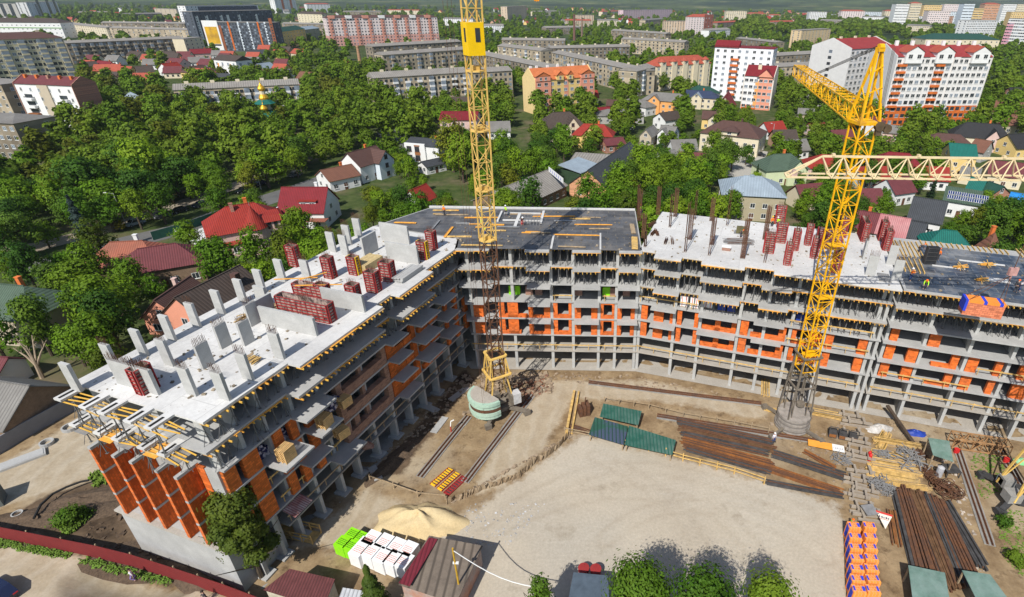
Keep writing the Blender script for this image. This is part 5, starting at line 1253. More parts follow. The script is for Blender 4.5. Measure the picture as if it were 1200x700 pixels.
# wrinkled net fence
pts = [(524, 592), (545, 584), (560, 577), (588, 568), (610, 560), (625, 545), (640, 537), (655, 525), (667, 512)]
P_ = [G(*p) for p in pts]; b = MB(); c = MB(); r = random.Random(5)
for i in range(len(P_) - 1):
    a, d = P_[i], P_[i + 1]
    for q in range(6):
        p, s = a.lerp(d, q / 6), a.lerp(d, (q + 1) / 6); j = [r.uniform(-.18, .18) for _ in range(4)]
        b.face([(p.x, p.y + j[0], 0), (s.x, s.y + j[1], 0), (s.x + j[3], s.y + j[2], 1.0 + j[1]), (p.x + j[2], p.y + j[3], 1.0 + j[0])])
nf = thing('net_fence', 'sagging brown net fence winding across the yard to the green roofs', 'fence', (0, 0, 0)); b.build('netting', mat('brown netting', (.22, .15, .09), var=.5, scale=3, col2=(.38, .3, .2)), nf, fix=False)
for p in P_:
    c = MB(); c.bar((p.x, p.y, 0), (p.x + r.uniform(-.1, .1), p.y, 1.5), .08); c.build('post', M_timber_w, nf, fix=False)
rubble('rubble', 'scrap and earth heaped along the net fence', 'rubble', [P_[0], P_[-1], P_[-1] + Vector((.9, .3, 0)), P_[0] + Vector((.6, .9, 0))], 150, .06, .3, M_rubble, seed=33)
# access ramp at the left wing
t = thing('timber_ramp', 'yellow timber access ramp with railings into the left wing', 'ramp', G(325, 622), 0); o0 = G(325, 622); A, B_ = Vector((0, 0, .2)), G(372, 632) - o0; B_.z = .2
d = (B_ - A).normalized(); nrm = Vector((-d.y, d.x, 0)); b = MB(); b.bar(A, B_, 1.5, .1); b.build('deck', M_timber, t, fix=False)
for s in (-1, 1):
    b = MB()
    for z in (.7, 1.2): b.bar(A + nrm * s * .75 + Vector((0, 0, z)), B_ + nrm * s * .75 + Vector((0, 0, z)), .1, .14)
    for q in range(5): p = A.lerp(B_, q / 4) + nrm * s * .75; b.bar(p - Vector((0, 0, .2)), p + Vector((0, 0, 1.3)), .1)
    b.build('railing', M_timber, t, fix=False)
b = MB()
for q, (x0, y0, x1, y1) in enumerate([(436, 548, 444, 563), (528, 470, 548, 455), (508, 508, 522, 490), (500, 477, 513, 483)]): 
    A, B_ = G(x0, y0), G(x1, y1); b = MB(); b.bar((A.x, A.y, .12), (B_.x, B_.y, .14), 1.0, .15); tag(b.build('concrete_slab', M_conc, fix=False), ['pale concrete slab on the soil near the left wing columns', 'concrete slab laid over the trench near the inner corner', 'concrete slab at the trench beside the rail', 'grey concrete slab lying alone on the yellow dirt'][q], 'concrete slab')
# water standpipe
b = MB(); b.tube((0, 0, 0), (0, 0, 1.1), .09, 8); b.bar((0, 0, 1.1), (.1, .1, 1.9), .12, m=1); b.bar((.1, .1, 1.9), (.55, .2, 2.1), .12, m=1); o = b.build('standpipe', [mat('red pipe', (.5, .05, .04)), M_white]); o.location = at(529, 507); tag(o, 'red and white standpipe at the end of the left rail', 'standpipe')
# ------------------------------------------------------------------ foreground left
def wallrun(name, label, cat, pts, h, t_, m, post=None, z=0):
    o0 = G(*pts[0]); th = thing(name, label, cat, o0, 0); b = MB(); P_ = [G(*p) - o0 for p in pts]
    for i in range(len(P_) - 1):
        a, d = P_[i], P_[i + 1]; b.bar((a.x, a.y, z + h / 2), (d.x, d.y, z + h / 2), t_, h)
    b.build('panels', m, th, fix=False)
    if post:
        for i in range(len(P_) - 1):
            a, d = P_[i], P_[i + 1]; k = max(1, int((d - a).length / 2.5))
            for q in range(k): p = a.lerp(d, q / k); n = (d - a).normalized(); c = MB(); c.box(p.x - n.y * .12 - .05, p.x - n.y * .12 + .05, p.y + n.x * .12 - .05, p.y + n.x * .12 + .05, 0, h + .12); c.build('post', post, th, fix=False)
    return th
wallrun('metal_fence', 'long dark red corrugated fence between the road and the building trench', 'fence', [(-70, 618), (0, 631), (40, 639), (80, 647), (120, 655), (160, 665), (210, 681), (267, 700), (330, 724)], 2.1, .06, mat('dark red corrugated fence', (.19, .022, .022), var=.12, stripe=.2, stripe_col=(.12, .014, .014)), M_timber_w)
wallrun('concrete_wall', 'grey concrete wall with faint graffiti beside the haul road', 'wall', [(-12, 540), (32, 513), (62, 496), (96, 477)], 2.3, .2, mat('graffiti concrete', (.24, .24, .25), var=.12, scale=.6, col2=(.24, .27, .38), thresh=(.66, .74)))
b = MB(); b.box(-2.2, 2.2, -.85, .85, 0, .35); b.box(-2.0, 2.0, -.7, .7, .351, .4); o = b.build('concrete_slab', M_conc); o.location = at(28, 540); o.rotation_euler = (0, 0, .78); tag(o, 'thick white precast slab lying beside the concrete wall', 'concrete slab')
for px, py, lab, r0 in ((83, 503, 'large concrete ring lying by the haul road', .95), (56, 521, 'broken concrete ring behind the white precast slab', .8), (22, 605, 'round manhole ring in the soil by the red fence', .55)):
    b = MB(); n = 16; r1 = r0 * .78
    for k in range(n):
        a, c = 2 * PI * k / n, 2 * PI * (k + 1) / n
        f = lambda r, t, z: (r * math.cos(t), r * math.sin(t), z)
        b.face([f(r0, a, 0), f(r0, c, 0), f(r0, c, .5), f(r0, a, .5)]); b.face([f(r1, a, .5), f(r1, c, .5), f(r1, c, 0), f(r1, a, 0)]); b.face([f(r0, a, .5), f(r0, c, .5), f(r1, c, .5), f(r1, a, .5)])
    o = b.build('concrete_ring', M_conc, fix=False); o.location = at(px, py); tag(o, lab, 'concrete ring')
b = MB(); P_ = [G(x, y) for x, y in ((44, 614), (52, 598), (66, 585), (82, 577), (98, 571), (108, 569))]
for i in range(5): b.tube((P_[i].x, P_[i].y, .9), (P_[i + 1].x, P_[i + 1].y, .9), .13, 8)
tag(b.build('drain_pipe', M_black), 'black plastic pipe curving over the soil bank', 'pipe')
b = MB(); b.box(-1.2, 1.2, -1, 1, 0, 2.2); b.box(-1.3, 1.3, -1.1, 1.1, 2.2, 2.32, 1); o = b.build('site_cabin', [mat('grey green cabin', (.13, .15, .15)), M_steel]); o.location = at(-9, 592); o.rotation_euler = (0, 0, .6); tag(o, 'grey cabin at the left edge beside the road', 'cabin')
# ------------------------------------------------------------------ houses
def R_(name, c, v=.16, st=.42, rough=.75, c2=None): return mat(name, c, var=v, scale=.7, stripe=st, rough=rough, col2=c2, fine=.12)
RF = dict(red=R_('bright red roof', (.30, .03, .02)), dred=R_('dark red roof', (.20, .016, .022)), maroon=R_('maroon roof', (.15, .04, .045)), brown=R_('brown roof', (.105, .055, .045)),
          dbrown=R_('dark brown roof', (.075, .055, .045), st=.6), grey=R_('grey slate roof', (.22, .21, .195), st=.5, c2=(.15, .14, .13)), dgrey=R_('dark grey roof', (.055, .06, .068)),
          bluegrey=R_('blue grey tin roof', (.33, .40, .46), c2=(.26, .31, .36), rough=.5), navy=R_('navy roof', (.035, .05, .10)), green=R_('grey green roof', (.075, .115, .08)),
          teal=R_('teal roof', (.010, .13, .105)), orange=R_('orange tile roof', (.56, .17, .06)), rust=R_('rust red tin roof', (.36, .115, .07), c2=(.2, .09, .06)), dgreen=R_('dark green roof', (.02, .075, .055)),
          tile=R_('brick red tile roof', (.40, .085, .05)), pink=R_('faded pink roof', (.50, .25, .25), c2=(.40, .12, .13)), rbrown=R_('reddish brown roof', (.19, .085, .055)), black=R_('black slate roof', (.03, .03, .032)),
          lgrey=R_('pale grey sheet roof', (.42, .43, .44), rough=.6), shale=R_('asbestos roof', (.30, .28, .25), st=1.0, c2=(.22, .20, .18)))
def W_(name, c, v=.06, c2=None): return mat(name, c, var=v, scale=.5, col2=c2, thresh=(.55, .85), fine=.05)
WL = dict(white=W_('white render', (.74, .74, .73)), cream=W_('cream render', (.66, .58, .42)), yellow=W_('yellow render', (.72, .52, .20)), orange=W_('orange render', (.74, .36, .12)), pink=W_('pink render', (.62, .44, .39)),
          beige=W_('beige render', (.48, .41, .31)), grey=W_('grey render', (.38, .37, .34)), khaki=W_('khaki render', (.40, .35, .24)), brick=mat('red brick wall', (.38, .14, .08), var=.2, scale=2, brick=(.5, .2, (.4, .3, .25), .03, (PI/2, 0, 0))),
          obrick=mat('orange brick wall', (.60, .27, .13), var=.15, scale=2, brick=(.5, .2, (.5, .35, .25), .03, (PI/2, 0, 0))), lgreen=W_('pale green render', (.60, .66, .42)), salmon=W_('salmon render', (.70, .30, .2)), bbrick=mat('brown rough brick', (.22, .15, .10), var=.3, scale=1.5, fine=.4), lblue=W_('pale blue render', (.62, .68, .74)))
M_chim = mat('orange chimney', (.62, .16, .04), var=.15)
WM = {}
def win_mesh(wd, h, fr='w'):
    k = (round(wd, 2), round(h, 2), fr)
    if k not in WM:
        b = MB(); t = .07
        b.box(-wd / 2, wd / 2, -.03, .02, 0, h, 1)
        for x in (-wd / 2, wd / 2 - t): b.box(x, x + t, -.06, -.031, 0, h)
        if wd > .9: b.box(-t / 2, t / 2, -.06, -.031, t, h - t)
        b.box(-wd / 2 + t, wd / 2 - t, -.06, -.031, 0, t); b.box(-wd / 2 + t, wd / 2 - t, -.06, -.031, h - t, h)
        b.box(-wd / 2 - .06, wd / 2 + .06, -.13, -.0, -.08, -.003)
        WM[k] = b.mesh('window', [M_white if fr != 'd' else M_rust, M_glass if fr != 'l' else M_glass_l])
    return WM[k]
HOUSES = []
def house(label, r0, r1, zr, Wd, wh, roof, wall, kind='gable', cat='house', name='house', chim=1, wins=1, over=.5, L=None, fr='w', extra=None, az=None, back=None, ccol=None):
    """ridge ends r0, r1 in the photograph at height zr; local x runs along the ridge, y away from the camera"""
    A, B_ = G(r0[0], r0[1], zr), G(r1[0], r1[1], zr); c = (A + B_) / 2; d = B_ - A
    a = math.atan2(d.y, d.x) if az is None else az; Lr = d.length if L is None else L
    Lt = Lr if kind in ('gable', 'shed') else Lr + Wd * .85
    t = thing(name, label, cat, (c.x, c.y, 0), a)
    HOUSES.append((c.x, c.y, max(Lt, Wd) / 2 + .5, a, Lt / 2 + .8, Wd / 2 + .8))
    hw = Wd / 2; b = MB()
    rise = zr - wh
    if kind == 'gable':
        b.sweep([(-hw, 0), (hw, 0), (hw, wh), (0, zr - .12), (-hw, wh)], -Lt / 2, Lt / 2)
    else: b.box(-Lt / 2, Lt / 2, -hw, hw, 0, wh)
    b.build('wall', wall, t)
    b = MB(); s = rise / hw; o = over; th = .16
    if kind == 'gable':
        for sg in (-1, 1):
            b.sweep([(0, zr), (sg * (hw + o), wh - s * o), (sg * (hw + o), wh - s * o + th), (0, zr + th)], -Lt / 2 - o * .7, Lt / 2 + o * .7)
    elif kind == 'shed':
        b.sweep([(-hw - o, wh + .02), (hw + o, zr), (hw + o, zr + th), (-hw - o, wh + th + .02)], -Lt / 2 - o, Lt / 2 + o)
    else:
        x, y = Lt / 2 + o, hw + o; ze = wh - s * o * .6 + .02; e = [(-x, -y, ze), (x, -y, ze), (x, y, ze), (-x, y, ze)]; q0, q1 = (-Lr / 2, 0, zr), (Lr / 2, 0, zr)
        if Lr < .3: q0 = q1 = (0, 0, zr)
        for f in ([e[0], e[1], q1, q0], [e[2], e[3], q0, q1], [e[1], e[2], q1], [e[3], e[0], q0]):
            if len(set(f)) > 2: b.face(list(dict.fromkeys(f)))
        b.face(e[::-1])
    rf = b.build('roof', roof, t, fix=kind != 'gable')
    b = MB()
    if kind == 'gable': b.box(-Lt / 2 - o * .7, Lt / 2 + o * .7, -.14, .14, zr + th - .02, zr + th + .07)
    elif kind == 'hip' and Lr > .3: b.box(-Lr / 2, Lr / 2, -.12, .12, zr - .05, zr + .1)
    if b.v: b.build('ridge_cap', roof, rf, fix=False)
    for k in range(chim):
        b = MB(); x = Lr * (.22 if k == 0 else -.3); y = hw * (.25 if k == 0 else -.2)
        b.box(x - .35, x + .35, y - .3, y + .3, zr - rise * .5, zr + .9); b.box(x - .42, x + .42, y - .37, y + .37, zr + .9, zr + 1.05); b.build('chimney', ccol or (M_chim if k == 0 else WL['brick']), rf)
    if wins:
        fl = max(1, int((wh - .4) / 2.7)); n = max(1, int(Lt / 3.0)); me = win_mesh(1.3, 1.35, fr)
        for f in range(fl):
            for k in range(n):
                x = -Lt / 2 + Lt * (k + .5) / n
                put('window', me, t, (x, -hw - .01, .9 + f * 2.8))
        for sg in (-1, 1):
            for f in range(fl + (1 if kind == 'gable' and rise > 2 else 0)):
                for y in ((-hw * .45, hw * .45) if f < fl else (0,)):
                    put('window', me, t, (sg * (Lt / 2 + .01), y, .9 + f * 2.8), PI / 2 * sg)
        b = MB(); b.box(-.5, .5, -hw - .06, -hw - .003, 0, 2.1); b.build('door', M_rust, t, fix=False)
    if extra: extra(t, Lt, hw, wh, zr)
    return t
def gable_wing(roof, wall, x=0, wd=5, out=3, fr='w', zr=None):
    """a cross gable toward the camera"""
    def f(t, Lt, hw, wh, zt):
        z = zr or zt - .35; h = wd / 2; b = MB()
        b.face([(x - h, -hw - out, 0), (x + h, -hw - out, 0), (x + h, -hw - out, wh), (x, -hw - out, z - .1), (x - h, -hw - out, wh)])
        b.face([(x - h, -hw - out, 0), (x - h, -hw - out, wh), (x - h, -hw, wh), (x - h, -hw, 0)]); b.face([(x + h, -hw - out, 0), (x + h, -hw - out, wh), (x + h, -hw, wh), (x + h, -hw, 0)])
        b.build('gable_front', wall, t); b = MB()
        for s in (-1, 1):
            p = [(x, -hw - out - .4, z), (x + s * (h + .4), -hw - out - .4, wh - .3), (x + s * (h + .4), -.2, wh - .3), (x, -.2, z)]
            b.face([(a, c, d + .14) for a, c, d in p]); b.face(p)
            b.face([p[0], p[1], (p[1][0], p[1][1], p[1][2] + .14), (p[0][0], p[0][1], p[0][2] + .14)])
        b.build('gable_roof', roof, t, fix=False)
        for fl in range(max(1, int(wh / 2.8)) + 1): put('window', win_mesh(1.3, 1.4, fr), t, (x, -hw - out - .02, .8 + fl * 2.75))
    return f
H = house
# left group
def villa(t, Lt, hw, wh, zr):
    b = MB(); x, y = 1.5, -hw - .4; b.tube((x, y, 0), (x, y, wh + .3), 2.1, 18); q = b.build('turret', WL['pink'], t)
    b = MB(); b.tube((x, y, wh + .31), (x, y, zr + 1.2), 2.7, 18, .05); b.build('turret_roof', RF['red'], q)
    b = MB(); b.tube((x, y, zr + 1.2), (x, y, zr + 2.2), .05, 6); b.build('spire', M_steel, q)
    b = MB(); b.box(3.4, 6.6, -hw - 1.2, -hw, 0, wh + 1.2); d = b.build('dormer_bay', WL['pink'], t)
    b = MB(); b.sweep([(-hw - 1.6, wh + 1.2), (-hw + 3, wh + 1.2), (-hw + 2.6, wh + 2.8), (-hw - .4, wh + 2.4)], 3.0, 7.0); b.build('dormer_roof', RF['red'], d)
    for xx in (4.3, 5.6): put('window', win_mesh(.8, 1.5, 'd'), t, (xx, -hw - 1.22, wh - .4)); put('window', win_mesh(.8, 1.5, 'd'), t, (xx, -hw - 1.22, wh - 3.4))
    b = MB(); b.box(-3.5, -2.6, -hw * .55, -hw * .35, 0, .1); o = b.build('roof_window', M_glass_l, t); o.location = (0, 0, wh + (zr - wh) * .56); o.rotation_euler = (.6, 0, 0)
H('red roofed pink villa with a round turret and orange chimneys beside the street', (262, 243), (299, 237), 10, 11.5, 5.8, RF['red'], WL['pink'], 'hip', extra=villa, chim=2, L=6)
H('small bright red hip roofed annex in front of the turret villa', (259, 268), (262, 267.5), 6.0, 7, 3.2, RF['red'], WL['pink'], 'hip', L=.2, chim=0)
def mans(t, Lt, hw, wh, zr):
    for s in (-.55, .55): put('window', win_mesh(1.3, 1.3), t, (s * 2 + 1.5, -hw * .62 - .45, wh + .55))
    b = MB(); b.sweep([(-hw * .62 - .4, wh + .3), (-hw * .62 - .4, wh + 2.0), (-hw * .2, wh + 2.2), (-hw * .2, wh)], -.6, 3.6); b.build('dormer', WL['white'], t)
    b = MB(); b.box(-.9, 3.9, -hw * .62 - .8, -hw * .1, wh + 2.21, wh + 2.36); b.build('dormer_roof', RF['red'], t)
    b = MB(); b.box(2, 7, -hw - 3.0, -hw - .5, 2.9, 3.05); b.build('porch_roof', RF['rust'], t)
    b = MB(); b.box(-Lt / 2 - .35, -Lt / 2 - .02, -hw - .1, hw + .1, 0, wh + 1.0); b.build('fire_wall', WL['white'], t)
H('white house with a bright red mansard roof and a small arched dormer', (331, 220), (383, 220), 9.3, 10.5, 4.6, RF['dred'], WL['white'], 'gable', extra=mans, chim=1, ccol=WL['white'])
H('long low brown tin roofed house with white side walls behind the red mansard house', (376, 200), (411, 193), 6.0, 9, 3.6, RF['rbrown'], WL['white'], 'gable', chim=1)
H('white house with brown roof and cross gable near the parking yard', (407, 180), (440, 171), 9.2, 9, 5.6, RF['brown'], WL['white'], 'gable', extra=gable_wing(RF['brown'], WL['lblue'], 3.2, 6.5, 2.2, 'd'), chim=1)
def modern(t, Lt, hw, wh, zr):
    b = MB(); b.box(-Lt / 2, Lt * .12, -hw - .7, -hw - .01, 0, wh + .5); f = b.build('front_block', WL['white'], t)
    b = MB()
    for k, x in enumerate((-Lt * .36, -Lt * .12)):
        for z in (.7, 3.8): put('window', win_mesh(1.9, 1.9, 'd'), t, (x, -hw - .72, z))
    b.box(-Lt * .2, -Lt * .03, -hw - .78, -hw - .701, 2.7, 3.7); b.box(-Lt * .2, -Lt * .03, -hw - .78, -hw - .701, 5.8, 6.2); b.build('wood_panel', mat('warm wood panel', (.32, .13, .05)), f, fix=False)
H('modern white house with big windows, wood panels and grey flat pitched roof', (482, 161), (520, 164), 7.6, 9, 6.2, RF['dgrey'], WL['white'], 'gable', extra=modern, chim=1, wins=0)
H('small garage with a dark grey roof in front of the modern white house', (494, 190), (517, 185), 4.0, 5, 2.8, RF['dgrey'], WL['white'], 'gable', chim=0)
H('big pink hall with a red roof behind the left crane mast', (518, 131), (560, 131), 11, 14, 9, RF['dred'], WL['pink'], 'gable', chim=0, cat='hall')
H('red tin roof peeking out of the trees behind the roof deck', (480, 224), (499, 216), 6, 6, 3, RF['red'], WL['white'], 'gable', chim=0)
H('small maroon roofed outbuilding right of the modern white house', (516, 171), (527, 165), 5.2, 6, 3.2, RF['dred'], WL['cream'], 'gable', chim=0)
H('house with a rusty red tin roof half hidden by trees', (128, 284), (167, 282), 7.2, 9.5, 3.8, RF['rust'], WL['bbrick'], 'hip', chim=1, ccol=WL['white'])
H('maroon hip roofed brown brick house right of the rusty tin roof', (160, 292), (206, 285), 7.6, 9, 4.4, RF['maroon'], WL['bbrick'], 'hip', chim=0)
def lodge(t, Lt, hw, wh, zr):
    b = MB(); b.box(2.6, 3.6, -hw * .5, -hw * .3, wh + 1.0, zr + .4); b.build('chimney', RF['brown'], t)
H('large dark brown roofed house with salmon walls next to the left wing', (206, 349), (280, 312), 9.0, 12, 4.2, RF['dbrown'], WL['salmon'], 'gable', extra=lodge, chim=0)
H('smaller brown roofed part house with a low wing behind the large brown roof', (182, 352), (222, 325), 7.0, 7, 3.6, RF['brown'], WL['salmon'], 'gable', chim=1, ccol=WL['pink'])
H('pinkish house with a dark green roof and orange chimney at the left edge', (-25, 331), (36, 336), 9.2, 9.5, 5.6, RF['green'], WL['beige'], 'hip', chim=1, fr='d', L=7.5)
H('brown brick barn with a grey slate roof at the left edge', (-40, 442), (33, 453), 6.4, 9, 3.0, RF['grey'], WL['bbrick'], 'gable', chim=0, cat='barn', wins=0)
H('small white walled outhouse with a pink roof at the left edge among trees', (-12, 418), (8, 420), 4.5, 4, 3.0, RF['maroon'], WL['white'], 'gable', chim=0, wins=0)
# behind the middle wing
H('long grey asbestos roofed shed behind the middle wing', (576, 226), (641, 200), 7.0, 14, 3.6, RF['shale'], WL['bbrick'], 'gable', chim=0, cat='shed', name='long_shed')
b = MB(); A, B_ = G(643, 199, 7.4), G(660, 213, 7.4); A.z = B_.z = 7.6; d = (B_ - A); b.bar(A, B_, .1, 1.5)
bn = b.build('banner', WL['white'], fix=False); tag(bn, 'white banner strip with blue lettering on the end of the grey shed roof', 'banner')
b = MB(); nn = Vector((d.y, -d.x, 0)).normalized()
for k in range(6):
    p = A.lerp(B_, .14 + k * .14) + nn * .062; e = d.normalized() * .26
    b.face([p - e + Vector((0, 0, -.4)), p - e * .4 + Vector((0, 0, .42)), p + e * .5 + Vector((0, 0, .42 - .2 * (k % 2))), p + e + Vector((0, 0, -.4))])
b.build('lettering', M_blue_l, bn, fix=False)
H('blue grey lean-to metal roof beside the banner', (668, 196), (690, 187), 5.6, 8, 4.2, RF['bluegrey'], mat('dark green boards', (.03, .06, .03)), 'shed', chim=0, wins=0)
H('low grey flat roofed workshop behind the blue grey roof', (672, 183), (716, 186), 4.6, 9, 3.6, RF['shale'], WL['grey'], 'shed', chim=0)
H('house with a long slate blue roof and an orange brick gable behind the middle wing', (689, 200), (738, 167), 8.6, 12, 4.0, RF['dgrey'], WL['obrick'], 'gable', chim=0)
H('dark brown roofed chalet with balconies in front of the orange apartment block', (647, 132), (668, 131), 11, 12, 6.0, RF['dbrown'], WL['cream'], 'hip', extra=gable_wing(RF['dbrown'], WL['cream'], 3, 6, 1.5, 'd', 10), chim=1)
H('small yellow house with a bright red roof and front gable', (684, 145), (708, 146), 8.6, 9, 5.0, RF['red'], WL['yellow'], 'hip', extra=gable_wing(RF['red'], WL['yellow'], -1, 6, 1.2), chim=1)
H('low house with a maroon roof right below the yellow house', (707, 163), (729, 161), 5, 6, 3.2, RF['maroon'], WL['brick'], 'gable', chim=0)
H('low grey roofed house group right of the orange apartment block', (711, 128), (742, 128), 6, 11, 3.8, RF['grey'], WL['grey'], 'hip', chim=0)
H('dark red roofed low house beside the orange apartment block', (700, 126), (714, 125), 5.5, 8, 3.5, RF['dred'], WL['brick'], 'hip', chim=0)
H('long dark brown roofed low house near the car park', (712, 117), (738, 118), 6, 8, 3.8, RF['brown'], WL['brick'], 'gable', chim=0)
H('grey roofed house left of the orange two storey house', (738, 115), (757, 118), 7, 9, 4.5, RF['grey'], WL['white'], 'hip', chim=0)
H('orange two storey house with a long grey hip roof', (766, 108), (797, 110), 10.2, 11, 7, RF['grey'], WL['orange'], 'hip', extra=gable_wing(RF['grey'], WL['orange'], -5, 6, 1, zr=9.6), chim=1)
H('house with a navy blue panelled roof behind the cream villa', (800, 105), (834, 107), 9, 10, 6, RF['navy'], WL['cream'], 'hip', extra=gable_wing(RF['bluegrey'], WL['cream'], 1, 6, 1.5, zr=8.4), chim=1)
H('dark green roofed house beside the white nine storey block', (818, 100), (832, 102), 9, 10, 6, RF['dgreen'], WL['white'], 'hip', chim=0)
H('steep maroon gabled chalet with a pale pink front', (850, 114), (854, 107), 9.4, 9, 3.2, RF['dred'], WL['pink'], 'gable', chim=0)
H('yellow house with a brown roof below the maroon chalet', (824, 130), (844, 131), 7.5, 8, 4.8, RF['brown'], WL['yellow'], 'gable', extra=gable_wing(RF['brown'], WL['cream'], 1, 4, 1.5, zr=6.6), chim=0)
def cream(t, Lt, hw, wh, zr):
    b = MB(); b.sweep([(-hw - .3, wh + .1), (-hw - .3, wh + 1.5), (-hw + 3, wh + 1.5), (-hw + 3, wh + .1)], -3, 3); b.build('attic', WL['cream'], t)
    b = MB(); x, y0, y1, z = 3.6, -hw - .9, -hw + 4.4, wh + 1.52; b.face([(-x, y0, z), (x, y0, z), (0, y1, z + 1.5)]); b.face([(-x, y0, z), (0, y1, z + 1.5), (-x, y1, z)]); b.face([(x, y0, z), (x, y1, z), (0, y1, z + 1.5)]); b.build('attic_roof', RF['brown'], t, fix=False)
    put('window', win_mesh(1.6, .9), t, (0, -hw - .32, wh + .4))
    b = MB(); b.box(-2.2, 2.2, -hw - 1.2, -hw - .01, 3.2, 3.4)
    for x in (-2, -.7, .7, 2): b.box(x - .1, x + .1, -hw - 1.15, -hw - .95, 3.41, 6.2)
    b.build('balcony', WL['white'], t, fix=False)
H('large cream villa with a dark brown hip roof and a columned balcony', (847, 141), (877, 144), 11.2, 15, 7.2, RF['brown'], WL['cream'], 'hip', extra=cream, chim=1, ccol=RF['brown'])
H('white cottage with a grey pitched roof, right of the pair in the trees', (776, 147), (793, 149), 7, 7, 4.5, RF['grey'], WL['white'], 'gable', extra=gable_wing(RF['grey'], WL['white'], -1, 4, 1.4), chim=0)
H('small beige cottage with a grey gable, left of the pair in the trees', (757, 152), (766, 147), 6.6, 5, 4, RF['grey'], WL['beige'], 'gable', chim=0)
H('white cottage with a dark pitched roof left of the cream villa', (773, 133), (793, 130), 7, 8, 4.4, RF['dbrown'], WL['white'], 'gable', chim=0)
H('white lean house below the cottages at the edge of the big tree', (776, 178), (790, 176), 6, 6, 5, RF['grey'], WL['white'], 'gable', chim=0)
def tin(t, Lt, hw, wh, zr):
    b = MB(); b.box(-.8, .3, -.5, .5, zr - 1.6, zr + .3); b.build('roof_hatch', RF['bluegrey'], t)
H('big khaki house with a pale blue grey tin hip roof behind the right wing', (872, 206), (893, 207), 10.6, 13.5, 7.2, RF['bluegrey'], WL['khaki'], 'hip', extra=tin, chim=0)
H('small tin shed roof with rust stripes behind the white roof', (822, 246), (842, 238), 3.4, 5, 2.4, RF['lgrey'], WL['grey'], 'gable', chim=0, wins=0)
H('pale green house with a grey green hip roof left of the jib tip', (906, 181), (927, 180), 9.0, 10, 5.2, RF['green'], WL['lgreen'], 'hip', chim=1, extra=gable_wing(RF['green'], WL['lgreen'], 3, 6, 1.2, zr=8.2))
H('bright red hip roof seen through the jib lattice beside the yellow mast', (962, 181), (978, 182), 7.4, 11, 4, RF['red'], WL['pink'], 'hip', chim=0)
H('yellow house with a dark red roof seen through the jib lattice', (1041, 178), (1066, 180), 8.2, 9, 5, RF['dred'], WL['yellow'], 'hip', chim=0)
H('large yellow house with a teal roof behind the jib', (1113, 168), (1143, 170), 10.2, 11, 7, RF['teal'], WL['yellow'], 'gable', chim=0)
H('white house with a maroon roof below the jib', (1040, 210), (1064, 207), 7.2, 8, 4, RF['maroon'], WL['white'], 'gable', chim=1)
H('dark slate roofed house below the jib, upper one of two', (1072, 231), (1110, 237), 8.2, 11, 4.2, RF['dgrey'], WL['white'], 'gable', chim=0)
H('lower dark slate roof in front of the upper slate house', (1066, 259), (1086, 263), 6, 8, 3.4, RF['dgrey'], WL['brick'], 'gable', chim=0)
def solar(t, Lt, hw, wh, zr):
    b = MB(); s = math.atan2(zr - wh, 2 * hw)
    for k in range(6):
        for q in range(2):
            e = MB(); e.box(-.75, .75, -1.0, 1.0, 0, .06, 0)
            for g in range(3): e.box(-.7 + g * .5, -.3 + g * .5, -.95, .95, .061, .065, 1)
            o = e.build('solar_panel', [M_white, mat('solar cells', (.012, .03, .12), rough=.2, var=.1)], t, fix=False); o.location = (-Lt / 2 + 1.2 + k * 1.65, -hw * .55 + q * 2.3, wh + .35 + (zr - wh) * (.22 + q * 2.3 / (2 * hw))); o.rotation_euler = (s, 0, 0)
H('house carrying two rows of dark blue solar panels', (1110, 223), (1150, 229), 6.4, 7.5, 4.4, RF['green'], WL['white'], 'shed', extra=solar, chim=0)
H('small mint house with a teal roof right of the solar panels', (1139, 208), (1156, 211), 6.6, 6, 4, RF['teal'], WL['lgreen'], 'gable', chim=0)
H('brown shed with a long teal roof edge at the right', (1158, 213), (1176, 219), 5.6, 7, 3.4, RF['dgreen'], WL['brick'], 'gable', chim=0)
H('bright teal hip roofed house behind the blue black deck', (1104, 269), (1122, 271), 7.2, 8, 4, RF['teal'], WL['cream'], 'hip', chim=0)
H('long house with a dark maroon tin roof behind the right roof', (990, 244), (1030, 251), 7.0, 9, 3.8, RF['maroon'], WL['cream'], 'gable', chim=1)
H('house with a faded pink striped tin roof right of the maroon one', (1031, 251), (1066, 257), 7.0, 9, 3.8, RF['pink'], WL['white'], 'gable', chim=0)
H('steep brown pyramid tower roof behind the deck at the right', (1166, 272), (1166.5, 272), 11.0, 6.5, 4.2, RF['rbrown'], WL['bbrick'], 'hip', L=.1, chim=1, cat='tower roof')
H('long brown roofed house beside the pyramid tower', (1178, 290), (1225, 298), 6.2, 8, 3.6, RF['rbrown'], WL['bbrick'], 'gable', chim=0)
H('white gable end house with a maroon roof beside the yellow tower head', (1016, 135), (1034, 138), 10, 7, 8, RF['maroon'], WL['white'], 'hip', chim=0, L=1)
H('pink cottage with a grey roof under the big red and white block', (1034, 146), (1058, 148), 6, 8, 3.6, RF['grey'], WL['pink'], 'gable', chim=0)
H('black roofed manor with dormers at the right', (1133, 143), (1172, 146), 10, 11, 5.2, RF['black'], WL['cream'], 'hip', extra=gable_wing(RF['black'], WL['pink'], 4, 5, 1.4, zr=8.6), chim=1)
H('long rusty brown roofed house at the right edge', (1168, 118), (1215, 122), 9, 13, 4.6, RF['rbrown'], WL['khaki'], 'gable', chim=0)
H('second rusty brown roof in front of the long one at the right edge', (1186, 134), (1230, 138), 8, 11, 4, RF['rbrown'], WL['khaki'], 'hip', chim=0)
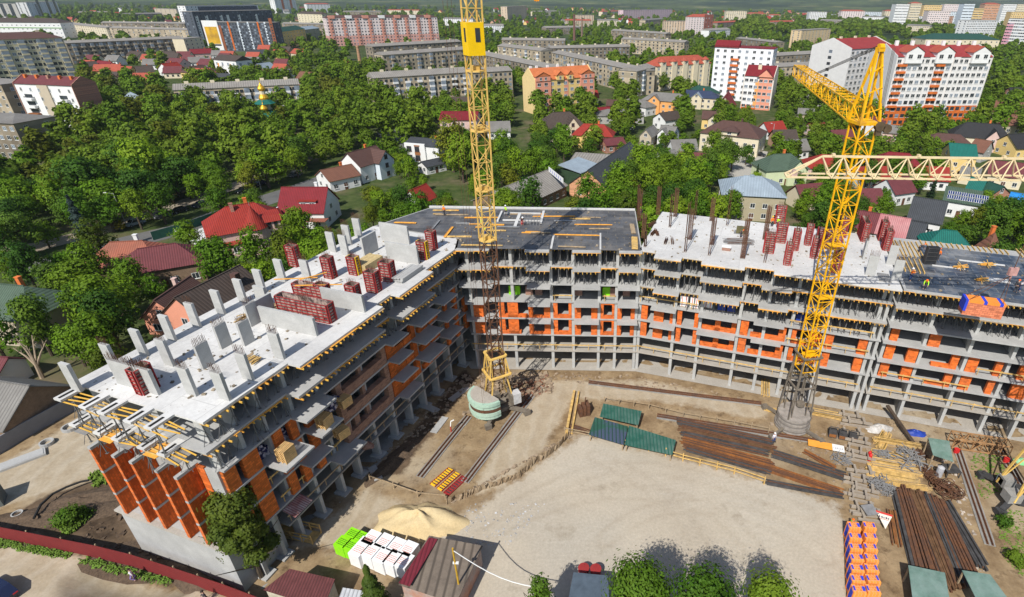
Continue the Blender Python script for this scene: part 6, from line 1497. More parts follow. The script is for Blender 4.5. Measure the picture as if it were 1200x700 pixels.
H('black roofed house at the right edge below the rusty roofs', (1182, 158), (1222, 156), 8, 11, 4, RF['black'], WL['yellow'], 'gable', chim=0)
H('brown roofed house left of the black manor', (1098, 156), (1126, 158), 7, 10, 4, RF['brown'], WL['grey'], 'hip', chim=0)
H('house with a reddish brown roof right of the teal one', (1144, 163), (1162, 166), 7.4, 9, 4, RF['rbrown'], WL['grey'], 'gable', chim=0)
H('house with a purple brown roof behind the jib at the right', (1160, 188), (1200, 192), 7.5, 10, 4, RF['maroon'], WL['cream'], 'gable', chim=0)
H('grey roofed cottage under the jib between trees', (1128, 195), (1150, 198), 5, 7, 3.4, RF['grey'], WL['cream'], 'gable', chim=0, wins=0)
H('white house with a bright blue tarpaulin roof at the right edge', (1186, 226), (1204, 229), 6.4, 7, 4.6, mat('blue tarpaulin', (.02, .20, .52), var=.2), WL['white'], 'gable', chim=0)
H('brick house with a black roof at the far right edge', (1183, 103), (1215, 103), 10, 10, 6, RF['black'], WL['brick'], 'gable', chim=0)
H('small grey roofed barn beside the red and white block', (936, 127), (954, 128), 6, 6, 4, RF['grey'], WL['khaki'], 'gable', chim=0)
H('maroon roofed hut among trees left of the yellow mast', (948, 145), (966, 144), 5, 5, 3.2, RF['dred'], WL['pink'], 'gable', chim=0)
# upper left cluster
ul = [((95, 73), (112, 72), 'dbrown', 'obrick', 'brown roofed orange brick house left in the upper left cluster'), ((115, 71), (131, 73), 'dred', 'brick', 'long dark red roofed house in the upper left cluster'), ((131, 75), (142, 76), 'tile', 'brick', 'brick red roofed house next to the long dark red one'),
      ((146, 59), (166, 61), 'dbrown', 'cream', 'cream house with a dark roof below the long grey block'), ((158, 78), (178, 77), 'dbrown', 'grey', 'dark roofed house in the middle of the upper left cluster'), ((189, 75), (207, 73), 'red', 'white', 'white house with a red roof in the upper left cluster'), ((199, 68), (215, 69), 'maroon', 'pink', 'maroon roofed house behind the white red roofed one'),
      ((221, 78), (238, 76), 'brown', 'yellow', 'yellow house with a brown hip roof in the upper left cluster'), ((222, 58), (247, 57), 'dred', 'pink', 'long maroon roofed house near the mural tower'), ((235, 69), (250, 70), 'maroon', 'white', 'white gabled house with a maroon roof left of the modern white block'), ((249, 86), (268, 86), 'dgrey', 'grey', 'dark grey tin pavilion roof below the modern white block'),
      ((301, 75), (316, 73), 'bluegrey', 'brick', 'blue grey tin roofed brick house below the mural tower'), ((345, 57), (358, 59), 'tile', 'cream', 'small tile roofed house by the yellow block'), ((392, 72), (408, 72), 'dred', 'white', 'white house with a crimson roof by the tall brown chimney'), ((152, 108), (172, 117), 'bluegrey', 'grey', 'small grey house with a white tin roof among the forest trees'), ((288, 59), (312, 58), 'dgrey', 'grey', 'grey low building at the foot of the mural tower'), ((352, 84), (382, 86), 'rbrown', 'brick', 'long brown shed roof behind the long beige block')]
for r0, r1, rf_, wl_, lab in ul: H(lab, r0, r1, 8, 9, 4.6, RF[rf_], WL[wl_], 'hip' if 'hip' in lab or 'pavilion' in lab else 'gable', chim=0 if 'tin' in lab else 1)
# ------------------------------------------------------------------ apartment blocks
M_slate = mat('slate blue render', (.075, .088, .11), var=.1, scale=.3)
def block(label, p0, p1, h, depth, floors, bays, wall, roof='flat', roofm=None, wfr='w', ww=1.5, wh=1.5, plinth=None, strips=(), cat='apartment block', ends=2, rise=3.2, wmax=100, top=None, L=None, mesh_w=False, gable_m=None, chim=0, name='apartment_block', wskip=0, base=None, D=None):
    if base or D:
        g_ = G(p0[0], base) if base else G(p0[0], 20) * (D / G(p0[0], 20).length); lo, hi = 4.0, 51.0
        for _ in range(40):
            m_ = (lo + hi) / 2
            if PX((g_.x, g_.y, m_))[1] > p0[1]: lo = m_
            else: hi = m_
        h = lo; q_ = PX((g_.x, g_.y, h)); p0 = (q_[0], q_[1])
    A, B_ = G(p0[0], p0[1], h), G(p1[0], p1[1], h)
    if D: B_ = A + Vector((1, 0, 0)) * (p1[0] - p0[0]) * D / FPX
    d = B_ - A; a = math.atan2(d.y, d.x); L = L or d.length
    t = thing(name, label, cat, (A.x, A.y, 0), a); HOUSES.append((A.x + d.x / 2 - math.sin(a) * depth / 2, A.y + d.y / 2 + math.cos(a) * depth / 2, max(L, depth) / 2, a, L / 2 + 1.5, depth / 2 + 1.5))
    b = MB()
    if roof == 'gable': b.box(0, L, 0, depth, 0, h)
    else: b.box(0, L, 0, depth, 0, h)
    w_ = b.build('wall', wall, t, fix=False)
    rm = roofm or RF['shale']
    if roof == 'flat':
        b = MB(); b.box(-.25, L + .25, -.25, depth + .25, h + .003, h + .35); b.build('roof', rm, t, fix=False)
    elif roof == 'gable':
        b = MB(); hw = depth / 2; b.sweep([(-.4, h), (depth + .4, h), (depth + .4, h + .15), (hw, h + rise), (-.4, h + .15)], -.02 if gable_m else -.3, L + (.02 if gable_m else .3)); b.build('roof', rm, t)
        if gable_m:
            for x0, x1 in ((-.3, -.021), (L + .021, L + .3)):
                b = MB(); b.sweep([(-.3, 0), (depth + .3, 0), (depth + .3, h + .5), (hw, h + rise + .45), (-.3, h + .5)], x0, x1); b.build('gable_wall', gable_m, t)
    elif roof == 'hip':
        b = MB(); hw = depth / 2; e = [(-.5, -.5, h), (L + .5, -.5, h), (L + .5, depth + .5, h), (-.5, depth + .5, h)]; q0, q1 = (hw, hw, h + rise), (L - hw, hw, h + rise)
        for f in ([e[0], e[1], q1, q0], [e[2], e[3], q0, q1], [e[1], e[2], q1], [e[3], e[0], q0], e[::-1]): b.face(f)
        b.build('roof', rm, t)
    for k in range(chim):
        b = MB(); x = L * (k + .5) / chim; y = depth * .5; zt = h + (rise if roof != 'flat' else .35)
        b.box(x - .9, x + .9, y - .4, y + .4, zt - .6, zt + .9); b.build('chimney', WL['cream'], t, fix=False)
    if plinth: b = MB(); b.box(-.06, L + .06, -.06, depth + .06, 0, plinth[0]); b.build('plinth', plinth[1], t, fix=False)
    for x0, x1, z0, z1, m, pr, nm in strips:
        b = MB(); b.box(x0 * L, x1 * L, -pr, -.004, z0, z1); b.build(nm, m, t, fix=False)
    fh = (h - .5) / floors; pos = []; pl_ = .075 if plinth else 0
    for f in range(floors):
        for k in range(bays):
            x = L * (k + .5) / bays
            pr = max([.0] + [s[5] for s in strips if s[0] * L < x < s[1] * L and s[2] < f * fh + 1.5 < s[3]])
            pos.append((x, -max(pr, pl_) - .012, f * fh + fh * .32, 0))
        for k in range(ends):
            y = depth * (k + .5) / max(1, ends)
            pos.append((L + (.312 if gable_m else .012), y, f * fh + fh * .32, PI / 2)); pos.append((-(.312 if gable_m else .012), y, f * fh + fh * .32, -PI / 2))
    r = random.Random(label); pos.sort(key=lambda p: (p[3] != 0, -p[2]))
    if wskip: pos = [p for p in pos if r.random() > wskip]
    h_ = min(wh, fh * .62)
    me, ml = win_mesh(ww, h_, wfr), win_mesh(ww, h_, 'l')
    lim = 0 if mesh_w else (100 if len(pos) > 100 else len(pos))
    for p in pos[:lim]: put('window', ml if r.random() < .3 else me, t, p[:3], p[3])
    if pos[lim:]:
        b = MB()
        for x, y, z, rz in pos[lim:]:
            m = 0 if r.random() < .72 else 1
            if rz == 0: b.box(x - ww / 2, x + ww / 2, y - .02, y + .01, z, z + h_, m); (b.box(x - ww / 2 - .1, x + ww / 2 + .1, y - .05, y - .0, z - .14, z - .02, 2) if wall is not M_slate and r.random() < .6 else None)
            else: s = 1 if rz > 0 else -1; b.box(x - .01 if s > 0 else x - .02, x + .02 if s > 0 else x + .01, y - ww / 2, y + ww / 2, z, z + h_, m)
        tag(b.build('windows', [M_glass, M_glass_l, M_white], t, fix=False), kind='stuff')
    if top: top(t, L, depth, h)
    return t
M_khr = mat('grey brown panel wall', (.27, .225, .165), var=.14, scale=.4, col2=(.20, .165, .12), brick=(3.2, 2.8, (.20, .17, .13), .08, (PI/2, 0, 0)))
M_khr2 = mat('beige panel wall', (.46, .385, .275), var=.1, scale=.4, col2=(.38, .31, .22), brick=(3.2, 2.8, (.33, .28, .2), .07, (PI/2, 0, 0)))
M_loggia = mat('loggia rail', (.42, .36, .27), var=.2)
def balconies(n, m, pr=1.1, wd=2.6, cl=.5):
    def f(t, L, dep, h):
        fl = max(3, int(h / 2.9)); fh = (h - .5) / fl; b = MB(); r = random.Random(L)
        for k in range(n):
            x = L * (k + .5) / n + L / n * .22
            for q in range(1, fl):
                z = q * fh; b.box(x - wd / 2, x + wd / 2, -pr, -.02, z, z + 1.0, 0)
                if r.random() < cl: b.box(x - wd / 2 + .1, x + wd / 2 - .1, -pr + .04, -.03, z + 1.001, z + fh - .1, 1)
        o = b.build('balconies', [m, M_glass_l], t, fix=False); tag(o, kind='stuff')
    return f
BL = block
BL('five storey grey brown panel block with paired chimneys behind the upper left houses', (77, 51), (214, 45), 16, 12, 5, 32, M_khr, 'gable', rise=1.8, chim=9, top=balconies(14, M_loggia), mesh_w=True)
BL('short pale five storey block at the end of the grey brown panel block', (215, 46), (237, 44), 16, 11, 5, 4, WL['cream'], 'flat', ends=0)
BL('long low beige block with a grey roof behind the forest belt', (203, 106), (350, 99), 13, 11, 4, 30, M_khr2, 'gable', rise=2.2, chim=5, top=balconies(12, WL['white']), mesh_w=True)
BL('long beige five storey block left of the crane mast', (437, 92), (548, 85), 15, 11, 5, 20, M_khr2, 'gable', rise=2.5, chim=4, top=balconies(8, WL['white']), mesh_w=True)
BL('beige block behind the mast with grey pitched roof', (550, 86), (600, 83), 15, 11, 5, 9, M_khr2, 'gable', rise=2.2, chim=2, mesh_w=True)
BL('grey roofed panel block in the second row left of the mast', (448, 65), (548, 58), 15, 11, 5, 20, M_khr2, 'gable', rise=2, chim=6, top=balconies(7, M_loggia), mesh_w=True)
BL('grey roofed panel block in the third row left of the mast', (436, 55), (540, 49), 15, 11, 5, 20, M_khr, 'gable', rise=2, chim=6, mesh_w=True)
BL('long panel block running diagonally behind the orange block', (553, 62), (650, 82), 14, 12, 5, 24, M_khr, 'gable', rise=2, chim=10, mesh_w=True)
BL('panel block with balconies right of the mast in the far row', (583, 54), (634, 60), 15, 12, 5, 10, M_khr2, 'gable', rise=2, chim=3, top=balconies(4, WL['white']), mesh_w=True)
BL('low panel block behind the far row right of the mast', (588, 47), (662, 48), 14, 12, 5, 14, M_khr, 'gable', rise=2, chim=4, mesh_w=True)
BL('long grey roofed panel block by the two brick chimneys', (647, 62), (748, 84), 14, 12, 5, 26, M_khr2, 'gable', rise=2, chim=9, top=balconies(9, M_loggia), mesh_w=True)
BL('beige end block of the long panel row with glazed balconies', (746, 84), (768, 79), 15, 12, 5, 5, M_khr2, 'gable', rise=2, chim=1, top=balconies(2, WL['white'], cl=1))
BL('grey roofed panel block behind the brick chimneys', (645, 57), (738, 55), 14, 12, 5, 20, M_khr, 'gable', rise=2, chim=6, mesh_w=True)
BL('panel block at the tree edge left of the red roofed towers', (728, 46), (802, 50), 14, 12, 5, 16, M_khr2, 'gable', rise=2, chim=5, mesh_w=True)
BL('low panel block at the far trees behind the red roofed towers', (716, 36), (780, 40), 14, 12, 5, 14, M_khr, 'gable', rise=2, chim=4, mesh_w=True)
BL('grey roofed block right of the white nine storey block, rear one', (906, 66), (975, 62), 13, 13, 4, 14, M_khr, 'gable', rise=2, chim=3, mesh_w=True)
BL('grey roofed block right of the white nine storey block, front one', (905, 79), (978, 76), 13, 13, 4, 14, M_khr2, 'gable', rise=2, chim=3, mesh_w=True)
BL('yellowish block behind the jib end with rows of windows', (936, 88), (974, 96), 14, 12, 4, 7, W_('ochre render', (.50, .36, .17)), 'gable', rise=2, chim=2)
BL('grey flat roofed block at the tree line behind the white nine storey block', (862, 45), (908, 50), 11, 14, 3, 8, M_khr, 'gable', rise=1.6, chim=3, mesh_w=True)
for k, (a, b2, w_) in enumerate([((128, 33), (240, 36), M_khr2), ((118, 27), (216, 28), M_khr), ((76, 28), (124, 33), WL['cream']), ((330, 28), (430, 30), M_khr)]):
    BL(['cream roofed long panel block in the rear row at the upper left', 'long panel block in the last row at the upper left', 'white walled low block behind the upper left trees', 'low grey block between the brown block and the pink one'][k], a, b2, 14, 12, 5, 18, w_, 'gable', rise=2, chim=6, mesh_w=True)
# left edge
def gablets(t, L, dep, h):
    for k in range(5):
        b = MB(); x = L * (k + .5) / 5; b.box(x - .5, x + .5, dep * .3, dep * .3 + 1, h, h + 3.4); b.build('chimney', M_chim if k != 2 else WL['brick'], t)
    for k, x in enumerate((.17, .78)):
        for q in range(4):
            b = MB(); z = 2.6 + q * 3.1; b.box(L * x - 2.6, L * x + 2.6, -1.5, -.02, z, z + .95); b.build('balcony', WL['white'] if q > 1 or k else mat('brown wood loggia', (.25, .09, .03)), t, fix=False)
            b = MB(); b.box(L * x - 1.9, L * x + 1.9, -.14, -.01, z + 1.0, z + 2.5); b.build('balcony_door', M_glass, t, fix=False)
BL('white five storey house with a maroon roof and a stair strip at the left', (16, 98), (84, 101), 18.5, 10, 5, 6, WL['white'], 'gable', RF['maroon'], rise=3, gable_m=WL['brick'], ends=0, top=gablets, strips=((.40, .58, 0, 18.3, WL['beige'], .5, 'stair_strip'),), ww=1.0)
M_bei = W_('pale olive render', (.56, .50, .33))
BL('pale olive eight storey block with dark windows at the left edge', (-70, 49), (73, 44), 27, 16, 8, 22, M_bei, 'hip', RF['brown'], rise=3.5, chim=3, ww=1.9, wh=1.8, top=balconies(6, M_bei, .9, 3.6, 1))
BL('white and green office building behind the olive block', (-40, 26), (70, 27), 18, 22, 4, 20, WL['white'], 'hip', RF['dbrown'], rise=5, ww=1.6, wh=.9, mesh_w=True, strips=((0, 1, 11.6, 12.6, mat('green stripe', (.2, .36, .14)), .2, 'green_band'),), cat='office building', name='office_building')
BL('brown grey block at the left edge beside the maroon roofed house', (-60, 96), (1, 100), 17, 14, 5, 8, M_khr2, 'flat')
BL('weathered grey four storey block at the lower left edge', (-60, 141), (15, 145), 13, 14, 4, 9, M_khr, 'hip', RF['grey'], rise=2)
BL('tall white block with black strips at the upper left corner, slanting rows', (39, 3), (66, 2), 42, 16, 13, 8, WL['white'], 'flat', base=24, mesh_w=True, ww=2, strips=tuple((x, x + .09, 0, 41, M_glass, .15, 'dark_strip') for x in (.3, .62, .86)), cat='tower block')
BL('grey and black striped block at the upper left corner', (-12, 4), (33, 5), 30, 18, 9, 3, WL['grey'], 'flat', base=22, mesh_w=True, strips=tuple((x, x + .08, 0, 29, M_glass, .2, 'dark_strip') for x in (.36, .55, .72)), cat='office building', name='office_building')
# mural tower
BL('long white and navy tower block behind the mural tower', (226, 7), (302, 6), 36, 14, 11, 20, WL['white'], 'flat', base=38, mesh_w=True, strips=((.15, .98, 24, 35, M_navy, .3, 'navy_band'),), cat='tower block')
BL('upper rear part of the grey blue tower block with white window strips', (236, 14), (318, 12), 41, 14, 12, 18, M_slate, 'flat', base=52, mesh_w=True, strips=tuple((x, x + .03, 2, 30, WL['white'], .35, 'white_strip') for x in (.02, .13, .3, .38, .52, .75)), cat='tower block')
def mural(t, L, dep, h):
    b = MB(); b.box(.2, L * .22, -.5, -.02, 0, h + 1.5); q = b.build('mural_panel', WL['white'], t, fix=False)
    b = MB(); b.box(1.6, L * .22 - 1.6, -.6, -.51, 7, h - 4.2); p = b.build('mural_poster', mat('golden poster', (.62, .36, .02), var=.3, scale=.12, col2=(.34, .19, .04), thresh=(.5, .62)), q, fix=False)
    b = MB(); b.box(1.6, L * .22 - 1.6, -.62, -.601, 5.2, 6.6); b.build('poster_foot', M_hole, p, fix=False)
    for x in (0, L * .225): b = MB(); b.box(x, x + L * .035, -.45, -.02, 0, h - 3); b.build('brick_strip', mat('rust brown cladding', (.26, .085, .035)), t, fix=False)
BL('grey blue tower block with a golden poster panel on its white end', (246, 26), (319, 27), 30, 16, 10, 24, M_slate, 'flat', base=60, mesh_w=True, top=mural, strips=tuple((x, x + .022, 1, 28, m, .3, 'pale_strip') for x, m in ((.36, M_or_s), (.5, WL['lblue']), (.64, WL['lblue']), (.78, M_or_s), (.88, WL['lblue']))) + ((.955, 1, 0, 31.5, mat('rust brown cladding', (.26, .085, .035)), .3, 'brick_strip'),), cat='tower block')
BL('modern white house block with orange window frames among the upper left houses', (250, 70), (276, 72), 13, 12, 3, 4, WL['white'], 'gable', RF['dbrown'], rise=3, ww=1.8, wh=2, strips=((.15, .2, 3, 11, mat('orange trim', (.75, .3, .03)), .15, 'orange_trim'), (.7, .75, 3, 11, MATS['orange trim'], .15, 'orange_trim')))
BL('yellow five storey block with a dark green roof', (326, 38), (357, 34), 17, 13, 5, 8, WL['yellow'], 'hip', RF['dgreen'], rise=4)
BL('grey rear part of the yellow block with a blue tin roof', (357, 35), (374, 33), 15, 13, 4, 4, WL['khaki'], 'hip', RF['bluegrey'], rise=3)
BL('brown topped cream block behind the yellow one', (351, 16), (377, 17), 20, 14, 6, 8, WL['cream'], 'hip', RF['dbrown'], rise=4, mesh_w=True, base=30)
BL('white tower with an orange red roof far behind the pink block', (361, 5), (386, 5), 30, 16, 9, 7, WL['white'], 'hip', RF['tile'], rise=3, mesh_w=True, cat='tower block', base=15)
BL('white and brown striped towers at the top edge left of the pink block', (325, 0), (346, 0), 42, 18, 12, 6, WL['white'], 'flat', base=16, mesh_w=True, strips=((.3, .4, 0, 41, M_chim, .3, 'brown_strip'), (.7, .8, 0, 41, M_chim, .3, 'brown_strip')), cat='tower block')
def pinkcols(t, L, dep, h):
    for k in range(7):
        b = MB(); x = L * (k + .35) / 7; b.sweep([(-1.2, h - 1), (2.5, h - 1), (2.5, h + 2.2), (-1.2, h + 2.2)], x - 3.5, x + 3.5); b.build('attic_gable', mat('salmon cladding', (.58, .26, .19)) if k % 2 == 0 else WL['white'], t)
BL('long nine storey block, white above and pink below, with salmon gables', (381, 21), (512, 20), 30, 15, 9, 36, W_('pale pink render', (.70, .60, .58)), 'hip', RF['brown'], rise=2.5, mesh_w=True, top=pinkcols, plinth=(11, mat('dusty pink cladding', (.60, .33, .28), var=.08)), strips=tuple((k / 9 + .02, k / 9 + .05, 0, 29.5, mat('salmon cladding', (.58, .26, .19)), .8, 'bay_strip') for k in range(9)))
# orange apartment house
def orange_top(t, L, dep, h):
    for x0, x1, m in ((.0, .24, WL['salmon']), (.76, 1.0, WL['salmon']), (.34, .46, WL['yellow']), (.52, .62, WL['yellow'])):
        b = MB(); xm = (x0 + x1) / 2 * L; hw = (x1 - x0) / 2 * L + .3
        b.sweep([(-.9, h - .3), (4.0, h - .3), (4.0, h + 2.0), (-.9, h + 2.0)], x0 * L + .1, x1 * L - .1); q = b.build('dormer', m, t)
        b = MB(); b.face([(xm - hw, -1.3, h + 1.9), (xm, -1.3, h + 4), (xm, 5, h + 4), (xm - hw, 5, h + 1.9)]); b.face([(xm + hw, -1.3, h + 1.9), (xm, -1.3, h + 4), (xm, 5, h + 4), (xm + hw, 5, h + 1.9)]); b.face([(xm - hw, -1.0, h + 1.9), (xm + hw, -1.0, h + 1.9), (xm, -1.0, h + 3.9)]); b.build('dormer_roof', RF['orange'], q, fix=False)
        put('window', win_mesh(1.2, 1.4), t, (xm - (1.4 if x1 - x0 > .2 else 0), -.93, h + .1))
        if x1 - x0 > .2: put('window', win_mesh(1.2, 1.4), t, (xm + 1.4, -.93, h + .1))
    for x in (.02, .12, .3, .47, .66, .73, .93):
        b = MB(); b.box(x * L, x * L + 1.2, dep * .5, dep * .5 + .9, h + 2, h + 6.2); b.build('chimney', WL['white'], t)
BL('orange and yellow five storey apartment house with an orange tile roof and white chimneys', (627, 95), (696, 90), 16.5, 13, 5, 9, WL['yellow'], 'gable', RF['orange'], rise=5.2, ww=2.0, strips=((.0, .25, 0, 16.4, WL['salmon'], .6, 'salmon_bay'), (.75, .99, 0, 16.4, WL['salmon'], .6, 'salmon_bay'), (.48, .55, 3, 16.4, WL['salmon'], .1, 'salmon_strip')), top=orange_top, gable_m=W_('straw render', (.74, .56, .27)), ends=0)
def manyred(t, L, dep, h):
    for k in range(5):
        x = L * (k + .5) / 5; b = MB(); b.box(x - 2, x + 2, -1.1, 3, 0, h + 2.4); q = b.build('bay', WL['cream'], t)
        b = MB(); b.tube((x, .9, h + 2.41), (x, .9, h + 4.2), 2.9, 8, .6); b.build('bay_roof', RF['tile'], q); put('window', win_mesh(1.3, 1.4), t, (x, -1.12, h + .4))
BL('beige five storey block with rounded red tile attic right of the centre', (770, 78), (833, 74), 15, 13, 5, 14, WL['cream'], 'hip', RF['tile'], rise=5, top=manyred)
def wh9(t, L, dep, h):
    b = MB(); b.sweep([(-.6, h), (5, h), (5, h + 3), (3.5, h + 3.6), (-.6, h + 1)], 0, L * .42); b.build('maroon_roof', RF['dred'], t)
    for k in range(7): b = MB(); z = 3 + k * 3.2; b.box(L * .3, L * .44, -1.0, -.03, z, z + 1.1); b.build('balcony', M_or_s, t, fix=False)
BL('white nine storey block with maroon roof pieces and orange balconies', (838, 55), (907, 58), 29, 15, 9, 8, W_('bright white render', (.76, .77, .80)), 'flat', RF['dred'], top=wh9, ww=1.7)
def red5(t, L, dep, h):
    b = MB(); x = L * .72; b.face([(x - 4, -1.2, h), (x + 4, -1.2, h), (x, -1.2, h + 3.6)]); b.build('front_gable', WL['salmon'], t, fix=False)
    b = MB()
    for s in (-1, 1): b.face([(x + s * 4.4, -1.5, h - .2), (x, -1.5, h + 3.8), (x, 6.5, h + 3.8), (x + s * 4.4, 6.5, h - .2)])
    b.build('gable_roof', RF['dred'], t, fix=False); b = MB(); b.box(L * .38, L * .5, 5, 7, h + 1, h + 5.4); b.build('chimney', WL['cream'], t)
BL('white and red five storey block with maroon roof and blank cream end wall', (873, 89), (907, 91), 17, 17, 5, 6, WL['white'], 'gable', RF['dred'], rise=5, ww=1.9, gable_m=W_('ivory render', (.70, .63, .54)), ends=0, strips=((.52, .98, 0, 16.9, WL['salmon'], .6, 'red_bay'), (.4, .52, 2, 15, WL['orange'], .3, 'orange_strip')), top=red5, plinth=(2.2, M_or_s))
def big10(t, L, dep, h):
    for k, x in enumerate((.16, .48, .86)):
        b = MB(); w_ = L * .09; xm = x * L
        b.box(xm - w_, xm + w_, -1.3, 5, h - 2.6, h + 2.2); q = b.build('attic_gable', WL['white'], t)
        b = MB(); b.face([(xm - w_, -1.32, h + 2.2), (xm + w_, -1.32, h + 2.2), (xm, -1.32, h + 4.4)]); b.build('gable_top', WL['white'], q, fix=False)
        b = MB()
        for s in (-1, 1): b.face([(xm + s * (w_ + .5), -1.7, h + 2.0), (xm, -1.7, h + 4.7), (xm, 7, h + 4.7), (xm + s * (w_ + .5), 7, h + 2.0)])
        b.build('gable_roof', RF['tile'], q, fix=False)
        for s in (-.5, .5): put('window', win_mesh(2, 1.8), t, (xm + s * w_, -1.33, h - .6))
    for k in range(6): b = MB(); x = L * (k + .6) / 6; b.box(x - .8, x + .8, dep * .45, dep * .45 + 1, h + 2, h + 6.3); b.build('chimney', WL['white'], t)
    for q in range(3, 10):
        for k in (.02, .42): b = MB(); z = (h - .5) / 10 * q; b.box(L * k, L * (k + .09), -1.0, -.03, z - .5, z + .5); b.build('balcony', M_or_s, t, fix=False)
M_wh = W_('warm white render', (.70, .68, .66))
BL('large ten storey white and orange red block with a red roof at the right', (1052, 67), (1163, 67), 31, 22, 10, 17, M_wh, 'gable', mat('deep red roof', (.26, .035, .035), var=.15, scale=.5), rise=4.5, ww=1.9, wh=1.6, wfr='w', plinth=(9.2, M_or_s), gable_m=W_('pale grey render', (.64, .63, .62)), ends=0, top=big10, strips=((.34, .40, 0, 31, M_wh, .3, 'pier'), (.6, .66, 0, 31, M_wh, .5, 'pier')))
BL('rear part of the large ten storey block with a windowed white gable', (998, 58), (1047, 55), 31, 24, 10, 10, M_wh, 'gable', MATS['deep red roof'], rise=4.5, ww=2.1, gable_m=W_('pale grey render', (.64, .63, .62)), ends=1, plinth=(5, M_or_s), chim=3)
BL('tan nine storey block in front of the dark tree belt', (936, 36), (974, 34), 27, 14, 9, 9, W_('tan render', (.62, .47, .28)), 'flat', ww=1.6, base=57)
BL('tan nine storey tower at the far centre', (595, 8), (617, 7), 29, 16, 9, 7, W_('sand render', (.60, .47, .34)), 'flat', mesh_w=True, base=25, cat='tower block')
BL('tan block left of the red roofed tower', (780, 25), (806, 25), 27, 15, 9, 8, W_('sand render', (.60, .47, .34)), 'flat', mesh_w=True, base=41)
BL('white and brown tower with an orange roof in the far middle', (808, 20), (836, 20), 32, 17, 9, 8, W_('pale pink render', (.70, .60, .58)), 'hip', RF['tile'], rise=4, mesh_w=True, strips=((.6, 1, 0, 31.5, mat('brown cladding', (.2, .07, .05)), .3, 'brown_half'),), cat='tower block', base=42)
BL('small tan block far behind the brick chimneys', (677, 18), (696, 18), 22, 14, 7, 6, W_('sand render', (.60, .47, .34)), 'flat', mesh_w=True, base=29)
BL('long pink and white block far behind the trees', (730, 12), (788, 11), 27, 16, 9, 22, W_('rose render', (.66, .48, .52)), 'flat', mesh_w=True, base=23)
BL('long white and pink block at the right edge', (1128, 24), (1170, 24), 27, 18, 8, 18, WL['white'], 'flat', mesh_w=True, base=46, ww=2.2)
BL('pink striped block at the right edge in front of the white one', (1172, 22), (1215, 23), 30, 18, 9, 12, WL['white'], 'flat', mesh_w=True, base=54, ww=2.4, strips=((0, .25, 0, 29.5, W_('candy pink render', (.68, .34, .40)), .4, 'pink_bay'),))
BL('wide low building with a dark green hip roof behind the large red block', (1085, 46), (1172, 47), 13, 34, 3, 14, WL['cream'], 'hip', RF['dgreen'], rise=6, mesh_w=True, name='market_hall', cat='hall')
BL('grey slab block far at the upper left beside the fields', (184, 10), (206, 11), 24, 14, 8, 5, WL['beige'], 'flat', mesh_w=True, base=21)
# low blocks between the trees toward the horizon
br_ = random.Random(17)
for k, (x, y, wd, bs) in enumerate([(405, 14, 42, 20), (455, 12, 36, 17), (520, 22, 34, 30), (640, 33, 40, 41), (662, 24, 30, 31), (700, 24, 24, 31), (560, 30, 30, 38), (840, 27, 26, 36), (756, 24, 22, 31), (626, 14, 30, 19), (280, 14, 30, 22), (150, 17, 40, 23), (95, 15, 34, 21), (706, 14, 20, 19), (1010, 20, 36, 28), (960, 24, 30, 31), (905, 26, 26, 34), (1060, 30, 30, 40), (830, 36, 26, 46), (470, 34, 40, 43)]):
    BL('low apartment block between the trees toward the horizon', (x, y), (x + wd, y + br_.uniform(-1.5, 1)), 15, 14, 4, 14, (M_khr2, WL['cream'], WL['white'], M_khr)[k % 4], 'gable', (RF['shale'], RF['tile'], RF['grey'])[k % 3], rise=2.5, mesh_w=True, ends=0, base=bs)['group'] = 'low blocks toward the horizon'
# far city rows at the upper right
fcol = [WL['white'], WL['cream'], W_('amber render', (.70, .50, .22)), W_('pale pink render', (.70, .60, .58)), WL['lblue'], WL['obrick']]
fc = [(1047, 3, 16), (1064, 2, 14), (1080, 4, 20), (1103, 3, 20), (1126, 2, 14), (1150, -4, 18), (1172, -3, 16), (1188, 2, 18), (1139, 8, 12), (985, 11, 24), (1012, 12, 18), (920, 13, 26), (948, 12, 18), (1036, 11, 22), (1062, 12, 20), (1087, 11, 22), (1112, 12, 18), (875, 14, 20), (1160, 8, 22), (850, 11, 22), (1184, 12, 20), (900, 16, 14), (968, 15, 14), (1100, 17, 14), (1062, 17, 16), (1128, 16, 12)]
for k, (x, y, wd) in enumerate(fc):
    BL('pale apartment block in the far city at the upper right', (x, y + 2), (x + wd, y + 2), 26, 20, 9, 10, fcol[k % 6], 'hip' if k % 4 == 1 else 'flat', RF['tile'] if k % 4 == 1 else RF['shale'], mesh_w=True, ends=0, ww=2.4, cat='apartment block', D=1500 + 37 * (k * 7 % 26))['group'] = 'far city blocks at the upper right'
# tall brick chimneys
def stackch(label, px0, py0, py1, r, c):
    p = G(px0, py0); b = MB(); lo, hi = 5, 80
    for _ in range(40):
        m_ = (lo + hi) / 2
        if PX((p.x, p.y, m_))[1] > py1: lo = m_
        else: hi = m_
    b.tube((0, 0, 0), (0, 0, lo), r, 12, r * .6); b.tube((0, 0, lo - 1), (0, 0, lo + .2), r * .72, 12)
    o = b.build('brick_chimney', mat(c[0], c[1], var=.2, stripe=1.2, axis='Z')); o.location = p; tag(o, label, 'chimney')
stackch('tall tan brick boiler chimney beside the crimson roofed house', 424, 85, 54, 1.6, ('tan chimney brick', (.42, .25, .14)))
stackch('tall dark red brick chimney, left of the pair at the far centre', 673, 48, 17, 1.9, ('dark chimney brick', (.20, .10, .08)))
stackch('slim grey red chimney, right of the pair at the far centre', 682, 48, 21, 1.5, ('grey chimney brick', (.24, .15, .12)))
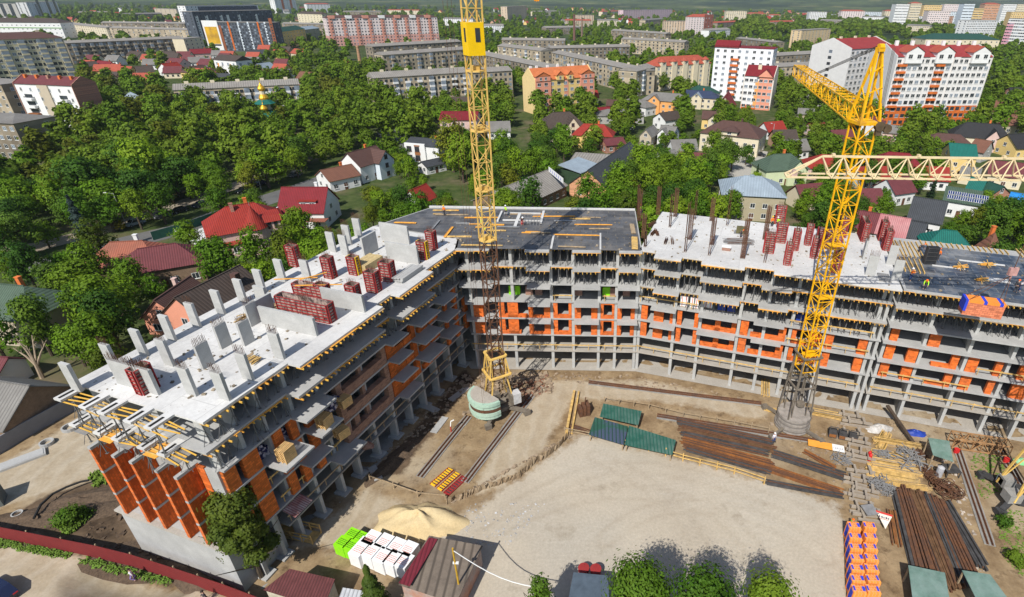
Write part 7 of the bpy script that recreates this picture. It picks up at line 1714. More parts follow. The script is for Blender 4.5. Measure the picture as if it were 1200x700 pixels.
# church cupolas in the trees
p = G(315, 138, 6); ch = thing('church', 'small church with stacked golden domes and green roofs among the trees', 'church', (p.x, p.y, 0), .3)
b = MB(); b.box(-4, 4, -4, 4, 0, 7); b.tube((0, 0, 7), (0, 0, 10), 2.3, 8); b.build('wall', WL['cream'], ch)
b = MB(); b.tube((0, 0, 7.01), (0, 0, 9.6), 6, 8, 2.2); b.tube((0, 0, 12), (0, 0, 14), 4.2, 8, 1.4); b.box(-5, 5, -5, 5, 3, 3.4); b.build('roof', RF['teal'], ch)
M_gold = mat('gilded dome', (.80, .45, .04), var=.1, metal=.6, rough=.35)
def dome(x, y, z, r):
    b = MB(); pr = [(.7, 0), (1, .35), (1.02, .7), (.8, 1.15), (.4, 1.6), (.16, 2.0), (.2, 2.15), (.06, 2.3)]
    for k in range(7): b.tube((x, y, z + pr[k][1] * r), (x, y, z + pr[k + 1][1] * r), pr[k][0] * r, 12, pr[k + 1][0] * r, cap=False)
    b.box(x - .06, x + .06, y - .05, y + .05, z + 2.2 * r, z + 3.1 * r); b.box(x - .3, x + .3, y - .05, y + .05, z + 2.7 * r, z + 2.8 * r); b.build('dome', M_gold, ch)
b = MB(); b.tube((0, 0, 10), (0, 0, 12), 1.8, 8); b.tube((0, 0, 14), (0, 0, 17), 1.1, 8); b.build('drum', WL['cream'], ch)
dome(0, 0, 17, 1.5); dome(-.2, -3.4, 9.4, 1.5); dome(1.0, -4.4, 5.0, 1.2); dome(3.6, 2, 8.4, 1.0); dome(0, 0, 13.0, 1.9)
# ------------------------------------------------------------------ trees
def leafmat(name, c, c2, sc=.35): return mat(name, c, var=.35, scale=sc, col2=c2, rough=.6, spec=.15, trans=.3, rand=.3, thresh=(.42, .66))
LF = dict(mid=leafmat('leaf green', (.115, .20, .009), (.17, .265, .016)), dark=leafmat('dark leaf green', (.062, .13, .012), (.10, .18, .014)), olive=leafmat('olive leaf green', (.12, .155, .01), (.165, .19, .015)),
          fresh=leafmat('fresh leaf green', (.125, .23, .01), (.175, .285, .02)), con=leafmat('conifer green', (.018, .042, .016), (.03, .06, .022)), blue=leafmat('blue spruce green', (.035, .062, .052), (.055, .085, .07)), yel=leafmat('yellow shrub green', (.22, .19, .012), (.30, .24, .02)))
M_bark = mat('bark', (.085, .065, .045), var=.3)
def crown_mesh(kind, H, Rr, seed, leaf, dens, base=.25, rag=1.0):
    r = random.Random(seed); v, f = [], []
    def card(p, n, s):
        u = n.cross(Vector((r.uniform(-1, 1), r.uniform(-1, 1), r.uniform(-1, 1))))
        if u.length < 1e-3: u = Vector((1, 0, 0))
        u.normalize(); w_ = n.cross(u).normalized(); i = len(v); a = s * r.uniform(.7, 1.2); b_ = s * r.uniform(.45, .8)
        v.extend([tuple(p - u * a), tuple(p + w_ * b_ + n * s * .12), tuple(p + u * a), tuple(p - w_ * b_ - n * s * .1)]); f.append((i, i + 1, i + 2, i + 3))
    if kind == 'con':
        n = int(dens)
        for k in range(n):
            t = r.random() ** .75; z = H * (.08 + .9 * (1 - t) ** 1.0) if False else H * (.06 + .92 * r.random() ** 1.35)
            rad = Rr * (1 - (z / H)) ** .85 * (.72 + .28 * math.sin(z * 3.1 / max(.8, H * .05) )) ; a = r.uniform(0, 2 * PI); q = rad * (r.random() ** .4)
            p = Vector((q * math.cos(a), q * math.sin(a), z - q * .25)); nn = Vector((math.cos(a) * .5, math.sin(a) * .5, r.uniform(.2, 1))).normalized(); card(p, nn, leaf)
        return v, f
    lobes = []
    nl = int(r.randint(9, 13) * rag)
    for k in range(nl):
        a = r.uniform(0, 2 * PI); t = r.random(); zc = H * (base + .18 + .62 * t); rr = Rr * (.62 - .45 * t ** 2) * r.uniform(.5, 1.1); s = Rr * r.uniform(.26, .54) / rag ** .6
        lobes.append((Vector((rr * math.cos(a), rr * math.sin(a), min(zc, H - s))), s, r.uniform(.75, 1.05)))
    lobes.append((Vector((0, 0, H - Rr * .5)), Rr * .5, 1.0)); lobes.append((Vector((0, 0, H * .55)), Rr * .62 / rag ** .5, .9))
    tot = sum(s * s for _, s, _ in lobes)
    for c, s, fl in lobes:
        nc = max(6, int(dens * s * s / tot / 14))
        for q in range(nc):
            d = Vector((r.gauss(0, 1), r.gauss(0, 1), r.gauss(.25, 1))).normalized(); rad = s * r.uniform(.62, 1.12); cc = c + Vector((d.x, d.y, d.z * fl)) * rad; cs = s * r.uniform(.13, .26)
            for m_ in range(14):
                o = Vector((r.gauss(0, 1), r.gauss(0, 1), r.gauss(0, .7))) * cs
                p = cc + o
                if p.z < H * base * .6: continue
                nn = (d * 1.2 + o * (.6 / cs) + Vector((r.gauss(0, .4), r.gauss(0, .4), r.gauss(.45, .4)))).normalized(); card(p, nn, leaf)
    return v, f
def trunk_mb(H, r0, seed, base=.25, limbs=5):
    r = random.Random(seed); b = MB(); b.tube((0, 0, -.1), (0, 0, H * .45), r0, 7, r0 * .6); b.tube((0, 0, H * .45), (r.uniform(-.3, .3), r.uniform(-.3, .3), H * .82), r0 * .6, 6, r0 * .15)
    for k in range(limbs):
        a = 2 * PI * k / limbs + r.uniform(-.4, .4); z = H * r.uniform(base, .5); l = H * r.uniform(.2, .34)
        b.tube((0, 0, z), (l * math.cos(a), l * math.sin(a), z + l * .9), r0 * .38, 5, r0 * .08)
    return b
TP = {}
def proto(key, kind, H, Rr, seed, leaf, dens, lm, base=.25):
    v, f = crown_mesh(kind, H, Rr, seed, leaf, dens, base); me = bpy.data.meshes.new('crown'); me.from_pydata(v, [], f); me.materials.append(lm); me.update()
    TP[key] = (me, trunk_mb(H, .22 + H * .012, seed, base, 0 if kind == 'con' else 5).mesh('trunk', M_bark), H, Rr)
i = 0
for lk in ('mid', 'dark', 'olive', 'fresh'):
    for q in range(2):
        proto(lk + str(q), 'dec', 11 + q * 1.6, 4.6 + .5 * q, 50 + i, .30, 3300, LF[lk], .16); i += 1
proto('tall0', 'dec', 15, 4.0, 81, .3, 3000, LF['fresh'], .12); proto('round0', 'dec', 13, 6.0, 82, .3, 5200, LF['fresh'], .1)
proto('con0', 'con', 13, 3.0, 83, .34, 2600, LF['con']); proto('blue0', 'con', 15, 3.6, 84, .34, 3000, LF['blue']); proto('shrub0', 'dec', 3.2, 2.0, 85, .2, 700, LF['mid'], .0); proto('yel0', 'dec', 3.4, 1.7, 86, .2, 700, LF['yel'], .0); proto('cyp0', 'con', 9, 1.3, 87, .26, 1500, LF['mid'])
NTREE = 0
def tree(key, x, y, s, label, group=None, name='tree', cat='tree', z=0):
    global NTREE
    cm, tm, H_, R0 = TP[key]; t = thing(name, label, cat, (x, y, z), rnd.uniform(0, 6.28), group); t.scale = (s * rnd.uniform(.85, 1.15), s * rnd.uniform(.85, 1.15), s * rnd.uniform(.85, 1.2))
    put('crown', cm, t); put('trunk', tm, t); NTREE += 1; return t
tmap = """
..................................................
..................................................
....tt.....................TT.TTTTT........ttt....
....TTt...TTTT..TTT..tt.TT....TTTT..TTt.TTT....T..
....TTTT.TTTT..TTTT..ttTT.TTT.T..T....TTTTT....TTT
....TTTTTTTTTTTTTTTTTTTTT.TTT.T..T.Tt.tttTT.TT.tTT
...TTTTTTTTTTTTTTTTTT.....TTT.t.tttt..ttTtt.TTTt..
..TTTTTTTTTTTTTTTTTt..TTT.TTT...ttTTt.TTTTTTttt...
TTTTTTTTTTTTT.......t..tTTT...TTTTTTt..tt.t.t.....
TTTTTTTTTTT.t..t..tttt.TTT..T.TTTTTTt..tTTtt....t.
TT.TTTT...........tTTTTTT...TTTTTTT....tTT.t..ttTT
TT.TT....t...TTTTTT.........TT..t......tt.t....TTT
tTTTTt...tT.TTTT............................t..TTT
..tTTTTt.t.tT.....................................
...TTTTTT.........................................
.T.TTTTT..........................................
TTTTTTT...........................................
.TTTTT............................................
"""
rows = [l for l in tmap.strip('\n').split('\n')]
def inhouse(x, y, m=1.2):
    for hx, hy, rad, a, hl, hw in HOUSES:
        dx, dy = x - hx, y - hy
        if abs(dx) > rad * 1.6 + 6 or abs(dy) > rad * 1.6 + 6: continue
        lx, ly = dx * math.cos(a) + dy * math.sin(a), -dx * math.sin(a) + dy * math.cos(a)
        if abs(lx) < hl + m and abs(ly) < hw + m: return True
    return False
SITE = [(S.o.x, S.o.y) for S in (LFT, MID, RGT)]
def insite(x, y):
    for S, u0, u1, w0, w1 in ((LFT, -6, 50, -1.0, 60), (MID, -16, 30, -18.5, 60), (RGT, -4, 75, -19, 60)):
        u, w_ = S.inv((x, y))
        if u0 < u < u1 and w0 < w_ < w1: return True
    return False
roads = [[G(a, b) for a, b in ((30, 318), (118, 292), (212, 270), (262, 252), (330, 228), (396, 203), (478, 170))], [G(a, b) for a, b in ((878, 200), (845, 258))], [G(a, b) for a, b in ((-60, 610), (0, 560), (120, 500))]]
def nearroad(x, y):
    p = Vector((x, y, 0))
    for k, r in enumerate(roads):
        for i in range(len(r) - 1):
            a, b = r[i], r[i + 1]; d = b - a; t = max(0, min(1, (p - a).dot(d) / d.length_squared))
            if (a + d * t - p).length < (7.5 if k == 0 else 5 if k == 2 else 3.2): return True
    return False
zone = lambda px, py: ('wooded belt on the left, above the street' if px < 330 and py < 235 else 'wooded belt behind the left crane mast' if px < 560 and py < 190 else 'gardens beside the left wing' if px < 460 else 'gardens behind the middle wing' if px < 740 else 'gardens behind the right wing' if px < 960 else 'gardens among the houses at the right')
kindw = dict(mid='green', dark='dark green', olive='olive tinted', fresh='fresh light green')
# ------------------------------------------------------------------ small far houses
fh = []
for rk, wk in (('red', 'white'), ('maroon', 'cream'), ('grey', 'white'), ('tile', 'yellow'), ('dbrown', 'obrick')):
    b = MB(); b.sweep([(-4, 0), (4, 0), (4, 4), (0, 7.6), (-4, 4)], -5, 5, 0)
    for s in (-1, 1): b.sweep([(0, 7.7), (s * 4.6, 3.6), (s * 4.6, 3.9), (0, 8.0)], -5.4, 5.4, 1)
    for x in (-3, 0, 3): b.box(x - .6, x + .6, -4.06, -4.001, 1.2, 2.6, 2)
    fh.append(b.mesh('house', [WL[wk], RF[rk], M_glass]))
hr = random.Random(21); n_ = 0
for attempt in range(4000):
    px, py = (hr.uniform(0, 1200), hr.uniform(8, 30)) if attempt % 3 else (hr.uniform(820, 1150), hr.uniform(13, 28))
    if 240 < px < 330: continue
    p = G(px, py); d = p.length
    if d > 2900 or d < 600 or inhouse(p.x, p.y, 6): continue
    o = put('house', hr.choice(fh), None, (p.x, p.y, 0), hr.uniform(0, 3.1)); k = max(1, d / 1500); o.scale = (k, k, k)
    tag(o, 'small far house with a pitched roof in the suburbs near the horizon', 'house', 'small houses in the far suburbs'); n_ += 1
    if n_ > 240: break
hr2 = random.Random(31); n_ = 0
for attempt in range(3000):                                   # closer in, between the panel blocks
    px, py = hr2.choice(((90, 320, 50, 92), (700, 850, 98, 125), (150, 300, 46, 70)))[:4] and (hr2.uniform(80, 345), hr2.uniform(52, 94))
    p = G(px, py, 4)
    if inhouse(p.x, p.y, 5): continue
    HOUSES.append((p.x, p.y, 6, 0, 6, 6))
    o = put('house', hr2.choice(fh), None, (p.x, p.y, 0), hr2.uniform(-.3, .5)); o.scale = (1.1, 1.1, .95); tag(o, 'small pitched roof house squeezed among the upper left houses and trees', 'house', 'small houses among the upper left trees'); n_ += 1
    if n_ > 44: break
for px, py, rz in [(618, 215, .3), (800, 172, .2), (812, 188, -.2), (905, 150, .4), (918, 160, .1), (930, 172, .3), (985, 160, .2), (1000, 150, -.1), (1072, 168, .2), (1086, 190, .3), (1020, 205, .1), (1003, 215, .4), (1090, 205, -.2), (1176, 178, .2), (1192, 205, .1), (842, 158, .3), (768, 122, .2), (730, 140, .1), (690, 112, .3), (584, 150, .2), (868, 126, -.1), (540, 120, .2), (745, 100, .1), (1010, 232, .1), (1062, 192, .3), (1148, 176, 0), (965, 205, .2), (948, 226, .3)]:
    p = G(px, py, 4)
    if inhouse(p.x, p.y, 3.5): continue
    HOUSES.append((p.x, p.y, 6, rz, 5.5, 4.5)); o = put('house', hr2.choice(fh), None, (p.x, p.y, 0), rz); o.scale = (.95, .9, .85); tag(o, 'small pitched roof house tucked between the gardens behind the building', 'house', 'small houses in the gardens behind the building')
far_pts, placed = [], []
tr = random.Random(4)
for attempt in range(30000):
    px, py = tr.uniform(-30, 1230), tr.uniform(50, 432)
    i, j = int(px // 24), int(py // 24)
    ch_ = rows[j][max(0, min(49, i))] if j < len(rows) else '.'
    if ch_ == '.': continue
    p = G(px, py, 6.5); d = p.length
    if d > 470: continue
    # sample evenly over the ground, not over the picture
    if tr.random() > min(1, (d / 300) ** 3 * 1.0 + .02): continue
    s = tr.uniform(.62, 1.3) if ch_ == 'T' else tr.uniform(.38, .75)
    if px < 560 and py < 235 and ch_ == 'T': s *= 1.15
    if py > 236 and px < 480: s = min(s, .86)
    elif py > 150 and px > 560: s = min(s, .95)
    gap = (4.6 if ch_ == 'T' else 5.2) * s * (1.25 if d > 240 else 1.0)
    if any((p.x - q[0]) ** 2 + (p.y - q[1]) ** 2 < (gap + q[2] * .3) ** 2 for q in placed): continue
    if inhouse(p.x, p.y, 2.2) or insite(p.x, p.y) or nearroad(p.x, p.y): continue
    placed.append((p.x, p.y, s, px, py, d, ch_))
placed.sort(key=lambda q: q[5])
far_pts += [q for q in placed[285:]]
for x, y, s, px, py, d, ch_ in placed[:285]:
    if px < 420 and py < 230: lk = tr.choices(('mid', 'dark', 'olive', 'fresh'), (3, 3, 4, 2))[0]
    elif px < 460: lk = tr.choices(('mid', 'dark', 'olive', 'fresh'), (4, 2, 1.5, 4))[0]
    else: lk = tr.choices(('mid', 'dark', 'olive', 'fresh'), (4, 3, 1.2, 3))[0]
    zn = zone(px, py)
    tree(lk + str(tr.randint(0, 1)), x, y, s, kindw[lk] + ' leafy tree in the ' + zn, 'trees in the ' + zn)
# trees that stand out
def treeat(key, px, py, z, s, label, **k): p = G(px, py, z); return tree(key, p.x, p.y, s, label, **k)
treeat('blue0', 96, 268, 7, .95, 'blue green spruce standing alone beside the street', name='spruce')
treeat('round0', 752, 192, 7, 1.15, 'big round bright green tree behind the middle wing')
treeat('mid1', 725, 222, 5, .8, 'leaning green tree in front of the orange brick gable')
treeat('fresh1', 716, 232, 4, .6, 'small pale green tree right at the roof deck edge')
treeat('tall0', 600, 95, 8, .95, 'tall slim tree beside the orange apartment block')
treeat('cyp0', 455, 178, 4, 1.0, 'narrow yellowish cypress between the two white houses', name='cypress')
treeat('yel0', 140, 264, 1.5, 1.0, 'golden yellow shrub beside the street lamp', name='shrub', cat='shrub')
treeat('yel0', 1118, 240, 2, 1.4, 'yellow green bush beside the solar panels', name='shrub', cat='shrub')
treeat('con0', 1095, 217, 4, .55, 'yellowish small conifer under the jib', name='conifer')
treeat('con0', 887, 205, 3, .55, 'small dark spruce beside the pale green house', name='spruce')
treeat('cyp0', 23, 310, 3, .8, 'rounded dark cypress by the side street at the left', name='cypress')
# dead tree by the near end of the left wing
b = MB(); r = random.Random(8)
b.tube((0, 0, 0), (.2, 0, 2.5), .34, 7, .26)
for k, (dx, dy, h) in enumerate(((-2.6, .6, 5.2), (-.9, .3, 7.2), (1.0, -.5, 6.4), (3.0, .8, 6.6), (.3, 1.5, 7.0))):
    m_ = Vector((.2 + dx * .45, dy * .5, 2.5 + (h - 2.5) * .5)); b.tube((.2, 0, 2.3), m_, .2, 6, .13); e = Vector((dx, dy, h)); b.tube(m_, e, .13, 6, .04)
    for q in range(3): b.tube(m_.lerp(e, .3 + .25 * q), m_.lerp(e, .3 + .25 * q) + Vector((r.uniform(-.8, .8), r.uniform(-.5, .5), r.uniform(.4, 1.1))), .06, 5, .02)
o = b.build('dead_tree', mat('bare wood', (.36, .28, .2), var=.2)); p = G(48, 440, .5); o.location = (p.x, p.y, 0); tag(o, 'bare pruned dead tree with forked pale limbs among the greenery', 'dead tree')
# foreground trees
def bigtree(name, label, px, py, z, kind, H_, R0, seed, leaf, dens, lm, base=.1, gz=0, rag=1.0):
    p = G(px, py, z); v, f = crown_mesh(kind, H_, R0, seed, leaf, dens, base, rag); me = bpy.data.meshes.new('crown'); me.from_pydata(v, [], f); me.materials.append(lm); me.update()
    t = thing(name, label, 'tree', (p.x, p.y, gz), 0); put('crown', me, t); put('trunk', trunk_mb(H_, .25, seed, base, 0 if kind == 'con' else 6).mesh('trunk', M_bark), t); return t
M_yew = leafmat('yew green', (.055, .092, .012), (.09, .125, .016), .8); M_birch = leafmat('birch green', (.085, .165, .012), (.13, .21, .02), .8)
bigtree('yew_tree', 'big dark green tree at the near corner of the left wing by the red fence', 289, 636, 5.6, 'dec', 12.6, 3.5, 311, .17, 34000, M_yew, .02, rag=2.4)
bigtree('spruce', 'small dense spruce in front of the white block pallets', 436, 692, 3.6, 'con', 7.5, 1.9, 302, .13, 8000, M_yew)
bigtree('birch', 'bright green drooping tree at the bottom edge, left of the group', 748, 702, 9.5, 'dec', 13.2, 4.5, 303, .15, 30000, M_birch, .05, rag=2.6)
bigtree('birch', 'green tree with upright shoots at the bottom edge, middle of the group', 824, 718, 10, 'dec', 13.8, 4.9, 304, .15, 30000, M_birch, .05, rag=3.2)
bigtree('birch', 'small green treetop at the bottom edge, right of the group', 898, 718, 8.5, 'dec', 12.3, 3.8, 305, .15, 17000, M_birch, .05, rag=3.2)
bigtree('birch', 'light green treetop just entering the bottom edge beside the brown shed', 634, 706, 5, 'dec', 8.5, 1.5, 306, .12, 5000, M_birch, .05)
bigtree('bush', 'bright green bush at the right edge below the crane base', 1190, 655, .6, 'dec', 1.6, 1.3, 307, .12, 1400, M_birch, 0)['category'] = 'bush'
bigtree('bush', 'round green bush in the weeds beside the crane base', 1178, 612, .6, 'dec', 1.4, 1.1, 308, .12, 1200, M_birch, 0)['category'] = 'bush'
bigtree('bush', 'dense green bush on the mound behind the red fence', 84, 606, 1.0, 'dec', 2.4, 1.9, 309, .13, 2600, M_birch, 0)['category'] = 'bush'
# ------------------------------------------------------------------ woodland far away (one mass)
import numpy as np
wr = random.Random(9)
def tmpl(seed, leaf, dens, Rr=4.6, H_=11):
    v, f = crown_mesh('dec', H_, Rr, seed, leaf, dens, .12); return np.array(v, dtype=np.float32).reshape(-1, 3)
TN = [tmpl(400 + k, .50, 1300) for k in range(4)]; TM = [tmpl(410 + k, .95, 330) for k in range(4)]; TF = [tmpl(420 + k, 1.7, 120) for k in range(4)]
WB = {}
def far_tree(x, y, s, key, d, sz=1.0):
    v = wr.choice(TN if d < 480 else TM if d < 900 else TF); a = wr.uniform(0, 6.28); ca, sa_ = math.cos(a), math.sin(a)
    q = np.empty_like(v); q[:, 0] = x + s * (v[:, 0] * ca - v[:, 1] * sa_); q[:, 1] = y + s * (v[:, 0] * sa_ + v[:, 1] * ca); q[:, 2] = v[:, 2] * s * sz; WB.setdefault(key, []).append(q)
for x, y, s, px, py, d, ch_ in far_pts: far_tree(x, y, s, wr.choice('aab' if px > 400 else 'aaabbc'), d)
fmap = """
22222222222222222222222222222222222222222222222222
.11.1111.......1111..1112222222222222111111.111111
..1.11.1..1..1111......111.111111111.1111111.11111
....1.....111.111..1..11...1111111111.11.......111
"""
frows = fmap.strip('\n').split('\n')
n_ = 0; gridd = {}
for attempt in range(60000):
    px, py = wr.uniform(-20, 1220), wr.uniform(7, 95)
    j, i = int(py // 24), max(0, min(49, int(px // 24))); ch_ = frows[j][i]
    if ch_ == '.' and wr.random() < .9: continue
    p = G(px, py, 4); d = p.length
    if d > 3000 or d < 400: continue
    if wr.random() > min(1, (d / 1500) ** 1.6 + .10): continue
    cell = (int(p.x // 7), int(p.y // 7))
    if cell in gridd or inhouse(p.x, p.y, 3.5): continue
    gridd[cell] = 1; k = 1.0 + max(0, d - 1100) / 2600
    far_tree(p.x, p.y, wr.uniform(.6, 1.1) * k, 'a' if wr.random() < .6 else 'b', d); n_ += 1
    if n_ > 3600: break
for k in range(420):                       # dark tree belt at the upper right
    p = G(wr.uniform(862, 1110), wr.uniform(19, 37), 6)
    if not inhouse(p.x, p.y, 3.5): far_tree(p.x, p.y, wr.uniform(1.3, 2.0), 'a', p.length, .85)
for key, m_, lab in (('a', leafmat('far dark canopy', (.075, .14, .009), (.125, .20, .014), .12), 'dark woodland canopy filling the distance between the far blocks'), ('b', leafmat('far light canopy', (.125, .21, .011), (.175, .26, .018), .12), 'lighter woodland canopy scattered between the far blocks'), ('c', leafmat('far olive canopy', (.12, .14, .009), (.155, .17, .014), .12), 'olive tinted canopy in the wooded belt on the left')):
    v = np.concatenate(WB[key]); nq = len(v) // 4; me = bpy.data.meshes.new('woodland')
    me.vertices.add(len(v)); me.vertices.foreach_set('co', v.ravel()); me.loops.add(len(v)); me.loops.foreach_set('vertex_index', np.arange(len(v), dtype=np.int32))
    me.polygons.add(nq); me.polygons.foreach_set('loop_start', np.arange(0, len(v), 4, dtype=np.int32)); me.materials.append(m_); me.update(calc_edges=True)
    tag(put('woodland', me), lab, 'woodland', kind='stuff')
# ------------------------------------------------------------------ cars
def car(label, p, rz, col, van=False, boot=0):
    m = mat('car paint ' + col[0], col[1], var=.04, rough=.25, spec=.6); t = thing('car', label, 'car', p, rz)
    L, W_, h = 2.2, .88, 1.45 if not van else 1.75
    prof = [(-L, .35), (-L, .8), (-L + .15, .95), (-L * .42 - .25, 1.0), (-L * .18 - .1, h), (L * .55 if not van else L * .85, h), (L * .9 if not van else L * .98, .98), (L, .85), (L, .35)]
    b = MB(); b.sweep([(y, z) for y, z in prof], -W_, W_); v2 = [(y, x, z) for x, y, z in b.v]; b.v = v2; b.build('body', m, t)
    b = MB(); g = [(-L * .42 - .12, 1.03), (-L * .19 - .08, h - .1), (L * .52 if not van else L * .82, h - .1), (L * .82 if not van else L * .94, 1.03)]
    b.sweep(g, -W_ - .012, W_ + .012); b.v = [(y, x, z) for x, y, z in b.v]; b.build('side_glass', M_glass, t)
    b = MB(); b.face([(-L * .42 - .27, -W_ * .9, 1.03), (-L * .42 - .27, W_ * .9, 1.03), (-L * .19 - .13, W_ * .85, h - .06), (-L * .19 - .13, -W_ * .85, h - .06)]); b.build('windscreen', M_glass, t, fix=False)
    for x in (-1.35, 1.3):
        for y in (-1, 1):
            b = MB(); b.tube((x, y * (W_ - .18), .33), (x, y * (W_ + .02), .33), .33, 14); w_ = b.build('wheel', M_black, t); b = MB(); b.tube((x, y * (W_ + .021), .33), (x, y * (W_ + .03), .33), .19, 10); b.build('rim', M_steel, w_)
    for y in (-.6, .6):
        b = MB(); b.box(-L - .02, -L + .01, y - .2, y + .2, .62, .78); b.build('headlight', M_white, t, fix=False)
        b = MB(); b.box(L - .01, L + .02, y - .2, y + .2, .7, .85); b.build('tail_light', MATS['red cylinder'], t, fix=False)
    return t
dk, sl, bl_, wh_, gr, rd = ('black', (.012, .012, .014)), ('silver blue', (.30, .36, .42)), ('navy', (.012, .018, .05)), ('white', (.7, .7, .7)), ('grey', (.12, .13, .14)), ('red', (.4, .02, .02))
sa = math.atan2(*(lambda d: (d.y, d.x))(G(262, 250) - G(150, 285)))
for px, py, c, v, lab, dz in ((159, 264, sl, True, 'silver blue van parked at the street lamp', 0), (191, 255, gr, False, 'dark grey car behind the silver blue van', 0), (211, 249, dk, False, 'black car in the middle of the row parked along the street', 0), (236, 242, bl_, False, 'navy estate car at the front end of the row on the street', 0), (286, 226, dk, True, 'black car parked alone under the trees past the turret villa', 0), (305, 217, bl_, False, 'dark blue car behind the white mansard house', 0), (346, 207, gr, True, 'grey van at the upper end of the street', 0), (455, 163, dk, False, 'black car in the parking yard beside the modern house', .6), (467, 166, gr, False, 'grey car next to the black one in the parking yard', .9), (448, 158, wh_, False, 'white car at the back of the parking yard', .5), (872, 182, wh_, False, 'white car in front of the cream villa', 1.2), (878, 189, wh_, True, 'white van below the white car by the cream villa', .2), (890, 183, dk, False, 'dark car beside the cream villa garden', 1.4), (937, 132, wh_, False, 'white car beside the small grey barn', .4), (852, 244, wh_, True, 'white van parked beside the khaki house', 1.7), (1096, 166, wh_, False, 'white car parked between trees right of the yellow mast', .5)):
    p = G(px, py); car(lab, p, sa + dz, c, v)
p = G(-2, 698); car('dark blue car cut off by the lower left corner', p, -.35, bl_, False)
# green mesh fence along the street, street lamps, poles
wallrun('mesh_fence', 'long dark green mesh fence along the street before the turret villa', 'fence', [(180, 282), (215, 272), (262, 255)], 2.2, .06, mat('green mesh', (.02, .085, .06), var=.15), M_steel)
sheet('villa_courtyard', gp([(212, 276), (252, 262), (262, 272), (240, 290)]), .03, mat('white courtyard', (.62, .61, .6), var=.06))
wallrun('garden_wall', 'white rendered courtyard wall of the turret villa', 'wall', [(207, 276), (236, 290), (250, 284)], 1.6, .2, WL['white'])
def lamp(label, px, py, top):
    p = G(px, py); t = thing('street_lamp', label, 'street lamp', p, .4); b = MB(); b.tube((0, 0, 0), (0, 0, top), .13, 7, .09); b.build('pole', M_conc, t); b = MB(); b.bar((0, 0, top - .2), (-1.4, 0, top + .3), .08); b.build('arm', M_steel, t); b = MB(); b.box(-1.9, -1.3, -.15, .15, top + .22, top + .36); b.build('lamp_head', M_white, t)
lamp('concrete street lamp beside the silver blue van', 149, 266, 9); lamp('street lamp beside the white mansard house', 306, 222, 9); lamp('lamp post at the side street at the left edge', 4, 296, 7); lamp('slim lamp post in the gardens right of the cream villa', 904, 168, 8)
b = MB(); p = G(541, 706); b.tube((0, 0, 0), (0, 0, 8.2), .11, 7, .09); b.box(-.2, .35, -.08, .08, 6.0, 6.2, 1); o = b.build('yellow_pole', [mat('ochre pole', (.5, .3, .03), var=.2), M_white]); o.location = p; tag(o, 'ochre pole standing beside the brown felt roofed shed', 'pole')
b = MB(); A, B_ = Vector((p.x, p.y, 7.9)), G(640, 690, 4); pts = [A.lerp(B_, k / 8) - Vector((0, 0, 1.2 * math.sin(PI * k / 8))) for k in range(9)]
for k in range(8): b.tube(pts[k], pts[k + 1], .05, 5)
tag(b.build('cable', M_white), 'white cable sagging from the ochre pole across the yard', 'cable')
# ------------------------------------------------------------------ people
M_skin = mat('skin', (.5, .3, .21), var=.05); M_vest = mat('lime safety vest', (.45, .85, .03), var=.05); M_ovest = mat('orange safety vest', (.95, .20, .015), var=.05)
M_jean = mat('blue work trousers', (.04, .07, .2)); M_dkc = mat('dark work clothes', (.05, .05, .06)); M_whc = mat('white clothes', (.7, .68, .74)); M_hel_o = mat('orange helmet', (.9, .16, .01), var=.03, rough=.4); M_hel_w = mat('white helmet', (.8, .8, .8), var=.03); M_hel_y = mat('yellow helmet', (.85, .6, .02), var=.03); M_hair = mat('dark hair', (.03, .02, .015)); M_olc = mat('purple skirt', (.25, .18, .4))
def skin_mesh(verts, edges, root=0, lv=1):
    me = bpy.data.meshes.new('figure'); me.from_pydata([v[:3] for v in verts], edges, []); o = bpy.data.objects.new('figure_tmp', me); C.objects.link(o)
    md = o.modifiers.new('s', 'SKIN'); sv = me.skin_vertices[0].data
    for i, v in enumerate(verts): sv[i].radius = (v[3], v[3] * (v[4] if len(v) > 4 else 1)); sv[i].use_root = i == root
    ss = o.modifiers.new('d', 'SUBSURF'); ss.levels = lv; ss.render_levels = lv
    dg = bpy.context.evaluated_depsgraph_get(); dg.update(); r = bpy.data.meshes.new_from_object(o.evaluated_get(dg)); bpy.data.objects.remove(o); 
    for p in r.polygons: p.use_smooth = True
    return r
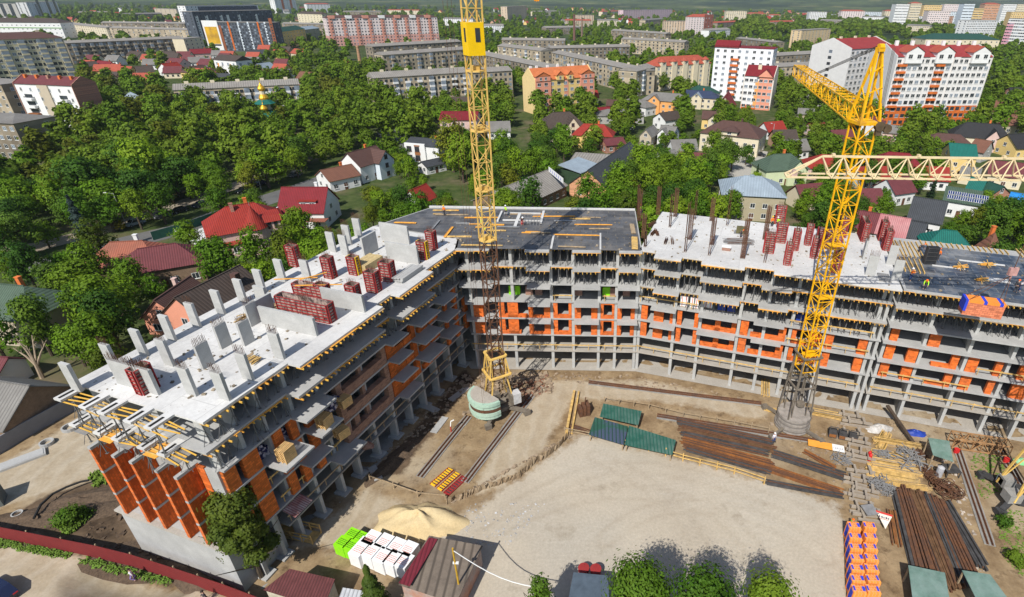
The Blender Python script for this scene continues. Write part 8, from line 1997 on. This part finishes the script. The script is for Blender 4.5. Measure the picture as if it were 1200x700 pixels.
def pose(kind):
    """joints of a 1.75 m figure facing -y; returns body, torso garment and trousers skeletons"""
    bend = .75 if kind == 'bend' else 0; st = .22 if kind == 'walk' else .04
    hip = Vector((0, .12 if bend else 0, .93 - bend * .1)); e = Vector((0, -math.sin(bend), math.cos(bend)))
    ch_ = hip + e * .38; nk = hip + e * .55; hd = nk + (e + Vector((0, -.25 * bend, 0))).normalized() * .12; tp = hd + (e + Vector((0, -.2 * bend, 0))).normalized() * .13
    V = [(*hip, .13, 1.0), (*ch_, .155, .75), (*nk, .06), (*hd, .082, 1.1), (*tp, .085)]; E = [(0, 1), (1, 2), (2, 3), (3, 4)]
    def add(p, r, par): V.append((*p, r)); E.append((par, len(V) - 1)); return len(V) - 1
    for s in (-1, 1):
        sh = ch_ + e * .11 + Vector((s * .2, 0, 0)); i = add(sh, .062, 1)
        if bend: el = sh + Vector((s * .04, -.12, -.26)); wr_ = el + Vector((-s * .02, -.18, -.18))
        elif kind == 'reach': el = sh + Vector((s * .08, -.2, -.14)); wr_ = el + Vector((-s * .06, -.24, .06))
        else: el = sh + Vector((s * .07, s * st * .5, -.28)); wr_ = el + Vector((-s * .01, s * st * .4 - .08, -.24))
        j = add(el, .046, i); k = add(wr_, .032, j); d = (wr_ - el).normalized(); pm = add(wr_ + d * .07, .03, k)
        x = Vector((0, 1, 0)).cross(d); x = x.normalized() if x.length > .1 else Vector((1, 0, 0))
        for q, (off, ln_) in enumerate(((-.03, .075), (-.01, .09), (.01, .085), (.03, .065))):
            f1 = add(V_(V[pm]) + x * off + d * ln_ * .55, .0095, pm); add(V_(V[f1]) + (d + Vector((0, -.5, 0))).normalized() * ln_ * .5, .008, f1)
        t1 = add(V_(V[k]) + d * .03 - x * .045 + Vector((0, -.02, 0)), .011, k); add(V_(V[t1]) + d * .045, .009, t1)
        hp = hip + Vector((s * .095, 0, -.06)); a = add(hp, .098, 0); kn = Vector((s * .11, -s * st * .9 - .03, .49)); b_ = add(kn, .066, a); an = Vector((s * .12, s * st * .5 + .02, .09)); c = add(an, .045, b_); add(an + Vector((s * .02, -.17, -.045)), .04, c)
    return V, E, hip, ch_, nk, hd, tp, e
V_ = lambda v: Vector(v[:3])
PM = {}
def person_mesh(kind):
    if kind in PM: return PM[kind]
    V, E, hip, ch_, nk, hd, tp, e = pose(kind); body = skin_mesh(V, E); body.name = 'person'; body.materials.append(M_skin)
    # garments follow the same joints with a little more radius
    up = [(*(hip + e * .02), .150, 1.0), (*ch_, .178, .78), (*(nk - e * .03), .085)]; ue = [(0, 1), (1, 2)]
    lo = [(*hip, .146, 1.0)]; le = []
    idx = [i for i, v in enumerate(V)]
    for s in (0, 1):
        base = 5 + s * 18                                # 4 arm joints, 8 finger and 2 thumb joints, 4 leg joints on each side
        sh, el, wr_ = V[base], V[base + 1], V[base + 2]
        up += [(*V_(sh), .074), (*V_(el), .058), (*(V_(wr_) * .9 + V_(el) * .1), .044)]; n = len(up); ue += [(1, n - 3), (n - 3, n - 2), (n - 2, n - 1)]
        hp, kn, an = V[base + 14], V[base + 15], V[base + 16]
        lo += [(*V_(hp), .112), (*V_(kn), .08), (*V_(an), .062)]; n = len(lo); le += [(0, n - 3), (n - 3, n - 2), (n - 2, n - 1)]
    jk = skin_mesh(up, ue); tr_ = skin_mesh(lo, le)
    b = MB(); c = tp + e * .015
    q = e.to_track_quat('Z', 'Y').to_matrix()
    n = 12
    for k in range(4):
        a0, a1 = k * PI / 8, (k + 1) * PI / 8; b.tube(c + e * .12 * math.sin(a0), c + e * .12 * math.sin(a1), .128 * math.cos(a0), n, .128 * math.cos(a1), cap=False)
    b.tube(c - e * .012, c, .155, n, .15)
    hel = b
    fb = MB(); fwd = (q @ Vector((0, -1, 0))); fwd = Vector((0, -math.cos(.3 if kind != 'bend' else 1.0), -math.sin(0 if kind != 'bend' else .8))).normalized(); sd = Vector((1, 0, 0))
    for s in (-1, 1): fb.obox(hd + fwd * .088 + sd * s * .032 + e * .03, sd * .012, fwd * .006, e * .007, 0)
    fb.obox(hd + fwd * .1 + e * .0, sd * .01, fwd * .014, e * .022, 1); fb.obox(hd + fwd * .088 - e * .045, sd * .024, fwd * .006, e * .005, 0)
    for s in (-1, 1): fb.obox(hd + sd * s * .088, sd * .008, fwd * .018, e * .03, 1)
    face = fb.mesh('face', [M_hair, M_skin])
    PM[kind] = (body, jk, tr_, hel, face); return PM[kind]
_pm = {}
def person(label, p, rz, kind, top, bot, hat=None, s=1.0):
    body, jk, tr_, hel, face = person_mesh(kind)
    def mm(me, m):
        k = (me.name, m.name)
        if k not in _pm: c = me.copy(); c.materials.clear(); c.materials.append(m); _pm[k] = c
        return _pm[k]
    o = put('person', body, None, p, rz); o.scale = (s, s, s); tag(o, label, 'person')
    put('jacket', mm(jk, top), o); put('trousers', mm(tr_, bot), o); put('face', face, o)
    if hat:
        k = (kind, hat.name)
        if k not in _pm: _pm[k] = hel.mesh('helmet', hat)
        put('helmet' if hat is not M_hair else 'hair', _pm[k], o)
    return o
Zr, Zd = Z[7] + .003, Z[7] + .055
person('worker in lime vest, blue trousers and orange helmet on the dark deck', G(751, 252, Zd) , .6, 'stand', M_vest, M_jean, M_hel_o)
person('worker in a lime vest standing by the concrete upstands right of the crane mast', G(593, 253, Zd), 2.2, 'stand', M_vest, M_dkc, M_hel_w)
person('worker in a lime vest left of the crane mast at the back of the deck', G(565, 268, Zd), 1.2, 'stand', M_vest, M_dkc, M_hel_y)
person('worker bending over behind the lattice of the crane mast', G(569, 276, Zd), -.6, 'bend', M_vest, M_jean, M_hel_w)
person('worker in orange near the back left edge of the dark deck', G(521, 253, Zd), 2.6, 'stand', M_ovest, M_dkc, M_hel_y)
person('worker in red trousers kneeling by the frames on the dark deck', G(612, 264, Zd), .4, 'bend', M_dkc, MATS['red cylinder'], M_hel_w)
person('worker in orange with a yellow helmet among the red formwork on the white roof', G(904, 266, Zr), .3, 'stand', M_ovest, M_dkc, M_hel_y)
person('worker in a lime vest behind the red formwork on the white roof', G(910, 267, Zr), 1.4, 'reach', M_vest, M_dkc, M_hel_w)
person('worker in dark clothes with an orange helmet at the steel frame on the white roof', G(868, 279, Zr), .5, 'bend', M_dkc, M_dkc, M_hel_o)
person('worker in an orange helmet by the joists at the back of the blue black deck', G(1077, 296, Zd), 1.0, 'bend', M_dkc, M_dkc, M_hel_o)
person('worker in orange standing beside the black column form on the deck', G(1098, 305, Zd), 2.0, 'stand', M_ovest, M_dkc, M_hel_o)
person('worker with an orange vest at the left of the blue black deck', G(1066, 329, Zd), .8, 'reach', M_ovest, M_jean, M_hel_w)
person('worker in a lime vest with a red helmet crouching at the front deck edge', G(1083, 339, Zd), -.5, 'bend', M_vest, M_dkc, M_hel_o)
person('worker in white by the boards at the right end of the deck', G(1194, 341, Zd), 1.1, 'bend', M_whc, M_jean, M_hel_w)
person('worker in dark clothes with an orange helmet near the right end of the deck', G(1189, 343, Zd), 2.1, 'stand', M_dkc, M_dkc, M_hel_o)
person('worker in a lime vest bending on an upper floor of the far right wing', FAR.W(23.0, .2, Z[4] + .004), .9, 'bend', M_vest, M_dkc, M_hel_o)
person('worker with a red helmet standing at the top of the orange block pallets', G(996, 621), 1.5, 'stand', M_vest, M_dkc, M_hel_o)
person('worker in white beside the grey crane base', G(906, 519), .3, 'stand', M_whc, M_jean, M_hel_w)
person('walker in white and purple on the dusty road beside the red fence', G(158, 692 - 12), -1.0, 'walk', M_whc, M_olc, M_hair)
person('walker in dark clothes on the dusty road at the bottom edge', G(243, 706), -.8, 'walk', M_dkc, M_dkc, M_hair)
# a few things on the right deck and the white roof
b = MB(); b.box(-.7, .7, -.35, .35, 0, 2.5); b.box(-.75, -.7, -.4, .4, 0, 2.5, 1); b.box(.7, .75, -.4, .4, 0, 2.5, 1)
for k in range(5): b.box(-.7, .7, -.42, -.352, k * .58, k * .58 + .08, 1)
o = b.build('column_form', [mat('black film panel', (.02, .022, .026)), M_barD]); o.location = G(1088, 309, Zd); o.rotation_euler = (0, 0, RGT.rz + .2); tag(o, 'black column form panel standing on the blue black deck', 'formwork')
for px, py, lab in ((1125, 315, 'folded trestle of yellow timber on the blue black deck'), (1150, 330, 'heap of crossed timber on the middle of the blue black deck'), (1156, 312, 'orange timber trestle near the hook on the deck')):
    b = MB(); r = random.Random(px)
    for k in range(9): a = r.uniform(-.3, .3) + (1.3 if k % 4 == 0 else 0); l = r.uniform(.5, 1.2); z = .1 + .06 * k; b.bar((-l * math.cos(a), -l * math.sin(a), .05 + .05 * k), (l * math.cos(a), l * math.sin(a), z), .09, .09, k % 2)
    o = b.build('timber_heap', [M_timber, M_ply], fix=False); o.location = G(px, py, Zd); tag(o, lab, 'timber heap')
b = MB(); b.box(-1.0, 1.0, -.8, .8, 0, .1); b.box(-.7, .7, -.6, .6, .1, .9, 1); o = b.build('tool_crate', [M_steel, mat('olive crate', (.12, .11, .05))]); o.location = G(868, 273, Zr); o.rotation_euler = (0, 0, RGT.rz); tag(o, 'olive tool crate on a pallet near the rebar cages of the white roof', 'crate')
b = MB()
for k in range(22): b.bar((-2 + rnd.uniform(-.4, .4), -1 + .1 * k, .08 + .02 * (k % 4)), (2 + rnd.uniform(-.4, .4), -1 + .1 * k + rnd.uniform(-.3, .3), .12 + .02 * (k % 4)), .05, m=k % 3 == 0)
o = b.build('bar_heap', [M_steel, M_rust], fix=False); o.location = G(866, 284, Zr); o.rotation_euler = (0, 0, RGT.rz + .2); tag(o, 'heap of bars and tubes around the olive crate on the white roof', 'bar heap')
b = MB(); b.box(-.6, .6, -.4, .4, 0, .5); o = b.build('brick_crate', M_bbr); o.location = G(851, 293, Zr); o.rotation_euler = (0, 0, RGT.rz); b = MB(); b.box(-.65, .65, -.45, .45, .501, .55); b.build('lid', M_white, o); tag(o, 'brown crate alone on the front of the white roof', 'crate')
b = MB()
for k in range(9): b.box(-.7, .7, -1.2 + k * .28, -1.05 + k * .28, .06, .14)
b.box(-.72, -.6, -1.2, 1.25, 0, .058); b.box(.6, .72, -1.2, 1.25, 0, .058); o = b.build('grating', M_steel, fix=False); o.location = G(1036, 326, Zr); o.rotation_euler = (0, 0, RGT.rz); tag(o, 'grey slatted grating lying on the right end of the white roof', 'grating')
b = MB()
for q in range(2):
    for k in range(7): b.bar((k * .5 - 1.5, q * 1.6 - .8, 0), (k * .5 - 1.5, q * 1.6 - .8, 1.2), .05)
    b.bar((-1.6, q * 1.6 - .8, 1.2), (1.6, q * 1.6 - .8, 1.2), .08); b.bar((-1.6, q * 1.6 - .8, .6), (1.6, q * 1.6 - .8, .6), .06)
o = b.build('stair_frame', M_steel, fix=False); o.location = G(622, 262, Zd); tag(o, 'grey steel railing frame around the stair opening of the dark deck', 'railing')
b = MB(); A = G(1046, 497); b.box(-.5, .5, -.5, .5, 0, .1); 
for k in range(30): b.bar((-.4 + rnd.uniform(-.5, .5), rnd.uniform(-.5, .5), .12 + .01 * k), (rnd.uniform(-.5, .8), rnd.uniform(-.5, .5), .16 + .012 * k), .06)
o = b.build('offcut_heap', M_timber_w, fix=False); o.location = A; tag(o, 'heap of timber offcuts at the foot of the right wing', 'offcut heap')

for S, u0, u1, w0, w1, n, lab in ((LFT, 1.5, 43, 1.6, 16.8, 420, 'left'), (RGT, .5, 33, -15.5, 2.2, 320, 'white right'), (FAR, 1, 38, -13, 2, 260, 'blue black'), (MID, -3, 25, -15, 1, 420, 'dark plywood')):
    z = Z[7] + (.06 if S in (FAR, MID) else .004)
    rubble('debris', 'bits of timber and scrap scattered over the ' + lab + ' roof of the building', 'debris', [S.W(u0, w0), S.W(u1, w0), S.W(u1, w1), S.W(u0, w1)], n, .02, .17, mat('roof litter', (.34, .28, .2), var=.7, scale=1.4, col2=(.1, .08, .06)), seed=n, z=z)
# ------------------------------------------------------------------ air
hz = MB(); hz.box(-16000, 16000, -900, 16000, -5, 600); hz = tag(hz.build('haze', None), kind='stuff'); hz.data.materials.clear()
hm = bpy.data.materials.new('pale air'); hm.use_nodes = True; hn = hm.node_tree.nodes; hn.remove(hn['Principled BSDF'])
pv = hn.new('ShaderNodeVolumePrincipled'); pv.inputs['Color'].default_value = (.80, .88, 1.0, 1); pv.inputs['Density'].default_value = .00007; pv.inputs['Anisotropy'].default_value = .2
hm.node_tree.links.new(pv.outputs[0], hn['Material Output'].inputs['Volume']); hz.data.materials.append(hm); hz['label'] = 'thin pale haze over the town toward the hills'; hz['category'] = 'haze'
